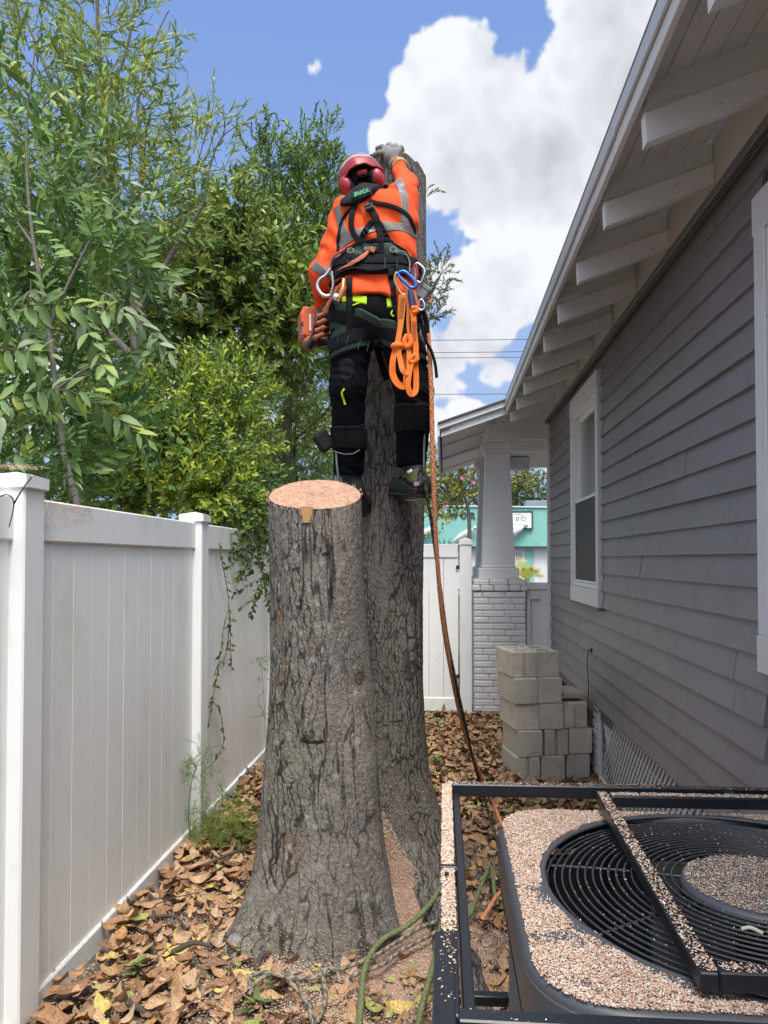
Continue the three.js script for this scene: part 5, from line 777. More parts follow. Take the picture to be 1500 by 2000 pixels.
// ---------------------------------------------------------------- chainsaw in the left hand
{
  const o = at(618, 655, 3.62), saw = thing('chainsaw', 'small orange top-handle chainsaw held in the left hand of the climber', 'chainsaw', o), K = (n, g, m, p = saw) => part(n, mv(Array.isArray(g) ? join(g) : g, -o.x, -o.y, -o.z), m, p), a = at;
  const prof = new THREE.Shape(); [[-.050, -.045], [-.056, .05], [-.046, .078], [.006, .078], [.014, .05], [.012, -.02], [.006, -.04], [-.02, -.05]].forEach(([x, y], i) => i ? prof.lineTo(x, y) : prof.moveTo(x, y));
  const c = a(611, 641, 3.66), body = new THREE.ExtrudeGeometry(prof, { depth: .09, bevelEnabled: true, bevelSize: .014, bevelThickness: .014, bevelSegments: 4 }).translate(0, 0, -.05).rotateY(.35).translate(c.x, c.y, c.z); K('housing', boxUV(clean(body)), PM.saw);
  K('rear_housing', boxUV(clean(new THREE.SphereGeometry(.05, 24, 16).scale(.85, .62, 1.1))).rotateZ(.6).translate(...a(606, 670, 3.63).toArray()), PM.rust);
  const p1 = a(606, 630, 3.598); K('stripe', boxUV(cbox(.010, .085, .006, .002)).rotateY(.35).translate(p1.x, p1.y, p1.z), PM.white); K('vent_plug', new THREE.CylinderGeometry(.012, .012, .02, 14).rotateX(Math.PI / 2).rotateY(.35).translate(...a(592, 634, 3.60).toArray()), P.cable);
  K('side_cover', boxUV(cbox(.05, .085, .10, .012)).translate(...a(617, 630, 3.66).toArray()), PM.sawGrey);
  K('top_handle', taperTube([a(641, 598, 3.62), a(627, 610, 3.60), a(621, 632, 3.58), a(615, 655, 3.585), a(600, 678, 3.60)], [.013, .015, .016, .018, .024], 30, 12), P.cable);
  K('front_guard', tube([a(620, 608, 3.56), a(618, 628, 3.545), a(613, 644, 3.55), a(616, 660, 3.56)], .007, 24, 8), P.cable); K('front_guard', tube([a(646, 606, 3.60), a(650, 625, 3.60), a(648, 650, 3.60), a(643, 664, 3.61)], .006, 24, 8), P.cable);
  K('guide_bar', boxUV(cbox(.16, .052, .006, .002)).rotateY(-.35).translate(...a(642, 662, 3.68).toArray()), PM.steelm); K('chain', boxUV(cbox(.165, .008, .009, .002)).rotateY(-.35).translate(...a(642, 673, 3.68).toArray()), P.cable);
  K('muffler', boxUV(cbox(.05, .04, .05, .01)).translate(...a(634, 655, 3.66).toArray()), PM.steelm);
  K('starter_cord', tube([a(584, 638, 3.6), a(587, 650, 3.6), a(592, 660, 3.6)], .003, 10, 6), PM.blue);
  // the left glove closed round the handle
  const fz = (y, k) => [a(640 - k * 3, y - 4, 3.60), a(632 - k * 4, y - 3, 3.555), a(620 - k * 4, y + 2, 3.55), a(615 - k * 4, y + 5, 3.585), a(620 - k * 3, y + 6, 3.615)];
  const palm = [cap(a(632, 600, 3.655), a(637, 616, 3.63), .034, .032), cap(a(637, 616, 3.63), a(632, 648, 3.61), .030, .026)];
  const f = handField(palm, [fz(616, -.6), fz(630, -.2), fz(644, .2), fz(657, .7), [a(640, 612, 3.64), a(645, 606, 3.60), a(638, 602, 3.575), a(632, 606, 3.565)]], .0135);
  W('glove', surfaceNet(f, ...boxOf([a(632, 598, 3.65), a(606, 672, 3.53), a(648, 600, 3.6)], .05), .0045), PM.rust, man, 'rust brown work glove gripping the chainsaw handle');
}
// ---------------------------------------------------------------- gear hanging from the harness
const band = (pts, w, m, name, parent, nrm = V(0, 0, 1), seg = 40, th = .0026) => { const c = curve(pts), ps = [], ns = []; for (let i = 0; i <= seg; i++) { ps.push(c.getPointAt(i / seg)); const n = typeof nrm === 'function' ? nrm(i / seg) : nrm; ns.push(n.clone().normalize()); } return part(name, strip(ps, ns, w, 0, th), m, parent); };
function carabiner(name, label, pts, r, m, gate, extra) { const o = pts[0].clone(), t = thing(name, label, 'carabiner', o), l = pts.map((p) => p.clone().sub(o)); part('body', tube(l, r, 60, 10, !gate), m, t); if (gate) part('gate', tube(gate.map((p) => p.clone().sub(o)), r * .8, 16, 8), extra ?? PM.silver, t); return t; }
{
  const a = (x, y, d = 3.36) => at(x, y, d);
  carabiner('carabiner', 'big silver hook carabiner hanging by the left elbow of the climber', [a(645, 525), a(636, 538), a(625, 546), a(620, 556), a(623, 568), a(632, 577), a(644, 578)], .0085, PM.silver, [a(644, 578), a(650, 560), a(648, 530)], PM.steelm);
  carabiner('carabiner', 'blue carabiner clipped at the right hip above the orange slings', [a(778, 534), a(788, 530), a(800, 538), a(811, 551), a(812, 560), a(803, 562), a(792, 552), a(781, 542)], .0075, PM.blue);
  carabiner('carabiner', 'gold carabiner beside the blue one at the right hip', [a(774, 533, 3.38), a(771, 545, 3.38), a(777, 562, 3.38), a(786, 575, 3.38), a(795, 574, 3.38), a(790, 560, 3.38), a(780, 542, 3.38)], .006, PM.gold);
  carabiner('carabiner', 'silver steel carabiner clipped above the grey pouch', [a(814, 514, 3.42), a(821, 518, 3.42), a(829, 528, 3.42), a(826, 543, 3.42), a(820, 552, 3.42), a(812, 545, 3.42), a(811, 528, 3.42)], .0055, PM.silver);
  carabiner('carabiner', 'red carabiner clipped at the right end of the hip belt', [a(811, 516, 3.40), a(806, 528, 3.40), a(806, 541, 3.40), a(812, 546, 3.40), a(815, 530, 3.40)], .0055, PM.red);
  carabiner('carabiner', 'small steel carabiner hanging below the grey pouch', [a(822, 585, 3.40), a(817, 597, 3.40), a(822, 606, 3.40), a(829, 602, 3.40), a(827, 590, 3.40)], .005, PM.silver);
  const pu = thing('pouch', 'small grey pouch hanging at the right hip of the climber', 'pouch', a(826, 572, 3.45)); part('bag', boxUV(cbox(.062, .072, .035, .010)).rotateZ(-.62), PM.pouch, pu); part('flap', boxUV(cbox(.064, .028, .039, .008)).translate(0, .024, .001).rotateZ(-.62), PM.pouch, pu); part('cord', tube([V(.03, -.01, 0), V(.042, -.03, 0), V(.03, -.055, .01)], .006, 12, 6), PM.lanyard, pu);
  const pl = thing('pulley', 'silver and gold pulley hanging at the left hip of the climber', 'pulley', a(656, 580, 3.36)); part('cheek', clean(new THREE.SphereGeometry(.016, 20, 14).scale(1, 1.1, .6)), PM.silver, pl); const p0 = a(656, 580, 3.36); part('strap', tube([a(662, 582, 3.36), a(669, 565, 3.36), a(671, 545, 3.37)].map((p) => p.sub(p0)), .009, 14, 8), PM.gold, pl); part('spacer', tube([a(660, 590, 3.36), a(668, 575, 3.36), a(676, 560, 3.36)].map((p) => p.sub(p0)), .007, 14, 8), PM.lanyard, pl);
  const ly = thing('lanyard', 'black rope lanyard bundle hanging at the left hip', 'lanyard', a(648, 560, 3.40)), lo = a(648, 560, 3.40); for (const pts of [[[672, 540], [660, 552], [648, 568], [642, 590], [646, 606]], [[668, 545], [655, 556], [645, 575], [650, 600], [656, 625], [652, 645]], [[660, 540], [650, 545], [644, 560]]]) part('cord', tube(pts.map(([x, y], i) => a(x, y, 3.38 + .02 * i).sub(lo)), .008, 30, 8), PM.web, ly);
  part('cord', tube([[660, 560], [650, 580], [640, 598], [636, 612]].map(([x, y]) => a(x, y, 3.40).sub(lo)), .010, 24, 8), PM.lanyard, ly);
  // orange slings
  const s1 = thing('webbing_sling', 'knotted orange webbing sling hanging at the right hip, the left one', 'sling', a(785, 580, 3.34)), o1 = a(785, 580, 3.34), q = (x, y, d = 3.34) => a(x, y, d).sub(o1);
  band([q(787, 575), q(786, 600), q(783, 630), q(779, 655), q(776, 672)], .026, PM.slingTan, 'webbing', s1, V(-.15, 0, 1)); band([q(795, 572, 3.36), q(798, 600, 3.36), q(797, 630, 3.36), q(799, 652, 3.36)], .018, PM.slingTan, 'webbing', s1, V(.7, 0, 1)); band([q(781, 575, 3.355), q(779, 605, 3.355), q(779, 640, 3.355), q(777, 668, 3.355)], .016, PM.sling, 'webbing', s1, V(-.8, 0, 1));
  { const e = []; for (let i = 0; i < 13; i++) { const y = 580 + i * 3.2, x = 787 - i * .35; e.push(bar(q(x - 4.5, y - 1, 3.337), q(x + 4.5, y + 1, 3.337), .0022, .0022, .0005)); } part('bar_tacks', join(e), PM.lanyard, s1); }
  part('knot', [clean(new THREE.SphereGeometry(.03, 16, 12).scale(1.05, .62, .8)).translate(...q(776, 676).toArray()), tube([q(768, 678), q(775, 671), q(784, 676), q(780, 684), q(770, 683)], .011, 30, 8)].map((g) => g), PM.sling, s1); part('knot', [tube([q(797, 655), q(801, 662), q(802, 672), q(794, 678), q(790, 668), q(796, 654)], .014, 30, 8)], PM.sling, s1);
  band([q(772, 680, 3.34), q(767, 705, 3.335), q(767, 730, 3.34), q(776, 748, 3.34), q(789, 755, 3.345), q(794, 742, 3.36), q(792, 715, 3.365), q(794, 690, 3.36)], .030, PM.sling, 'webbing', s1, (t) => V(-.6 + 1.3 * t, .1, 1), 60); band([q(778, 684, 3.33), q(782, 705, 3.325), q(788, 725, 3.32), q(797, 728, 3.33), q(799, 705, 3.335), q(799, 680, 3.34)], .024, PM.slingTan, 'webbing', s1, (t) => V(-.3 + .9 * t, .1, 1), 50);
  const s2 = thing('webbing_sling', 'orange webbing sling with a stitched tab beside the blue tag, the right one', 'sling', a(810, 605, 3.34)), o2 = a(810, 605, 3.34), w = (x, y, d = 3.34) => a(x, y, d).sub(o2);
  band([w(806, 603), w(808, 625), w(809, 650), w(812, 675), w(812, 695)], .026, PM.sling, 'webbing', s2); part('knot', [tube([w(804, 698), w(812, 694), w(814, 703), w(806, 708), w(800, 704), w(806, 697)], .012, 30, 8)], PM.sling, s2); part('knot', [tube([w(804, 603), w(812, 601), w(815, 607), w(807, 611)], .011, 24, 8)], PM.sling, s2);
  band([w(803, 708, 3.335), w(799, 730, 3.33), w(797, 755, 3.33), w(803, 770, 3.335), w(811, 765, 3.345), w(813, 740, 3.35), w(812, 708, 3.345)], .026, PM.sling, 'webbing', s2, (t) => V(-.5 + t, .0, 1), 50); { const e = []; for (let i = 0; i < 13; i++) { const y = 627 + i * 3.0; e.push(bar(w(804.5, y, 3.337), w(813.5, y, 3.337), .0022, .0022, .0005)); } part('bar_tacks', join(e), PM.lanyard, s2); }
  const tg = thing('cord_splice', 'blue and red sewn cord ends hanging beside the orange slings', 'cord', a(803, 580, 3.35)), o3 = a(803, 580, 3.35); part('sleeve', tube([a(800, 566, 3.35).sub(o3), a(803, 582, 3.35).sub(o3), a(806, 600, 3.35).sub(o3)], .010, 12, 8), M({ rgb: [.012, .05, .22], roughness: .6 }), tg); part('sleeve', tube([a(808, 570, 3.36).sub(o3), a(812, 584, 3.36).sub(o3), a(817, 600, 3.36).sub(o3)], .010, 12, 8), PM.lanyard, tg);
  const kn = thing('prusik_cord', 'dark cord bundle with trailing end hanging at the right thigh', 'cord', a(828, 640, 3.44)), o4 = a(828, 640, 3.44); for (const pts of [[[822, 600], [828, 618], [832, 640], [830, 660]], [[818, 605], [822, 625], [827, 648], [833, 668], [842, 685], [850, 712], [853, 738]], [[826, 603], [834, 625], [836, 650]]]) part('cord', tube(pts.map(([x, y], i) => a(x, y, 3.43 + .012 * i).sub(o4)), .0075, 40, 8), PM.web, kn);
  const cg = thing('cord_lanyard', 'thin grey-green cord looped round the rear stem between the knees', 'cord', at(733, 760, 3.82)), o5 = at(733, 760, 3.82); for (const s of [0, 7]) part('cord', tube([[746, 742], [735, 756 + s], [722, 768 + s], [712, 781 + s * .6], [706, 790]].map(([x, y], i) => at(x, y, [3.80, 3.815, 3.84, 3.88, 3.93][i]).sub(o5)), .006, 30, 8), M({ rgb: [.10, .11, .08], roughness: .9 }), cg);
}
// ---------------------------------------------------------------- foliage
function leafGeo(len, w, { fold = .25, curl = .2, n = 4, tip = 1.4, notch = 0, serr = 0 } = {}) { // a leaf along +y from the origin, facing +z
  const g = gridGeo(2 * (serr ? 1 : 1), n, (u, v) => {
    const e = (u - .5) * 2, prof = Math.pow(Math.sin(Math.PI * Math.pow(clamp(v * .985 + .008), 1 / tip)), .85), ww = w * .5 * prof * (1 + serr * (Math.round(v * n) % 2 ? .12 : -.06)), x = e * ww;
    return V(x, v * len - notch * (Math.abs(e) < .5 && v > .9 ? 1 : 0), Math.abs(x) * fold - curl * len * v * v);
  });
  return clean(g);
}
const place = (g, pos, dir, up, s = 1) => { const y = dir.clone().normalize(), z = up.clone().addScaledVector(y, -up.dot(y)); if (z.lengthSq() < 1e-5) z.set(1, 0, 0); z.normalize(); const x = y.clone().cross(z); return g.clone().applyMatrix4(new THREE.Matrix4().makeBasis(x.multiplyScalar(s), y.multiplyScalar(s), z.multiplyScalar(s)).setPosition(pos)); };
function sprig(R, { leaves = 10, len = .28, leaf, spread = 1.0, twig = .0025, twigRGB = [.16, .13, .08], vary = .25, pairs = false, droop = 0, hueVar = .2 }) {
  const pts = [V(0, 0, 0), V((R() - .5) * .06, len * .5, (R() - .5) * .06 - droop * .3 * len), V((R() - .5) * .1, len, (R() - .5) * .1 - droop * len)], c = curve(pts), parts = [tint(clean(taperTube(c, [twig, twig * .4], 4, 4)), ...twigRGB)];
  for (let i = 0; i < leaves; i++) {
    const t = pairs ? .12 + .86 * Math.floor(i / 2) / (leaves / 2) : .08 + .92 * (i + R() * .6) / leaves, p = c.getPointAt(Math.min(1, t)), tg = c.getTangentAt(Math.min(1, t)), a = pairs ? (i % 2 ? 0 : Math.PI) + (R() - .5) * .5 : i * 2.4 + R() * .8;
    const out = V(Math.cos(a), 0, Math.sin(a)), dir = tg.clone().multiplyScalar(.75 + .5 * t).addScaledVector(out, spread * (.7 + R() * .5)).add(V(0, 0, -droop * .5)), up = out.clone().negate().addScaledVector(tg, 1).add(V((R() - .5) * .8, (R() - .5) * .8, (R() - .5) * .8));
    const k = 1 + (R() - .5) * vary * 2, h = 1 + (R() - .5) * hueVar; parts.push(tint(place(leaf, p, dir, up, .75 + R() * .45), k * h, k, k / h));
  }
  return join(parts);
}
const leafMat = (rgb, tr = .35, rough = .55) => { const m = new THREE.MeshPhysicalMaterial({ color: new THREE.Color().setRGB(...rgb), roughness: rough, transmission: tr, thickness: 0, vertexColors: true, side: THREE.DoubleSide, specularIntensity: .6 }); return m; };
function crown(parent, origin, sprigs, mat, clusters, count, R, { up = .35, rnd = .9, s0 = .75, s1 = 1.25, tones = [[1, 1, 1]], shell = .5, name = 'crown' }) {
  const tot = clusters.reduce((a, c) => a + c.w, 0), lists = sprigs.map(() => []);
  for (const c of clusters) { const n = Math.round(count * c.w / tot); for (let i = 0; i < n; i++) {
    let d; do d = V(R() * 2 - 1, R() * 2 - 1, R() * 2 - 1); while (d.lengthSq() > 1 || d.lengthSq() < .01); const r = Math.pow(d.length(), shell); d.normalize();
    const p = V(d.x * c.r.x * r, d.y * c.r.y * r, d.z * c.r.z * r).add(c.c).sub(origin), dir = d.clone().add(V(0, up, 0)).add(V((R() - .5) * rnd, (R() - .5) * rnd, (R() - .5) * rnd)); if (c.dir) dir.addScaledVector(c.dir, 1);
    lists[Math.floor(R() * sprigs.length)].push([p, dir.normalize(), mix(s0, s1, R()) * (c.s || 1), c.tone ?? null]); } }
  lists.forEach((l, k) => { if (!l.length) return; const im = new THREE.InstancedMesh(sprigs[k], mat, l.length), m = new THREE.Matrix4(), col = new THREE.Color();
    l.forEach(([p, y, s, tone], i) => { const a = R() * 6.28, rx = V(Math.cos(a), Math.sin(a), .3), x = rx.cross(y).normalize(), z = x.clone().cross(y); m.makeBasis(x.multiplyScalar(s), y.clone().multiplyScalar(s), z.multiplyScalar(s)).setPosition(p); im.setMatrixAt(i, m); const t = tone ?? tones[Math.floor(R() * tones.length)], b = .82 + R() * .36; col.setRGB(t[0] * b, t[1] * b, t[2] * b); im.setColorAt(i, col); });
    im.name = name; im.userData.kind = 'stuff'; im.castShadow = im.receiveShadow = true; parent.add(im); });
}
const BK = { grey: M({ rgb: [.16, .145, .125], roughness: .9, bumpMap: T.concBump, bumpScale: .004 }), dark: M({ rgb: [.07, .058, .045], roughness: .95 }), pale: M({ rgb: [.26, .24, .20], roughness: .9 }) };
const cl = (px, py, d, rx, ry, rz, w, extra = {}) => ({ c: at(px, py, d), r: V(rx * d / FOCAL, ry * d / FOCAL, rz ?? rx * d / FOCAL), w: w ?? rx * ry / 1000, ...extra });
function treeThing(name, label, cat, basePx, d, trunk, limbs, mat, group) {
  const b = at(basePx[0], basePx[1], d); b.y = 0; const t = thing(name, label, cat, b, 0, group), loc = (l) => l.map(([x, y, dd]) => at(x, y, dd ?? d).sub(b));
  const tp = loc(trunk.p); tp.unshift(V(tp[0].x * .6, -.05, tp[0].z * .6)); part('trunk', taperTube(tp, trunk.r, 40, 10, .25), mat, t);
  for (const l of limbs) part('limb', taperTube(loc(l.p), l.r, 24, 6, .2), mat, t); return [t, b];
}
{
  const R = rng(2024);
  // 1. tall willow-leaved tree, upper left
  const thin = leafGeo(.075, .017, { fold: .3, curl: .12, n: 3 });
  const sp1 = [0, 1, 2, 3].map(() => sprig(R, { leaves: 13, len: .30, leaf: thin, spread: .75 }));
  const m1 = leafMat([0.338, 0.425, 0.101], .5), tones1 = [[1, 1, 1], [1.25, 1.15, .9], [.8, .95, 1], [1.5, 1.4, 1], [.65, .8, .9]];
  let [t, b] = treeThing('willow_leaved_tree', 'tall airy tree with narrow yellow-green leaves, beyond the fence at upper left', 'tree', [240, 1000], 5.6, { p: [[262, 900], [268, 760], [262, 600], [235, 440], [215, 300], [195, 120], [188, -60]], r: [.075, .07, .06, .05, .04, .03, .02, .012] },
    [{ p: [[262, 620], [300, 560], [345, 480], [395, 400], [412, 320], [432, 270], [470, 240]], r: [.03, .026, .022, .016, .010, .006, .003] }, { p: [[345, 480], [370, 380], [405, 250], [418, 205]], r: [.012, .009, .005, .003] }, { p: [[240, 450], [280, 330], [270, 200], [310, 60], [330, 20]], r: [.025, .02, .014, .008, .004] }, { p: [[235, 430], [170, 300], [110, 180], [60, 60], [20, -40]], r: [.03, .025, .018, .012, .006] }, { p: [[215, 300], [130, 260], [60, 200], [-20, 150]], r: [.022, .016, .01, .006] }, { p: [[205, 200], [240, 120], [262, 20], [270, -60]], r: [.015, .012, .008, .005] }, { p: [[262, 700], [200, 640], [120, 600], [40, 590]], r: [.035, .028, .02, .012] }, { p: [[268, 760], [300, 700], [340, 690], [380, 700]], r: [.03, .022, .014, .008] }], BK.grey);
  crown(t, b, sp1, m1, [cl(120, 20, 5.5, 120, 60, .5, 6), cl(220, 70, 5.6, 75, 80, .4, 6), cl(60, 130, 5.4, 90, 70, .4, 4.5), cl(235, 210, 5.5, 85, 90, .45, 8), cl(150, 260, 5.6, 90, 90, .5, 6), cl(245, 340, 5.6, 90, 80, .5, 9), cl(290, 400, 5.6, 80, 70, .4, 6), cl(40, 330, 5.5, 80, 120, .5, 4), cl(160, 420, 5.8, 110, 80, .5, 8), cl(300, 60, 5.6, 25, 60, .2, .7), cl(305, 140, 5.6, 25, 40, .2, .5), cl(325, 240, 5.6, 25, 60, .2, .8), cl(355, 330, 5.6, 40, 50, .25, 1.3), cl(405, 310, 5.6, 45, 50, .25, 1.4), cl(415, 215, 5.6, 25, 20, .1, .28), cl(455, 265, 5.6, 22, 26, .1, .28), cl(425, 360, 5.6, 30, 36, .15, .6), cl(330, 460, 5.6, 60, 40, .3, 3), cl(80, 480, 5.8, 130, 120, .5, 7), cl(200, 560, 5.9, 140, 110, .5, 9), cl(70, 680, 6, 140, 120, .5, 6)], 1000, R, { up: .6, tones: tones1, shell: .6 });
  // 2. upright dark evergreen behind the climber's shoulder
  const lf2 = leafGeo(.062, .019, { fold: .35, curl: .08, n: 3 }), sp2 = [0, 1, 2].map(() => sprig(R, { leaves: 15, len: .22, leaf: lf2, spread: .75 })), m2 = leafMat([0.180, 0.278, 0.071], .3);
  [t, b] = treeThing('evergreen_tree', 'upright dark green evergreen with pointed shoots just left of the red helmet', 'tree', [560, 1000], 8.6, { p: [[560, 950], [562, 800], [566, 600], [574, 450], [585, 330]], r: [.08, .075, .06, .05, .035, .015] }, [{ p: [[562, 640], [535, 500], [520, 380], [505, 290]], r: [.035, .025, .016, .008] }, { p: [[566, 600], [610, 470], [628, 350], [638, 250]], r: [.035, .025, .016, .008] }, { p: [[574, 450], [550, 350], [535, 250]], r: [.02, .014, .006] }, { p: [[575, 520], [640, 430], [660, 340]], r: [.02, .014, .006] }], BK.grey);
  crown(t, b, sp2, m2, [cl(503, 305, 8.6, 15, 50, .15, 1), cl(518, 380, 8.6, 28, 70, .2, 2.5), cl(535, 265, 8.6, 14, 30, .15, .5), cl(545, 330, 8.6, 18, 50, .2, 1.2), cl(590, 300, 8.6, 20, 40, .2, 1.1), cl(605, 370, 8.6, 35, 70, .25, 3), cl(637, 270, 8.6, 13, 42, .15, .7), cl(625, 350, 8.6, 25, 60, .2, 2), cl(650, 350, 8.6, 20, 34, .2, .7), cl(560, 440, 8.6, 70, 70, .4, 6), cl(640, 430, 8.6, 50, 70, .3, 4), cl(570, 540, 8.6, 100, 90, .5, 8), cl(600, 660, 8.7, 100, 90, .5, 8)], 1250, R, { up: 1.1, rnd: .7, tones: [[1, 1, 1], [1.3, 1.25, .9], [.75, .85, 1], [1.6, 1.5, .8]], shell: .55 });
  // 3. dense glossy tree in the middle
  const lf3 = leafGeo(.085, .034, { fold: .3, curl: .15, n: 3 }), sp3 = [0, 1, 2].map(() => sprig(R, { leaves: 12, len: .26, leaf: lf3, spread: .9 })), m3 = leafMat([0.179, 0.247, 0.060], .35, .42);
  [t, b] = treeThing('glossy_leaved_tree', 'dense tree with glossy dark green leaves left of the chainsaw', 'tree', [420, 1000], 7.4, { p: [[430, 940], [420, 800], [425, 640], [450, 500], [470, 430]], r: [.08, .07, .055, .045, .03, .014] }, [{ p: [[420, 760], [380, 640], [360, 520], [380, 450]], r: [.04, .03, .018, .008] }, { p: [[425, 640], [520, 560], [580, 500]], r: [.035, .022, .010] }, { p: [[420, 800], [520, 720], [600, 690]], r: [.035, .022, .010] }, { p: [[430, 560], [440, 470], [470, 420]], r: [.025, .016, .008] }], BK.grey);
  crown(t, b, sp3, m3, [cl(400, 460, 7.2, 60, 50, .4, 3), cl(470, 430, 7.2, 45, 45, .3, 2.2), cl(540, 470, 7.3, 50, 40, .3, 1.6), cl(370, 560, 7.1, 70, 80, .5, 6), cl(470, 540, 7.1, 90, 80, .5, 8), cl(570, 570, 7.3, 80, 80, .5, 6), cl(430, 650, 7.1, 110, 70, .5, 7), cl(570, 660, 7.2, 80, 70, .5, 6), cl(310, 620, 7.2, 80, 90, .5, 5)], 1550, R, { up: .25, tones: [[1, 1, 1], [1.35, 1.3, 1], [.75, .85, .9], [1.9, 1.7, 1.1], [1.1, 1.1, .9]], shell: .5 });
  // 4. yellow-green shrubs over the fence
  const lf4 = leafGeo(.052, .020, { fold: .3, curl: .1, n: 3 }), sp4 = [0, 1, 2].map(() => sprig(R, { leaves: 14, len: .20, leaf: lf4, spread: .95 })), m4 = leafMat([0.325, 0.436, 0.085], .38);
  [t, b] = treeThing('yellow_green_shrub', 'broad yellow-green shrub rising over the white fence, left of the stump', 'shrub', [300, 1000], 5.5, { p: [[300, 980], [310, 900], [330, 820]], r: [.03, .03, .02, .01] }, [{ p: [[300, 980], [240, 880], [220, 800]], r: [.02, .014, .006] }, { p: [[310, 900], [400, 820], [440, 760]], r: [.02, .014, .006] }, { p: [[300, 950], [370, 900], [450, 880]], r: [.02, .014, .006] }], BK.dark);
  crown(t, b, sp4, m4, [cl(260, 850, 5.5, 90, 80, .4, 4), cl(350, 800, 5.6, 90, 70, .4, 4), cl(440, 760, 5.8, 80, 60, .4, 3), cl(330, 910, 5.4, 110, 70, .35, 5), cl(430, 880, 5.7, 90, 90, .4, 5), cl(220, 950, 5.3, 90, 50, .3, 3), cl(360, 980, 5.3, 90, 45, .25, 3), cl(445, 990, 5.5, 60, 70, .25, 3), cl(120, 960, 5.0, 110, 50, .3, 2.5)], 1900, R, { up: .5, tones: [[1, 1, 1], [1.25, 1.15, .9], [.7, .8, .9], [.5, .62, .8], [1.5, 1.35, .8]], shell: .55 });
  const lf5 = leafGeo(.036, .012, { fold: .2, curl: .1, n: 2 }), sp5 = [0, 1, 2].map(() => sprig(R, { leaves: 20, len: .24, leaf: lf5, spread: .8, twig: .0018 })), m5 = leafMat([0.338, 0.446, 0.115], .35);
  [t, b] = treeThing('feathery_shrub', 'tall fine-leaved green shrub beyond the fence corner, behind the legs of the climber', 'shrub', [580, 1000], 8.9, { p: [[580, 960], [575, 860], [590, 760]], r: [.035, .03, .02, .01] }, [{ p: [[580, 960], [530, 860], [500, 780]], r: [.02, .014, .006] }, { p: [[575, 860], [640, 800], [670, 740]], r: [.02, .014, .006] }], BK.dark);
  crown(t, b, sp5, m5, [cl(530, 800, 8.9, 80, 70, .5, 4), cl(610, 760, 8.9, 70, 70, .5, 4), cl(640, 850, 8.9, 70, 80, .5, 4), cl(550, 890, 8.8, 90, 80, .5, 5), cl(500, 960, 8.7, 60, 70, .4, 3), cl(590, 980, 8.8, 90, 80, .4, 4), cl(690, 800, 9.2, 60, 120, .4, 3), cl(690, 960, 9.2, 60, 100, .4, 3)], 2300, R, { up: .7, tones: [[1, 1, 1], [1.3, 1.2, .9], [.75, .85, .9], [.6, .7, .8]], shell: .6 });
  // 5. dark creeper spilling over the fence by the stump
  const lf6 = leafGeo(.045, .026, { fold: .2, curl: .2, n: 3 }), sp6 = [0, 1].map(() => sprig(R, { leaves: 12, len: .22, leaf: lf6, spread: .9, droop: .3 })), m6 = leafMat([0.101, 0.157, 0.040], .3);
  [t, b] = treeThing('creeper', 'dark green creeper spilling over the fence beside the stump', 'creeper', [470, 1010], 5.5, { p: [[470, 1000], [480, 1020]], r: [.012, .01, .006] }, [{ p: [[440, 1010, 5.3], [490, 1050, 5.1], [510, 1110, 5.0], [520, 1170, 4.95]], r: [.006, .005, .004, .002] }, { p: [[430, 1020, 5.2], [460, 1070, 4.9], [500, 1080, 4.9]], r: [.006, .004, .002] }], BK.dark);
  crown(t, b, sp6, m6, [cl(470, 1000, 5.4, 60, 40, .2, 3), cl(495, 1060, 5.15, 34, 38, .12, 1.8), cl(512, 1120, 5.0, 16, 44, .06, .7), cl(440, 1040, 5.2, 30, 25, .1, .9), cl(520, 990, 5.6, 40, 60, .2, 2)], 230, R, { up: -.4, tones: [[1, 1, 1], [1.4, 1.35, 1], [.7, .8, .9]], shell: .7, s0: .6, s1: 1 });
  // 6. far green mass and background trees
  const lf7 = leafGeo(.11, .06, { fold: .3, curl: .1, n: 2 }), sp7 = [0, 1].map(() => sprig(R, { leaves: 14, len: .42, leaf: lf7, spread: 1 })), m7 = leafMat([0.170, 0.255, 0.068], .3);
  [t, b] = treeThing('spreading_tree', 'big spreading tree deep behind the others at far left', 'tree', [150, 1000], 11.5, { p: [[150, 930], [160, 780], [150, 640]], r: [.16, .14, .10, .05] }, [{ p: [[160, 760], [60, 640], [-40, 560]], r: [.07, .05, .02] }, { p: [[155, 700], [260, 620], [330, 560]], r: [.07, .05, .02] }, { p: [[160, 800], [300, 740], [420, 720]], r: [.07, .05, .02] }], BK.dark);
  crown(t, b, sp7, m7, [cl(60, 560, 11.5, 140, 110, .8, 5), cl(220, 640, 11.5, 140, 110, .8, 5), cl(60, 740, 11.5, 160, 100, .8, 6), cl(330, 760, 11.5, 160, 110, .8, 6), cl(130, 880, 11.5, 200, 100, .7, 7), cl(420, 900, 11.5, 170, 110, .7, 7), cl(560, 860, 11.8, 120, 110, .7, 4), cl(-100, 850, 11.5, 140, 170, .8, 5)], 1400, R, { up: .3, tones: [[1, 1, 1], [1.3, 1.25, 1], [.7, .8, .9]], shell: .5 });
  // 7. slender tree behind the rear stem, showing to its right
  [t, b] = treeThing('slender_tree', 'small blue-green tree peeping out right of the rear stem at hip height', 'tree', [792, 1000], 9.2, { p: [[790, 940], [795, 760], [800, 640], [812, 560]], r: [.05, .045, .035, .02, .01] }, [{ p: [[798, 640], [840, 580], [866, 525]], r: [.015, .01, .004] }, { p: [[797, 660], [840, 620], [862, 612]], r: [.012, .008, .003] }, { p: [[800, 560], [815, 450], [826, 385]], r: [.012, .008, .003] }], BK.grey);
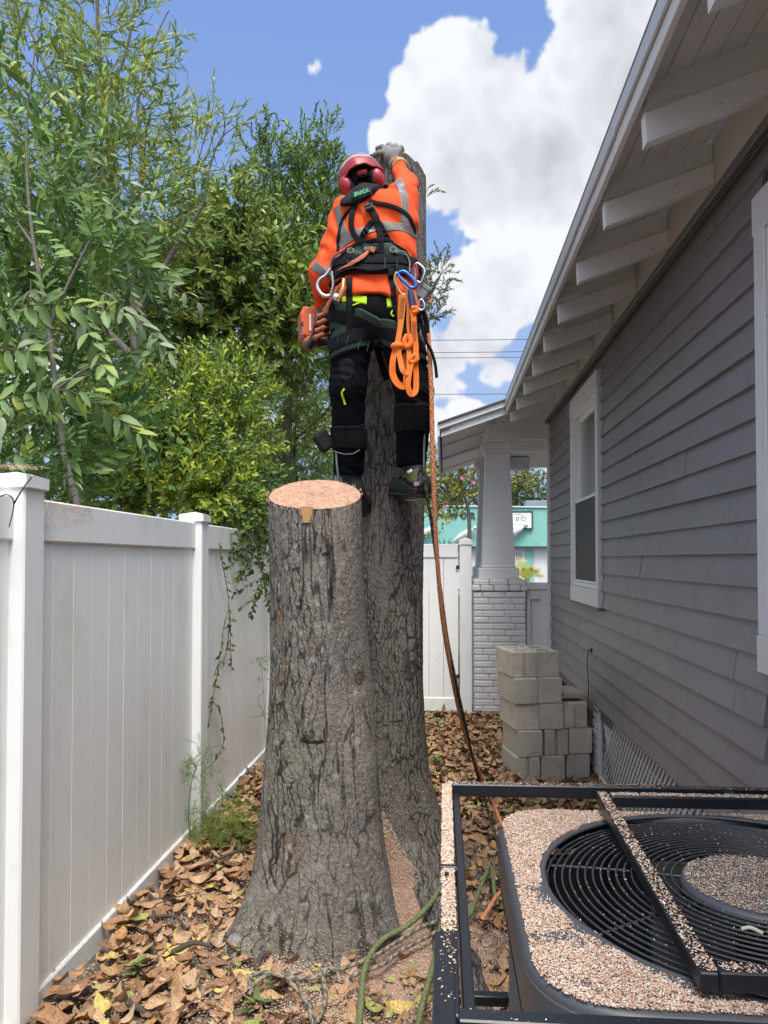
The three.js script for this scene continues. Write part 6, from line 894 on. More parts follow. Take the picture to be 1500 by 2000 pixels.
  crown(t, b, sp2, leafMat([0.131, 0.185, 0.077], .3), [cl(848, 540, 9.2, 24, 24, .15, 1.5), cl(862, 520, 9.2, 12, 14, .1, .5), cl(840, 575, 9.2, 22, 14, .15, 1), cl(850, 610, 9.2, 18, 12, .15, .8), cl(835, 620, 9.2, 14, 24, .15, .7), cl(815, 560, 9.2, 25, 60, .2, 1.5), cl(828, 385, 9.2, 6, 12, .05, .18)], 150, R, { up: .7, tones: [[1, 1, 1], [1.25, 1.2, 1], [.8, .85, 1]], shell: .7, s0: .6, s1: 1 });
  // 8. orchid tree and far trees beyond the porch
  const lf8 = leafGeo(.07, .062, { fold: .15, curl: .15, n: 3, notch: .012, tip: .8 }), sp8 = [0, 1].map(() => sprig(R, { leaves: 9, len: .36, leaf: lf8, spread: .9, droop: .3 })), m8 = leafMat([0.282, 0.292, 0.060], .4);
  [t, b] = treeThing('flowering_tree', 'yellow-green tree with pink blossoms between the rear stem and the porch', 'tree', [905, 1000], 15, { p: [[915, 1000], [905, 960], [890, 900], [880, 860]], r: [.06, .055, .045, .03, .015] }, [{ p: [[905, 960], [860, 990], [830, 1010], [800, 1030]], r: [.02, .014, .01, .004] }, { p: [[905, 960], [930, 920], [950, 880]], r: [.02, .014, .006] }, { p: [[910, 990], [940, 960], [1000, 930], [1060, 910]], r: [.025, .018, .012, .005] }, { p: [[890, 1000, 14], [868, 1010, 13], [845, 1020, 12.6], [826, 1028, 12.4]], r: [.01, .008, .006, .003] }], BK.grey);
  crown(t, b, sp8, m8, [cl(880, 940, 15, 55, 40, .5, 5), cl(855, 900, 15, 22, 40, .3, 1.4), cl(910, 900, 15, 40, 40, .4, 3), cl(930, 950, 15, 40, 24, .4, 2.4), cl(840, 968, 15, 26, 18, .3, 1.0), cl(1000, 915, 15, 70, 12, .3, 1.1), cl(1050, 912, 15, 30, 8, .2, .5), cl(858, 1010, 13, 16, 8, .12, .16), cl(868, 1032, 12.8, 10, 9, .08, .10), cl(842, 1000, 13, 16, 8, .12, .16)], 310, R, { up: -.1, tones: [[1, 1, 1], [1.3, 1.15, .9], [.75, .85, .9]], shell: .65 });
  const petals = []; for (const [px, py] of [[903, 933], [912, 928], [880, 962], [858, 905], [870, 990], [925, 942], [850, 952]]) for (let k = 0; k < 5; k++) { const c = at(px, py, 14.6).sub(b); petals.push(place(leafGeo(.055, .036, { fold: .2, curl: .3, n: 2 }), c, V(Math.cos(k * 1.26), Math.sin(k * 1.26), .5), V(0, 0, 1))); } part('blossoms', join(petals), M({ rgb: [.62, .22, .50], roughness: .7, side: THREE.DoubleSide }), t).userData.kind = 'stuff';
  const lf9 = leafGeo(.22, .13, { fold: .3, n: 2 }), sp9 = [0, 1].map(() => sprig(R, { leaves: 14, len: .9, leaf: lf9, spread: 1, twig: .008 })), m9 = leafMat([0.142, 0.192, 0.060], .3);
  for (const [px, lab, pts] of [[1010, 'far round green tree above the teal roof, between column and wall', [cl(1000, 960, 60, 40, 26, 2.5, 3), cl(1045, 965, 60, 36, 22, 2.5, 3), cl(1020, 945, 60, 26, 12, 2, 1), cl(1066, 980, 60, 30, 14, 2, 1.5), cl(975, 975, 60, 30, 14, 2, 1.5)]], [870, 'far dark tree above the teal roof, left of the column', [cl(860, 950, 58, 60, 30, 2.5, 3), cl(920, 962, 58, 50, 24, 2.5, 3), cl(800, 965, 58, 40, 24, 2.5, 2), cl(890, 985, 58, 90, 12, 2, 2)]]]) {
    [t, b] = treeThing('far_tree', lab, 'tree', [px, 1080], 60, { p: [[px, 1040], [px - 4, 1000], [px, 960]], r: [.3, .28, .22, .1] }, [{ p: [[px - 4, 1000], [px + 25, 970]], r: [.12, .05] }, { p: [[px - 4, 1000], [px - 30, 975]], r: [.12, .05] }], BK.dark, undefined);
    crown(t, b, sp9, m9, pts, 420, R, { up: .3, tones: [[1, 1, 1], [1.3, 1.2, .9], [.7, .8, .9]], shell: .6 });
  }
}
// ---------------------------------------------------------------- the near tree with big compound leaves
{
  const R = rng(303), [t, b] = treeThing('compound_leaf_tree', 'young tree with big feather-shaped compound leaves close to the fence at left', 'tree', [158, 1000], 3.7, { p: [[150, 985], [128, 900], [112, 780], [92, 620], [66, 480], [52, 330], [55, 200], [70, 90]], r: [.034, .030, .026, .022, .017, .013, .010, .007, .004] }, [{ p: [[95, 640], [140, 540], [175, 470]], r: [.012, .008, .004] }, { p: [[112, 760], [170, 720], [240, 700]], r: [.010, .007, .003] }, { p: [[66, 480], [20, 420], [-40, 380]], r: [.010, .006, .003] }], BK.grey);
  const mats = [[.22, .34, .125], [.27, .39, .13], [.36, .45, .09], [.34, .42, .25]].map((c) => { const m = leafMat(c, .38, .5); m.vertexColors = false; return m; });
  const lg = [0, 1, 2, 3, 4].map((i) => leafGeo(1, .31 + .03 * i, { fold: .15 + .12 * i, curl: [.05, .3, .15, .45, -.1][i], n: 7, tip: 1.25, serr: .5 })), rm = M({ rgb: [.16, .13, .06], roughness: .7 });
  const frond = (p0, p1, d0, d1, pairs, L, sag, mi) => {
    const a = at(...p0, d0).sub(b), e = at(...p1, d1).sub(b), m = a.clone().add(e).multiplyScalar(.5).add(V(0, sag, .02)), c = curve([a, m, e]), r = part('leaf', taperTube(c, [.0045, .0018], 16, 5), rm, t);
    const rach = e.clone().sub(a).normalize(), view = V(0, 0, 1), side = rach.clone().cross(view).normalize();
    for (let i = 0; i <= pairs * 2; i++) { const end = i === pairs * 2, k = end ? 1 : .14 + .80 * Math.floor(i / 2) / (pairs - .5), s = end ? 0 : i % 2 ? 1 : -1, p = c.getPointAt(Math.min(1, k)), tg = c.getTangentAt(Math.min(1, k));
      const dir = tg.clone().multiplyScalar(end ? 1 : .62).addScaledVector(side, s * (.85 + (R() - .5) * .2)).add(V((R() - .5) * .5, -.25 - R() * .4, (R() - .5) * .9)), up = V((R() - .5) * 1.3, .7 + (R() - .5) * .8, .75 + (R() - .5) * 1.2), len = L * (.8 + .3 * Math.sin(k * 3)) * (.85 + R() * .3);
      const g = lg[Math.floor(R() * 5)], me = new THREE.Mesh(g, mats[R() < .62 ? mi : Math.floor(R() * 4)]); const y = dir.normalize(), z = up.addScaledVector(y, -up.dot(y)).normalize(), x = y.clone().cross(z); me.matrixAutoUpdate = true; new THREE.Matrix4().makeBasis(x, y, z).decompose(me.position, me.quaternion, me.scale); me.position.copy(p); me.scale.setScalar(len); me.name = 'leaflet'; me.castShadow = me.receiveShadow = true; r.add(me); }
  };
  const F = [ // image points where each leaf starts and ends, distance, pairs, leaflet length, sag, tone
    [[-40, 618], [240, 612], 3.0, 2.9, 8, .125, .05, 0], [[60, 545], [70, 720], 3.1, 2.95, 6, .115, .0, 0], [[150, 600], [215, 730], 3.0, 2.9, 6, .11, .01, 1], [[185, 560], [330, 690], 3.2, 3.1, 7, .11, .03, 3], [[170, 470], [385, 590], 3.3, 3.2, 8, .115, .05, 3],
    [[130, 480], [300, 420], 3.4, 3.3, 7, .11, .05, 1], [[60, 470], [-40, 560], 3.3, 3.1, 6, .11, .03, 0], [[-50, 800], [185, 762], 2.9, 2.85, 8, .13, .04, 0], [[130, 760], [290, 860], 3.1, 3.0, 7, .12, .03, 0], [[100, 790], [10, 930], 3.0, 2.9, 6, .12, .02, 0],
    [[125, 840], [150, 960], 3.1, 3.0, 5, .11, .01, 1], [[55, 400], [200, 385], 3.5, 3.4, 7, .11, .05, 1], [[52, 360], [-40, 290], 3.5, 3.4, 6, .10, .04, 2], [[56, 320], [215, 300], 3.5, 3.4, 7, .10, .06, 1], [[60, 240], [170, 165], 3.5, 3.4, 6, .095, .05, 2], [[56, 190], [-20, 110], 3.5, 3.4, 6, .095, .05, 2],
    [[55, 290], [310, 395], 3.6, 3.4, 8, .11, .08, 3], [[62, 430], [-30, 480], 3.4, 3.2, 6, .115, .02, 3], [[-40, 700], [100, 690], 3.0, 2.9, 6, .12, .03, 0], [[30, 780], [-40, 900], 2.9, 2.8, 5, .12, .02, 1],
  ];
  for (const f of F) frond(...[f[0], f[1], f[2] + .75, f[3] + .75, f[4], f[5] * (f[0][1] < 500 ? .82 : .95), f[6], f[7]]);
  const lfc = leafGeo(.080, .026, { n: 4, serr: .4 }), sp = [0, 1].map(() => sprig(R, { leaves: 14, len: .42, leaf: lfc, pairs: true, spread: 1, droop: .5, twigRGB: [.6, .5, .3] }));
  crown(t, b, sp, leafMat([0.161, 0.282, 0.081], .38), [cl(60, 640, 4.2, 150, 70, .3, 3), cl(180, 520, 4.2, 140, 70, .3, 3), cl(60, 480, 4.2, 120, 80, .3, 3), cl(60, 350, 4.2, 130, 90, .3, 3), cl(120, 800, 4.1, 150, 90, .3, 4), cl(40, 900, 4.0, 140, 50, .25, 2.5), cl(60, 200, 4.3, 90, 60, .3, 1)], 520, R, { up: -.35, tones: [[1, 1, 1], [1.25, 1.15, .9], [.75, .85, .9]], shell: .6, s0: .7, s1: 1.1 });
}
// ---------------------------------------------------------------- palms and small plants
{
  const R = rng(404);
  const palm = (lab, px, py, d, fr, rgb) => { const o = at(px, py, d), t = thing('palm', lab, 'palm', V(o.x, 0, o.z)); o.y; const m = M({ rgb, roughness: .5, side: THREE.DoubleSide });
    part('trunk', taperTube([V(0, -.05, 0), V(.02, o.y * .5, 0), V(0, o.y, 0)], [.07, .05, .04], 12, 10, .2), BK.pale, t);
    for (const [dx, dy, dz, L] of fr) { const a = V(0, o.y, 0), e = a.clone().add(V(dx, dy, dz).multiplyScalar(L * 1.2)), mid = a.clone().lerp(e, .5).add(V(0, .22 * L, 0)), c = curve([a, mid, e]), g = [taperTube(c, [.012, .004], 14, 5)]; for (let i = 1; i < 26; i++) for (const s of [-1, 1]) { const k = i / 26, p = c.getPointAt(k), tg = c.getTangentAt(k), sd = tg.clone().cross(V(0, .3, 1)).normalize().multiplyScalar(s), l = .30 * L * Math.sin(.35 + k * 2.5); g.push(place(leafGeo(l, (.013 * (.4 + .6 * L)), { fold: .3, curl: .25, n: 3 }), p, tg.clone().multiplyScalar(.8).add(sd).add(V(0, -.15, 0)), V(0, .5, 1))); } part('frond', join(g), m, t); } };
  palm('yellow-green palm with arching fronds seen over the porch rail, between column and wall', 985, 1130, 14, [[.62, .10, .1, .62], [.5, .35, -.1, .7], [.2, .5, .1, .6], [-.4, .4, .1, .6], [.75, -.25, .2, .5]], [.34, .38, .07]);
  palm('low golden palm crown just above the porch rail cap', 1030, 1130, 13.5, [[.75, .12, .1, .32], [.55, .42, .1, .34], [.2, .55, .1, .33], [-.2, .55, .1, .33], [-.6, .35, .1, .35], [-.8, .05, .1, .34]], [.44, .44, .05]);
  const ag = thing('spiky_plant', 'dark spiky plant poking up behind the white gate', 'plant', at(868, 1085, 11).setY(0)), ah = at(868, 1078, 11).y; const sg = []; for (let i = 0; i < 26; i++) { const a = -1.2 + 2.4 * i / 25 + (R() - .5) * .1; sg.push(place(leafGeo(.26 + R() * .1, .018, { fold: .4, curl: .05, n: 3 }), V((R() - .5) * .12, ah - .1, 0), V(Math.sin(a), Math.cos(a), (R() - .5) * .6), V(0, 0, 1))); } part('leaves', join(sg), M({ rgb: [.09, .12, .04], roughness: .6, side: THREE.DoubleSide }), ag); part('stem', taperTube([V(0, -.03, 0), V(0, ah * .5, 0), V(0, ah - .08, 0)], [.05, .045, .06], 8, 8), BK.dark, ag);
  // climbing vine on the fence
  const vm = [leafMat([0.071, 0.111, 0.030], .3), leafMat([0.111, 0.171, 0.044], .3), leafMat([0.201, 0.261, 0.060], .3)]; vm.forEach((m) => m.vertexColors = false); const vl = [leafGeo(1, .62, { fold: .25, curl: .2, n: 4 }), leafGeo(1, .5, { fold: .3, curl: .35, n: 4 })];
  const X = -1.432, onF = (px, py, off = 0) => { const r = rayOf(px, py); return V(0, EYE, 0).addScaledVector(r, (X + off) / r.x); }, v0 = onF(440, 1250), vine = thing('vine', 'thin dark vine with small leaves trailing down the fence right of its second post', 'vine', v0);
  for (const p of [[[428, 1060], [434, 1100], [442, 1140], [446, 1170], [448, 1200], [446, 1240], [440, 1280], [428, 1300], [420, 1340], [415, 1370], [410, 1400], [402, 1440], [398, 1470], [404, 1490]], [[446, 1170], [450, 1220], [450, 1260], [453, 1310]], [[415, 1370], [428, 1385], [434, 1410], [437, 1440], [432, 1465], [420, 1475]], [[446, 1190], [436, 1230], [430, 1280], [418, 1320]]]) {
    const c = curve(p.map(([x, y], i) => onF(x, y, .006 + .012 * R()).sub(v0))), L = c.getLength(); part('stem', tube(c, .0022, 60, 5), BK.dark, vine);
    for (let s = .03; s < L; s += .021 + R() * .024) { const q = c.getPointAt(clamp(s / L)), me = new THREE.Mesh(vl[R() < .5 ? 0 : 1], vm[Math.floor(R() * 2.3)]), y = V((R() - .2) * .7, -.5 + (R() - .5) * 1.1, (R() - .5) * 1.6).normalize(), up = V(1, .5 * R(), .8 * (R() - .5)), z = up.addScaledVector(y, -up.dot(y)).normalize(); new THREE.Matrix4().makeBasis(y.clone().cross(z), y, z).decompose(me.position, me.quaternion, me.scale); me.position.copy(q); me.scale.setScalar(.026 + R() * .024); me.name = 'leaf'; me.castShadow = me.receiveShadow = true; vine.add(me); } }
  // feathery asparagus fern: one tall stem against the post, a clump at its foot, wisps on the fence
  const needle = leafGeo(.022, .0026, { fold: .1, curl: .1, n: 2 }), fs = [0, 1].map(() => sprig(R, { leaves: 36, len: .12, leaf: needle, spread: .9, twig: .0009, twigRGB: [.5, .55, .2] })), fm = leafMat([0.201, 0.301, 0.101], .35);
  const f0 = onF(372, 1650, .05).setY(0), fern = thing('asparagus_fern', 'thin feathery fern stem leaning against the second fence post', 'fern', f0); part('stem', tube([[372, 1640], [368, 1590], [372, 1540], [382, 1500], [392, 1480]].map(([x, y]) => onF(x, y, .05).sub(f0)), .0022, 30, 5), BK.dark, fern);
  crown(fern, f0, fs, fm, [cl(385, 1500, 4.1, 16, 16, .04, 1), cl(395, 1485, 4.1, 22, 12, .04, 1), cl(372, 1520, 4.1, 14, 18, .04, .7), cl(408, 1500, 4.1, 14, 8, .03, .4)].map((c) => { c.c.x = Math.max(c.c.x, -1.39); return c; }), 46, R, { up: .1, s0: .7, s1: 1.1, shell: .8 });
  const c0 = onGround(425, 1640), clump = thing('fern_clump', 'low feathery green fern clump at the foot of the second fence post', 'fern', c0); crown(clump, c0, fs, leafMat([0.201, 0.272, 0.071], .3), [{ c: c0.clone().add(V(0, .10, 0)), r: V(.13, .11, .13), w: 1 }, { c: c0.clone().add(V(.11, .05, .06)), r: V(.12, .06, .12), w: .7 }, { c: c0.clone().add(V(-.08, .05, .12)), r: V(.08, .06, .08), w: .4 }], 230, R, { up: .6, tones: [[1, 1, 1], [1.4, 1.3, .8], [1.2, 1.2, 1.1]], shell: .7, name: 'fronds' }); part('stem', tube([V(0, -.02, 0), V(.02, .06, .01), V(.03, .12, .02)], .003, 8, 5), BK.dark, clump);
  const wp = onF(500, 1400, .02), wisp = thing('fern_wisp', 'sparse fern wisps on the fence just left of the front stem', 'fern', wp); crown(wisp, wp, fs, fm, [[505, 1290], [512, 1325], [515, 1390], [505, 1290]].map(([x, y]) => ({ c: onF(x, y, .03), r: V(.02, .02, .05), w: 1 })), 14, R, { up: .1, shell: .8, name: 'fronds' }); part('stem', tube([[518, 1440], [516, 1380], [512, 1320], [508, 1290]].map(([x, y]) => onF(x, y, .02).sub(wp)), .0015, 20, 4), BK.dark, wisp);
  // twig caught on the post cap
  const tw = thing('twig', 'thin bare twig leaning on the cap of the nearest fence post', 'twig', at(45, 960, 2.33)), to = at(45, 960, 2.33); part('stem', tube([at(62, 932, 2.32), at(48, 950, 2.30), at(34, 972, 2.285), at(27, 985, 2.30)].map((p) => p.sub(to)), .0028, 20, 5), BK.dark, tw); part('stem', tube([at(0, 970, 2.26), at(12, 966, 2.26), at(24, 972, 2.28), at(27, 985, 2.29), at(18, 1030, 2.28)].map((p) => p.sub(to)), .0022, 20, 5), BK.dark, tw);
  // seedlings in the litter
  const sl = leafGeo(.075, .030, { fold: .25, curl: .3, n: 4 }); let i = 0;
  for (const [px, py, s, lab] of [[850, 1500, 1, 'seedling with narrow green leaves right of the rear stem, nearest the blocks'], [855, 1425, 1.1, 'leafy green seedling far back between the rear stem and the pier'], [880, 1600, .9, 'bright green seedling just beyond the cage corner'], [455, 1650, .8, 'small seedling beside the fern clump'], [265, 1915, .7, 'little green seedling among litter in front of the fence'], [500, 1985, .7, 'bluish seedling at the bottom edge below the front stem']]) { const o = onGround(px, py); const t = thing('seedling', 'green ' + lab, 'seedling', o); for (let k = 0; k < 9; k++) { const a = k * 2.4 + R(), me = new THREE.Mesh(sl, vm[1 + (k + i) % 2]); const y = V(Math.cos(a), .35 + R() * .5, Math.sin(a)).normalize(), z = V(0, 1, 0).addScaledVector(y, -y.y).normalize(); new THREE.Matrix4().makeBasis(y.clone().cross(z), y, z).decompose(me.position, me.quaternion, me.scale); me.position.set(0, .015 + .008 * k * s, 0); me.scale.setScalar(s * (.8 + R() * .6)); me.name = 'leaf'; t.add(me); } part('stem', tube([V(0, -.01, 0), V(.005, .04, 0), V(0, .09 * s, .004)], .002, 6, 5), BK.dark, t); i++; }
}
// ---------------------------------------------------------------- fallen leaves, twigs and sawdust on the ground
{
  const R = rng(606);
  const leafT = tex(256, 512, (u, v) => { const e = Math.abs(u - .5) * 2, rib = 1 - sst(.0, .06, e), vein = sst(.80, .97, Math.abs(Math.sin((v * 9 - e * 1.6) * Math.PI))) * .5 * sst(1, .2, e), mott = fbm(u * 7, v * 12, 3, 4), spot = sst(.62, .72, fbm(u * 16, v * 28, 8, 3)); const k = .74 + .5 * (mott - .5) + .22 * rib + .16 * vein - .34 * spot; return S3(k, k * (.97 - .10 * spot), k * (.92 - .15 * spot)); }, { srgb: true });
  const leafB = tex(128, 256, (u, v) => { const e = Math.abs(u - .5) * 2; return .5 + .4 * (1 - sst(0, .1, e)) + .25 * Math.sin((v * 9 - e * 1.6) * Math.PI * 2) * .5; });
  const shape = (len, w, curl, twist, fold, ruf) => gridGeo(4, 9, (u, v) => { const e = (u - .5) * 2, prof = Math.pow(Math.sin(Math.PI * Math.pow(clamp(v * .98 + .012), 1.15)), .75), x = e * w * .5 * prof, y = (v - .5) * len, a = twist * (v - .5), z = fold * Math.abs(e) * w * .5 * prof + curl * (v - .5) * (v - .5) * len * 3 + ruf * Math.sin(v * 9 + e * 3) * Math.abs(e) * w; return V(x * Math.cos(a) - z * Math.sin(a), Math.max(-.006, z * Math.cos(a) + x * Math.sin(a)), y); });
  const shapes = [shape(.125, .062, .30, .3, .30, .05), shape(.14, .07, .15, -.5, .55, .08), shape(.11, .06, .5, .7, .2, .06), shape(.135, .058, -.12, .2, .7, .05), shape(.10, .066, .35, -.3, .4, .10), shape(.15, .075, .22, .5, .15, .07), shape(.12, .06, .7, .2, .5, .05)];
  const cols = [[.29, .165, .085], [.36, .225, .12], [.23, .125, .065], [.42, .29, .17], [.36, .20, .08], [.19, .11, .065], [.40, .27, .175], [.32, .19, .105], [.50, .38, .12], [.28, .30, .09], [.14, .09, .06]];
  const mats = cols.map((rgb) => M({ rgb: rgb.map((c) => c * 1.5), roughness: .72, map: leafT, bumpMap: leafB, bumpScale: .0012, side: THREE.DoubleSide }));
  const weights = [14, 15, 10, 12, 7, 10, 12, 12, 3.5, 2, 6], wt = weights.reduce((a, b) => a + b, 0), pick = () => { let q = R() * wt; for (let i = 0; i < weights.length; i++) { q -= weights[i]; if (q < 0) return i; } return 0; };
  const blocked = (x, z) => { if (x < -1.43 || x > 1.13) return true; if (x > .10 && z > -1.84 && z < -.95) return true; const a = Math.hypot(x + .54, z + 3.25); if (a < .29) return true; if (Math.hypot(x + .25, z + 4) < .25) return true; if (x > .50 && x < 1.12 && z < -5.5 && z > -6.1) return true; if (z < -7.95) return true; return false; };
  const list = [], NEAR = [];
  for (let i = 0; i < 60000 && list.length < 5600; i++) {
    const z = -1.3 - Math.pow(R(), 1.15) * 6.65, x = mix(-1.43, 1.13, R()); if (blocked(x, z)) continue; const dens = fbm(x * 2.2, 7, z * 2.2, 2) + .25, saw = sst(.7, .25, Math.hypot(x + .12, z + 3.15)); if (R() > dens + .25 - saw * .75) continue;
    const pile = R() * .035 + .06 * sst(-1.15, -1.43, x) * R(), tilt = R() < .2 ? .75 : .28; list.push([x, gy(x, z) + .006 + pile, z, (R() - .5) * 2 * tilt, R() * 6.28, (R() - .5) * 2 * tilt, .45 + R() * .62, Math.floor(R() * shapes.length), pick()]);
  }
  list.sort((a, b) => b[2] - a[2]);
  const m4 = new THREE.Matrix4(), q4 = new THREE.Quaternion(), e4 = new THREE.Euler(), inView = ([x, , z]) => { const p = V(x, 0, z).project(camera); return p.z < 1 && Math.abs(p.x) < 1.02 && p.y > -1.05 && !(x > -.02 && z > -2.7 && x < 1.1); };
  let n = 0; const rest = {};
  for (const l of list) { const [x, y, z, a, bb, c, s, k, mi] = l; e4.set(a, bb, c); if (n < 299 && inView(l)) { const me = new THREE.Mesh(shapes[k], mats[mi]); me.position.set(x, y, z); me.rotation.copy(e4); me.scale.setScalar(s); me.name = 'leaf'; me.castShadow = me.receiveShadow = true; ground.add(me); n++; } else (rest[k + '_' + mi] ??= []).push(l); }
  for (const [key, ls] of Object.entries(rest)) { const [k, mi] = key.split('_').map(Number), im = new THREE.InstancedMesh(shapes[k], mats[mi], ls.length); ls.forEach(([x, y, z, a, bb, c, s], i) => { m4.compose(V(x, y, z), q4.setFromEuler(e4.set(a, bb, c)), V(s, s, s)); im.setMatrixAt(i, m4); }); im.name = 'leaf_litter'; im.userData.kind = 'stuff'; im.castShadow = im.receiveShadow = true; ground.add(im); }
  // torn leaf bits and bark chips
  { const bit = clean(shape(.03, .018, .4, .4, .3, .12)), n2 = 5200, im = new THREE.InstancedMesh(bit, M({ rgb: [1, 1, 1], roughness: .85, side: THREE.DoubleSide }), n2), c = new THREE.Color(); let k = 0; while (k < n2) { const z = -1.3 - R() * 6.65, x = mix(-1.43, 1.13, R()); if (blocked(x, z)) continue; const s = .5 + R() * 1.1; m4.compose(V(x, gy(x, z) + .006 + R() * .05, z), q4.setFromEuler(e4.set((R() - .5) * 1.6, R() * 6.28, (R() - .5) * 1.6)), V(s, s, s)); im.setMatrixAt(k, m4); const b = cols[Math.floor(R() * 11)], f = .6 + R() * .7; im.setColorAt(k++, c.setRGB(b[0] * f, b[1] * f, b[2] * f)); } im.name = 'leaf_bits'; im.userData.kind = 'stuff'; ground.add(im); }
  // twigs
  for (const [p0, p1, r] of [[[275, 1740], [300, 1800], .012], [[300, 1790], [365, 1815], .008], [[335, 1860], [420, 1850], .010], [[230, 1800], [400, 1740], .003], [[240, 1950], [300, 1985], .014], [[400, 1690], [480, 1660], .009], [[505, 1940], [590, 1900], .006], [[500, 1895], [540, 1860], .013], [[900, 1470], [930, 1490], .007], [[930, 1700], [960, 1740], .008]]) { const a = onGround(...p0, .03), e = onGround(...p1, .035), m = a.clone().lerp(e, .5).add(V((R() - .5) * .05, .02, (R() - .5) * .05)); part('twig', taperTube([a, m, e], [r, r * .9, r * .6], 16, 7, .4), BK.dark, ground); }
  // sawdust: a slope of it between the stems, and grains everywhere near
  const dustT = tex(512, 512, (u, v) => { const a = tn(u, v, 90, 3, 3), b2 = tn(u, v, 6, 9, 3), d = sst(.60, .7, tn(u, v, 120, 61, 2)); const k = .95 + .5 * (a - .5) + .15 * (b2 - .5) - .3 * d; return S3(.46 * k, .30 * k, .215 * k); }, { srgb: true }), dustB = tex(512, 512, (u, v) => tn(u, v, 110, 3, 4));
  const dust = M({ roughness: .97, map: rep(dustT, 2.2), bumpMap: rep(dustB, 2.2), bumpScale: .012, side: THREE.DoubleSide });
  const path = [[-.325, .40, -3.60, .035], [-.30, .31, -3.56, .07], [-.265, .20, -3.52, .11], [-.20, .11, -3.45, .16], [-.12, .045, -3.32, .22], [-.08, .018, -3.15, .26], [-.12, .012, -2.95, .30], [-.18, -.004, -2.75, .30], [-.2, -.03, -2.6, .28]];
  const heap = gridGeo(18, 120, (u, v) => { const t = v * (path.length - 1), i = Math.min(Math.floor(t), path.length - 2), f = t - i, q = path[i].map((a, j) => mix(a, path[i + 1][j], f)), e = (u - .5) * 2, w = q[3] * (1 + .3 * (fbm(v * 9, e > 0 ? 1 : 5, 3, 2) - .5) + .5 * (n3(v * 46, e > 0 ? 2 : 7, 3) - .5)); const x = q[0] + e * w, z = q[2] - Math.abs(e) * .05 * (1 - v), y = q[1] - Math.abs(e) * (1 - v) * .02 - sst(.65, 1, Math.abs(e)) * .03 + (fbm(x * 18, 4, z * 18, 3) - .5) * .022; return V(x, y, z); }, (u, v) => [u * .6, v * 1.5]);
  const hp = part('sawdust', heap, dust, ground); hp.userData.kind = 'stuff';
  const spots = [];
  for (let i = 0; i < 300000 && spots.length < 90000; i++) { const a = R() * 6.283, r = Math.abs((R() + R() + R() - 1.5) * 1.3) + .1, x = -.35 + Math.cos(a) * r, z = -3.0 + Math.sin(a) * r * 1.15; if (blocked(x, z) || z > -1.4) continue; const d = fbm(x * 5, 3, z * 5, 3); if (R() > sst(.34, .58, d)) continue; spots.push([x, gy(x, z) + .004 + R() * .05, z]); }
  for (let i = 0; i < 15000; i++) { const t = Math.pow(R(), .7) * (path.length - 1.01), k = Math.floor(t), f = t - k, q = path[k].map((b2, j) => mix(b2, path[k + 1][j], f)), e = (R() - .5) * 1.9; spots.push([q[0] + e * q[3], q[1] + .006 + R() * .006 - Math.max(0, Math.abs(e) - .6) * .04, q[2] - Math.abs(e) * .03]); }
  flakes('sawdust', spots, ground, 81, .0016, .0050);
  const rail = []; for (let i = 0; i < 1500; i++) { const z = mix(-2.5, -4.2, R()); rail.push([-1.438 - R() * .014, .0885 + R() * .001, z]); } for (let i = 0; i < 1100; i++) rail.push([-1.488 + R() * .05, 1.8365 + R() * .001, mix(-2.5, -4.2, Math.pow(R(), 1.6))]); for (let i = 0; i < 500; i++) rail.push([-1.4635 + (R() - .5) * .12, 1.935 + R() * .012, -2.4435 + (R() - .5) * .12]);
  for (let i = 0; i < 1500; i++) { const u = Math.pow(R(), 1.6), z = -2.515 - u * .42, y = 1.832 - Math.pow(R(), 1.5) * .12 * (1 - u * .6); rail.push([-1.4372, y, z]); }
  { const f = scene.getObjectByName('vinyl_fence'); flakes('sawdust', rail.map(([x, y, z]) => [x + 1.4635, y, z + 2.48]), f, 83, .0014, .0034); }
  { const s = []; for (let i = 0; i < 8000; i++) { const th = R() < .75 ? 4.75 + (R() + R() - 1) * 1.3 : R() * 6.283, h = Math.pow(R(), 1.7) * .52, onR = R() < .7; if (onR) { const [x, z, r] = lerpTable(STEM2, h), rr = r + flare2(th, h) + .003; s.push([x + Math.cos(th) * rr + .42, h, z - Math.sin(th) * rr + 3.5]); } else { const [x, z, r] = lerpTable(STEM1, h * .3), rr = r + flare1(th, h * .3) + .003; s.push([x + Math.cos(th) * rr + .42, h * .3, z - Math.sin(th) * rr + 3.5]); } } flakes('sawdust', s, tree, 84, .0014, .0036); }
}
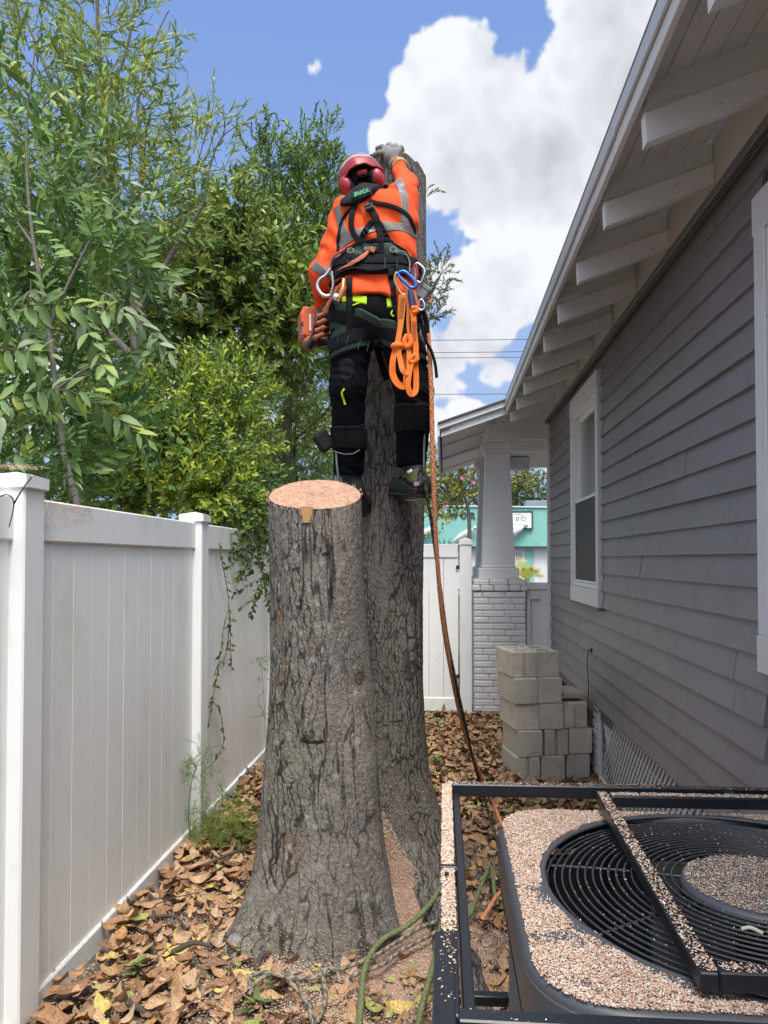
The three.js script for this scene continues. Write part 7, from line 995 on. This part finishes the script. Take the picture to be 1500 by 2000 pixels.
// ---------------------------------------------------------------- ropes
{
  const R = rng(707);
  const braid = (a, b, c, k) => M({ roughness: .85, map: tex(128, 128, (u, v) => { const p = Math.abs(((u * 4 + v * 4) % 1) - .5) * 2, q = Math.abs(((u * 4 - v * 4 + 8) % 1) - .5) * 2, w = Math.max(p, q), n = fbm(u * 20, v * 20, k, 2), s = n3(Math.floor(u * 4 + v * 4) * 3.7, Math.floor(u * 4 - v * 4 + 8) * 2.3, k), base = s < .42 ? a : s < .72 ? b : c, f = .62 + .4 * w + .3 * (n - .5); return S3(base[0] * f, base[1] * f, base[2] * f); }, { srgb: true }), bumpMap: tex(128, 128, (u, v) => Math.max(Math.abs(((u * 4 + v * 4) % 1) - .5), Math.abs(((u * 4 - v * 4 + 8) % 1) - .5)) * 2), bumpScale: .0025 });
  const rope = (name, label, pts, r, mat, group) => { const o = pts[0].clone(), c = curve(pts.map((p) => p.clone().sub(o))), L = c.getLength(), n = Math.ceil(L / .012), g = new THREE.TubeGeometry(c, n, r, 9), uv = g.attributes.uv; for (let i = 0; i < uv.count; i++) uv.setXY(i, uv.getX(i) * L / (r * 6.28 * 1.6), uv.getY(i)); const m = part(name, g, mat, scene); m.position.copy(o); return tag(m, label, 'rope', group); };
  const orange = braid([.72, .25, .11], [.80, .36, .19], [.62, .19, .08], 3), dark = braid([.025, .032, .025], [.10, .12, .05], [.03, .03, .03], 5), green = braid([.155, .19, .075], [.19, .22, .10], [.13, .16, .06], 7), flecked = braid([.30, .25, .18], [.10, .10, .085], [.38, .32, .24], 9), G = (x, y, h = .04) => onGround(x, y, h + .03);
  rope('climbing_rope', 'orange climbing rope falling from the right hip of the climber to the ground', [at(831, 612, 3.50), at(836, 650, 3.50), at(842, 760, 3.52), at(845, 880, 3.56), at(849, 1000, 3.62), at(856, 1120, 3.72), at(866, 1220, 3.84), at(881, 1310, 3.98), at(901, 1405, 4.15), at(923, 1475, 4.32), at(946, 1530, 4.46), at(966, 1575, 4.52), G(982, 1615, .03), G(1000, 1650, .03)], .0115, orange);
  rope('tag_rope', 'dark green flecked rope hanging just right of the orange rope', [at(829, 912, 3.58), at(833, 960, 3.60), at(841, 1010, 3.64), at(852, 1090, 3.72), at(863, 1170, 3.8), at(874, 1250, 3.9), at(890, 1330, 4.0), at(903, 1390, 4.1), at(912, 1430, 4.2), at(926, 1490, 4.35), at(945, 1555, 4.5), G(960, 1610, .03), G(975, 1650, .03)], .0085, dark);
  rope('ground_rope', 'thick pale green rope curving over the sawdust by the cage corner', [G(900, 1690, .10), G(868, 1722, .11), G(838, 1768, .09), G(795, 1808, .06), G(752, 1832, .05), G(725, 1862, .045), G(711, 1900, .04), G(706, 1950, .04), G(700, 2020, .04)], .0115, green);
  rope('ground_rope', 'pale green rope lying close along the left cage rail', [G(862, 1800, .05), G(856, 1840, .05), G(845, 1890, .045), G(828, 1950, .04), G(812, 2025, .035)], .0115, green);
  rope('ground_rope', 'flecked grey rope running past the foot of the front stem', [G(870, 1795, .05), G(820, 1812, .06), G(775, 1840, .04), G(730, 1868, .035), G(680, 1888, .03), G(625, 1908, .035), G(570, 1910, .03), G(520, 1900, .04), G(492, 1905, .03), G(488, 1935, .03)], .0085, flecked);
  rope('ground_rope', 'flecked grey rope looping in front of the front stem', [G(868, 1812, .035), G(830, 1832, .04), G(785, 1856, .03), G(745, 1885, .03), G(700, 1900, .03), G(664, 1918, .03), G(660, 1900, .05), G(640, 1890, .06), G(632, 1905, .05), G(636, 1945, .035), G(625, 1985, .03), G(600, 2020, .03)], .0085, flecked);
  rope('ground_rope', 'sawdust-covered rope bending through the leaves at the bottom edge', [G(485, 1945, .03), G(505, 1915, .04), G(535, 1902, .05), G(565, 1918, .04), G(590, 1945, .03), G(605, 1970, .03), G(612, 2020, .02)], .0085, flecked);
  rope('ground_rope', 'green rope loop on the leaves between the cage and the air conditioner', [G(905, 1800, .03), G(918, 1785, .05), G(934, 1745, .08), G(950, 1705, .10), G(957, 1690, .10), G(962, 1708, .08), G(966, 1745, .05), G(972, 1770, .03)], .010, green);
  rope('ground_rope', 'short orange rope end emerging beside the air conditioner', [G(990, 1735, .04), G(972, 1748, .05), G(955, 1775, .05), G(940, 1798, .03)], .010, orange);
}
renderer.render(scene, camera);
